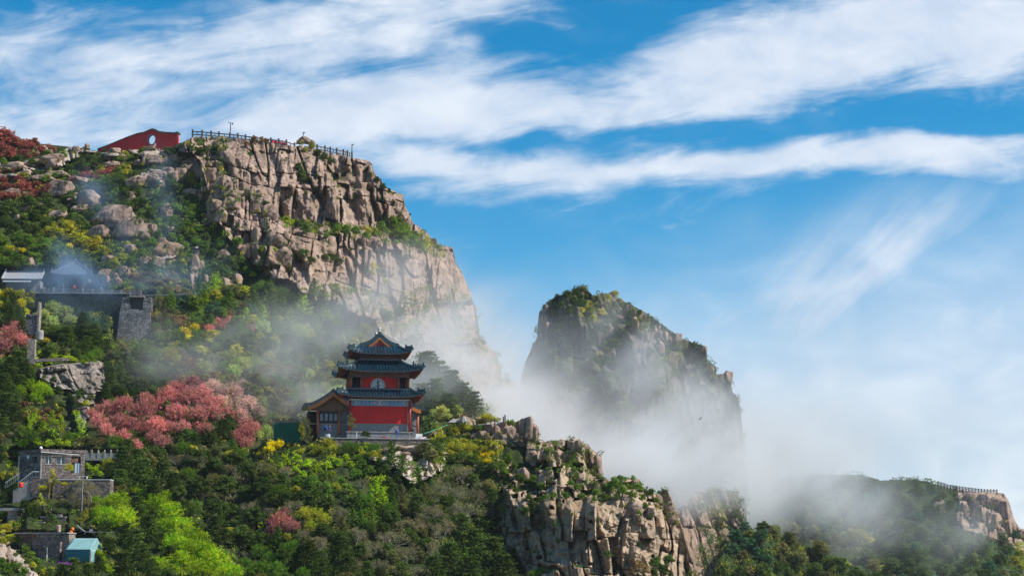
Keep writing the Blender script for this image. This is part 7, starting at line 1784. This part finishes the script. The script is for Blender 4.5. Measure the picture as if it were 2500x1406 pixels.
CB = pmat('blue_overall', (0.012, 0.09, 0.42), 0.8, var=0.3); CK = pmat('black_cloth', (0.02, 0.02, 0.024), 0.9); CN = pmat('navy_cloth', (0.02, 0.035, 0.11), 0.85); HB = pmat('black_hair', (0.015, 0.012, 0.01), 0.5)
CR = pmat('red_helmet', (0.6, 0.03, 0.02), 0.35); CJ = pmat('blue_jacket', (0.06, 0.14, 0.55), 0.7); CV = pmat('hi_vis_yellow', (0.45, 0.85, 0.02), 0.6); CRJ = pmat('red_jacket', (0.65, 0.02, 0.04), 0.7)
person('worker in blue overalls and red cap leaning forward on the terrace', 'work', tl(2.35, -2.7, 0.03), YAW, CB, CB, CR, 'cap')
person('worker in blue crouching among bushes before the left hall', 'crouch', tl(-8.25, -1.9, 1.0), 1.2, CB, CN, HB)
person('worker in dark blue standing under the left hall columns behind bushes', 'stand', tl(-7.5, -0.7, 0.4), 0.4, CN, CN, HB)
person('visitor in bright blue jacket standing on the rocks below the moon gate wall', 'stand', hit(350.5, 406)[0] - Vector((0, 1.0, 0)), 2.8, CJ, CK, HB)
person('visitor in black with yellow-green shoulders standing on the rocks beside the blue jacket', 'stand', hit(362, 406)[0] - Vector((0, 1.0, 0)), -2.9, CK, CK, HB, vest=CV)
person('visitor in black standing on the low garden wall', 'stand', P(105.5, 1261, 258.6), 0.5, CK, CK, HB, scale=1.05)
person('visitor in black sitting at the middle of the low garden wall', 'sit', P(124, 1263, 258.4) - Vector((0, 0, .05)), 0.4, CK, CK, HB, scale=1.1)
person('visitor in dark clothes and pale trousers sitting next to the pinkish stone', 'sit', P(133, 1263, 258.4) - Vector((0, 0, .05)), -0.5, CK, pmat('pale_jeans', (0.35, 0.42, 0.5), 0.8), HB)
person('visitor in dark clothes sitting on the kerb path below the lime tree', 'sit', P(222, 1300, 252.3) - Vector((0, 0, .1)), 0.2, CK, pmat('pale_jeans', (0.35, 0.42, 0.5), 0.8), HB)
person('visitor in dark coat and white collar behind the pale balustrade', 'stand', P(154, 712, 332) - Vector((0, 0, .4)), 0.3, CK, CK, HB, vest=M_WHT)
person('smaller dark-clothed visitor behind the balustrade between two others', 'crouch', P(165, 706, 332), -0.3, CK, CK, HB)
person('visitor in red jacket crouching behind the pale balustrade', 'crouch', P(181, 710, 331.5), 0.5, CRJ, CK, HB)
# a swift crossing the mist
o = MB()
o.lathe([(.01, -.30), (.06, -.18), (.085, 0), (.07, .12), (.02, .20)], 8)
for s in (-1, 1): o.add([(s * .05, 0, .08), (s * .35, .04, .16), (s * .85, .12, -.15), (s * .33, .05, .0), (s * .05, .02, -.05), (s * .35, .02, .12)], [(0, 1, 5, 4), (1, 2, 3, 5), (5, 3, 4)])
o.add([(0, 0, -.25), (-.10, .02, -.55), (0, .02, -.40), (.10, .02, -.55)], [(0, 1, 2), (0, 2, 3)])
b = o.build('swift', pmat('dark_feather', (0.02, 0.018, 0.018), 0.6)); b.location = P(1710, 1021, 190); b.rotation_euler = (0.2, -0.55, 0.5); b.scale = (0.5, 0.5, 0.42); lab(b, 'small dark bird with swept wings flying before the misty peak', 'bird')
# ---------------------------------------------------------------- mist and smoke: real volumes with drifting density
def vol_mat(name, col, aniso, dens=1.0):
    m = bpy.data.materials.new(name); m.use_nodes = True; t = NT(m.node_tree); t.n.clear()
    out = t.new('ShaderNodeOutputMaterial'); v = t.new('ShaderNodeVolumePrincipled')
    v.inputs['Color'].default_value = (*col, 1); v.inputs['Anisotropy'].default_value = aniso
    v.inputs['Density'].default_value = dens; v.inputs['Density Attribute'].default_value = 'density'
    t.link(v.outputs[0], out.inputs['Volume']); return m
def mist(name, lo, hi, res, blobs, mat, nscale=0.03, warp=10.0, thresh=0.42, gain=3.2, seed=0.0, stretch=(1, 1, 1), lean=0.0):
    """blobs: (centre, radii, strength, tilt in the XZ plane)"""
    g = bpy.data.node_groups.new(name, 'GeometryNodeTree'); g.interface.new_socket('Geometry', in_out='OUTPUT', socket_type='NodeSocketGeometry')
    t = NT(g); out = t.new('NodeGroupOutput'); vc = t.new('GeometryNodeVolumeCube'); pos = t.new('GeometryNodeInputPosition').outputs[0]
    def vm(op, a, b=None):
        nd = t.new('ShaderNodeVectorMath', operation=op); t.val(nd.inputs[0], a)
        if b is not None: t.val(nd.inputs[1], b)
        return nd.outputs[1] if op in ('LENGTH', 'DOT_PRODUCT') else nd.outputs[0]
    sc = vm('MULTIPLY', vm('ADD', pos, (seed, 0, 0)), stretch)
    if lean:
        ca, sa = math.cos(lean), math.sin(lean)
        sc = t.comb(vm('DOT_PRODUCT', sc, (ca * 0.55, 0, sa * 0.55)), vm('DOT_PRODUCT', sc, (0, 1, 0)), vm('DOT_PRODUCT', sc, (-sa * 1.5, 0, ca * 1.5)))
    nz = t.new('ShaderNodeTexNoise'); t.link(sc, nz.inputs['Vector']); nz.inputs['Scale'].default_value = nscale * 0.7; nz.inputs['Detail'].default_value = 2
    wp = vm('MULTIPLY', vm('SUBTRACT', nz.outputs[1], (0.5, 0.5, 0.5)), (warp * 2,) * 3)
    q = vm('ADD', pos, wp); tot = None
    for c, r, s_, tilt in blobs:
        d = vm('SUBTRACT', q, tuple(c))
        ca, sa = math.cos(tilt), math.sin(tilt)
        dx = vm('DOT_PRODUCT', d, (ca / r[0], 0, sa / r[0])); dz = vm('DOT_PRODUCT', d, (-sa / r[2], 0, ca / r[2])); dy = vm('DOT_PRODUCT', d, (0, 1 / r[1], 0))
        e = t.m('ADD', t.m('ADD', t.m('MULTIPLY', dx, dx), t.m('MULTIPLY', dz, dz)), t.m('MULTIPLY', dy, dy))
        gss = t.m('MULTIPLY', t.m('EXPONENT', t.m('MULTIPLY', e, -1.0)), s_)
        tot = gss if tot is None else t.m('ADD', tot, gss)
    n2 = t.new('ShaderNodeTexNoise'); t.link(vm('ADD', sc, wp), n2.inputs['Vector']); n2.inputs['Scale'].default_value = nscale * 2.2; n2.inputs['Detail'].default_value = 7; n2.inputs['Roughness'].default_value = 0.55
    f = t.m('MULTIPLY', t.m('SUBTRACT', n2.outputs[0], thresh), gain, clamp=True)
    f = t.m('ADD', t.m('MULTIPLY', f, 0.92), 0.08)
    dens = t.m('MAXIMUM', t.m('SUBTRACT', t.m('MULTIPLY', tot, f), 0.0006), 0.0)
    t.link(dens, vc.inputs['Density']); vc.inputs['Min'].default_value = lo; vc.inputs['Max'].default_value = hi
    for k, n in zip(('Resolution X', 'Resolution Y', 'Resolution Z'), res): vc.inputs[k].default_value = n
    sm = t.new('GeometryNodeSetMaterial'); sm.inputs[2].default_value = mat; t.link(vc.outputs[0], sm.inputs[0]); t.link(sm.outputs[0], out.inputs[0])
    vol = bpy.data.volumes.new(name); o = bpy.data.objects.new(name, vol); COL.objects.link(o); vol.materials.append(mat)
    md = o.modifiers.new('density', 'NODES'); md.node_group = g; o['kind'] = 'stuff'; return o
def B(u, v, D, ru, ry, rv, s, tilt=0.0):
    k = D / FPX; return (P(u, v, D), (ru * k, ry, rv * k), s, math.radians(tilt))
V_MIST = vol_mat('mist', (0.97, 0.975, 0.985), 0.25)
near = [B(540, 850, 300, 150, 7, 42, 0.085, 8), B(430, 800, 306, 80, 6, 35, 0.020, 20), B(800, 770, 326, 130, 9, 60, 0.08, 15), B(720, 830, 314, 90, 8, 50, 0.04, 0), B(950, 720, 350, 90, 8, 80, 0.05, 35), B(1060, 700, 380, 70, 10, 120, 0.035, 70),
        B(1060, 800, 355, 130, 12, 90, 0.10, 20), B(1130, 900, 345, 110, 14, 90, 0.10, 0), B(740, 930, 308, 130, 8, 60, 0.075, 0), B(620, 980, 298, 90, 6, 60, 0.02, 20),
        B(1000, 930, 318, 140, 9, 60, 0.055, 0), B(1190, 960, 345, 110, 14, 70, 0.10, 0), B(1150, 990, 312, 90, 4, 40, 0.03, 0), B(1215, 1020, 335, 90, 14, 50, 0.09, 0), B(900, 850, 335, 140, 10, 60, 0.04, 0), B(640, 890, 304, 130, 6, 60, 0.045, 10), B(560, 930, 292, 80, 4, 45, 0.03, 10), B(860, 900, 300, 60, 3, 50, 0.05, 20)]
near = [(c, r, st * 1.45, ti) for c, r, st, ti in near]
mist('mist_bank', (-78, 292, 14), (26, 400, 82), (170, 120, 110), near, V_MIST, 0.036, 9, 0.41, 4.4, 5.0, (1, 1, 1), 0.45)
val = [B(1240, 920, 442, 90, 18, 110, 0.075), B(1330, 1040, 405, 110, 18, 70, 0.085), B(1480, 1100, 400, 130, 18, 60, 0.095), B(1650, 1120, 408, 120, 20, 80, 0.12), B(1560, 930, 446, 60, 10, 150, 0.05, -32), B(1450, 900, 452, 50, 10, 150, 0.035, -25),
       B(1360, 860, 462, 60, 9, 70, 0.018, 0), B(1640, 1000, 452, 80, 14, 90, 0.06, -30), B(1740, 1000, 470, 70, 14, 90, 0.05, 0), B(1740, 1190, 408, 110, 10, 50, 0.075, 0), B(1790, 1150, 478, 100, 18, 90, 0.10, 0), B(1400, 1130, 440, 120, 14, 60, 0.05, 0), B(1560, 1020, 430, 160, 10, 60, 0.05, 0),
       B(1900, 1090, 530, 190, 35, 80, 0.06), B(1880, 1170, 560, 150, 30, 60, 0.07), B(2060, 1210, 560, 140, 20, 50, 0.03, 0), B(2200, 1270, 552, 120, 14, 60, 0.016, 20), B(2300, 1300, 555, 120, 14, 40, 0.010, 0), B(1800, 1260, 540, 70, 18, 60, 0.04), B(2150, 1280, 540, 380, 14, 110, 0.007), B(2330, 1260, 575, 160, 14, 60, 0.012, 10)]
val = [(c, r, st * 1.55, ti) for c, r, st, ti in val]
mist('valley_mist', (-20, 372, -18), (140, 585, 90), (200, 130, 140), val, V_MIST, 0.027, 13, 0.42, 4.2, 40.0, (1, 1, 1), 0.75)
far = [B(1830, 960, 700, 190, 60, 170, 0.012), B(2150, 1060, 720, 420, 60, 100, 0.013), B(1950, 800, 720, 160, 50, 220, 0.007, -30), B(2300, 900, 740, 260, 50, 180, 0.006), B(1240, 800, 700, 120, 60, 140, 0.006), B(1600, 1100, 720, 500, 60, 160, 0.010)]
mist('far_mist', (-60, 670, -20), (260, 800, 130), (160, 60, 90), far, V_MIST, 0.012, 30, 0.38, 2.6, 90.0)
hz = MB().box(-700, 900, -60, 1400, -77, 260).build('haze', None); hz['kind'] = 'stuff'
hm = vol_mat('haze', (0.80, 0.88, 1.0), 0.2, 0.00006); hm.node_tree.nodes[1].inputs['Density Attribute'].default_value = ''; hz.data.materials.append(hm)
V_SMK = vol_mat('blue_smoke', (0.45, 0.66, 0.95), 0.1)
smk = [B(190, 672, 327, 62, 4, 44, 0.10), B(160, 630, 326, 26, 3, 40, 0.09, 30), B(110, 685, 328, 60, 4, 26, 0.07), B(235, 480, 352, 40, 4, 60, 0.06, 25), B(300, 590, 345, 70, 4, 70, 0.03), B(420, 540, 350, 30, 4, 110, 0.035), B(380, 450, 360, 30, 4, 70, 0.035), B(400, 660, 334, 120, 4, 60, 0.035), B(200, 760, 318, 110, 3, 40, 0.035), B(320, 690, 330, 130, 4, 40, 0.035)]
smk = [(c, r, st * 1.5, ti) for c, r, st, ti in smk]
mist('blue_smoke', (-94, 312, 38), (-46, 372, 92), (96, 90, 110), smk, V_SMK, 0.09, 3.0, 0.40, 3.2, 9.0)
# ---------------------------------------------------------------- a label for every plant and boulder: look, size and what it stands by
MARKS = [(60, 330, 'the red-leaved ridge'), (345, 340, 'the moon gate wall'), (355, 398, 'the two visitors on the rocks'), (455, 355, 'the hilltop steps'), (515, 330, 'the tall lamp pole fence'), (640, 335, 'the red banner fence'),
 (745, 340, 'the camera pole rock stack'), (850, 370, 'the lower cliff-top fence'), (30, 470, 'the boulder amid red shrubs'), (95, 400, 'the pale hilltop slabs'), (150, 462, 'the mossy boulder mass'), (282, 525, 'the broad middle boulder'),
 (317, 560, 'the split flat boulder'), (407, 518, 'the upright lone boulder'), (400, 615, 'the clustered dark boulders'), (54, 675, 'the courtyard hall'), (175, 650, 'the smoky pavilion'), (265, 675, 'the tilted rock ribs'),
 (200, 710, 'the long balustrade'), (330, 715, 'the brown railing'), (328, 800, 'the stone bastion'), (190, 760, 'the ivy-covered wall'), (478, 635, 'the carved stone column'), (85, 790, 'the ruined wall'), (77, 850, 'the rubble pillar'),
 (97, 815, 'the round tank'), (180, 930, 'the worn rock face'), (200, 1020, 'the pale stream slabs'), (350, 1010, 'the pink blossom grove'), (25, 830, 'the pink bush by the pillar'), (110, 1130, 'the stone house'), (245, 1110, 'the footbridge'),
 (190, 1185, 'the white-edged terrace wall'), (60, 1175, 'the handrails'), (25, 1245, 'the slab table'), (125, 1255, 'the seated visitors'), (115, 1335, 'the rubble bastion'), (192, 1340, 'the teal tent'), (175, 1290, 'the orange lanterns'), (50, 1370, 'the slab path'),
 (400, 1270, 'the big lime tree'), (685, 1275, 'the lone pink tree'), (675, 1082, 'the golden yellow bush'), (700, 1060, 'the green sheet fence'), (800, 1000, 'the orange-gabled hall'), (925, 1080, 'the temple terrace'), (925, 900, 'the temple tower roofs'), (1020, 1020, 'the right side hall'),
 (770, 1140, 'the bright green bank'), (990, 1100, 'the rock apron'), (1130, 1020, 'the white canopy'), (1195, 1030, 'the brown rope posts'), (1290, 1048, 'the fin-shaped crag'), (1340, 1080, 'the flat spur summit'), (1461, 1142, 'the standing stone pillar'), (1180, 1105, 'the golden-flecked bushes'),
 (1300, 1240, 'the shaded spur wall'), (1450, 1300, 'the big spur face'), (1520, 1190, 'the green spur ledge'), (1630, 1230, 'the split end block of the spur'), (1610, 1375, 'the foot of the spur face'), (1090, 1190, 'the grey leafless tree'), (915, 1195, 'the lime larch'),
 (600, 490, 'the rock outcrop top'), (610, 545, 'the outcrop pillars'), (675, 570, 'the square outcrop blocks'), (700, 640, 'the outcrop foot'), (735, 420, 'the dark cliff bush'), (760, 480, 'the upper cliff wall'), (860, 470, 'the pillared cliff wall'), (930, 450, 'the stepped cliff edge'),
 (980, 570, 'the green cliff ledge'), (810, 635, 'the lower cliff band'), (912, 655, 'the yellow cliff bush'), (1040, 620, 'the smooth slabs'), (740, 735, 'the tall larch'), (540, 790, 'the small pink trees'), (620, 890, 'the pale budding trees'), (1100, 900, 'the dark pine slope'),
 (700, 940, 'the misty grove'), (1420, 700, 'the peak top knob'), (1440, 765, 'the yellow patch on the peak'), (1340, 790, 'the peak shoulder'), (1540, 760, 'the peak ridge stones'), (1640, 820, 'the sloping peak crest'), (1715, 860, 'the dark peak block'), (1780, 930, 'the peak side knob'),
 (1440, 865, 'the yellow shrubs on the peak face'), (1600, 950, 'the peak gully'), (1745, 1250, 'the misty valley slab'), (2370, 1200, 'the ridge fence'), (2440, 1240, 'the ridge crag'), (2110, 1315, 'the pale ridge thicket'), (1830, 1320, 'the green valley trees'), (2090, 1175, 'the misty ridge top'), (2290, 1240, 'the lone ridge boulder'), (2320, 1350, 'the yellow specks on the ridge'), (1950, 1280, 'the misty ridge flank'), (2200, 1300, 'the ridge hollow'), (1960, 1390, 'the valley floor wood'), (600, 1180, 'the brown leafless wood'), (340, 1150, 'the dark pines under the blossoms'), (480, 1250, 'the wooded gully'), (850, 1330, 'the dark gully pine'), (1160, 1340, 'the great dark pine'), (650, 1385, 'the light green bottom trees')]
def relation(u, v, i):
    a, b, n = MARKS[i]; dx, dy = u - a, v - b; d = math.hypot(dx, dy)
    if d < 14: return 'at ' + n
    w = 'just ' if d < 32 else '' if d < 75 else 'well '
    if abs(dx) > 1.6 * abs(dy): r = 'left of ' if dx < 0 else 'right of '
    elif abs(dy) > 1.6 * abs(dx): r = 'above ' if dy < 0 else 'below '
    else: r = ('above-' if dy < 0 else 'below-') + ('left of ' if dx < 0 else 'right of ')
    return w + r + n
ORD = ['', 'second', 'third', 'fourth', 'fifth', 'sixth', 'seventh', 'eighth', 'ninth', 'tenth', 'eleventh', 'twelfth']
def size_word(r, ks): return ['tiny', 'small', 'middling', 'large', 'huge'][sum(r > k for k in ks)]
rows = []
for o, u, v, r, kd, hu in PLANTS:
    rows.append([o, u, v, size_word(r, (11, 16, 22, 32)) + ' ' + HUEW.get(hu, '') + ' ' + KWORD[kd], KCAT[kd], {'shrub': 'shrubs on the rocky slopes', 'bush': 'twiggy bushes on the slopes', 'tree': 'trees on the mountain', 'sapling': 'slender saplings'}[KCAT[kd]]])
for o, u, v, w, h, m in BOULD:
    sh = 'upright' if h > 1.35 * w else 'flat' if w > 1.8 * h else 'blocky'
    rows.append([o, u, v, size_word(math.sqrt(w * h), (13, 20, 28, 40)) + ' ' + sh + (' pale' if m else ' pinkish-grey') + ' boulder', 'boulder', 'boulders on the mountain'])
seen = {}
for row in rows:
    o, u, v, look, cat, grp = row
    order = sorted(range(len(MARKS)), key=lambda i: math.hypot(u - MARKS[i][0], v - MARKS[i][1]))
    lab_ = None
    for i in order[:4]:
        t_ = look + ' ' + relation(u, v, i)
        if t_ not in seen: lab_ = t_; break
    if lab_ is None: lab_ = look + ' ' + relation(u, v, order[0])
    seen.setdefault(lab_, []).append(row)
for lab_, rs2 in seen.items():
    if len(rs2) > 1:
        hor = max(x[1] for x in rs2) - min(x[1] for x in rs2) > max(x[2] for x in rs2) - min(x[2] for x in rs2)
        rs2.sort(key=(lambda x: x[1]) if hor else (lambda x: x[2]))
    for i, row in enumerate(rs2):
        t_ = lab_
        if len(rs2) > 1: t_ += ', ' + (('leftmost' if hor else 'topmost') if i == 0 else (ORD[min(i, 11)] + (' from left' if hor else ' from top')))
        tag(row[0], ' '.join(t_.split()), row[4], row[5])
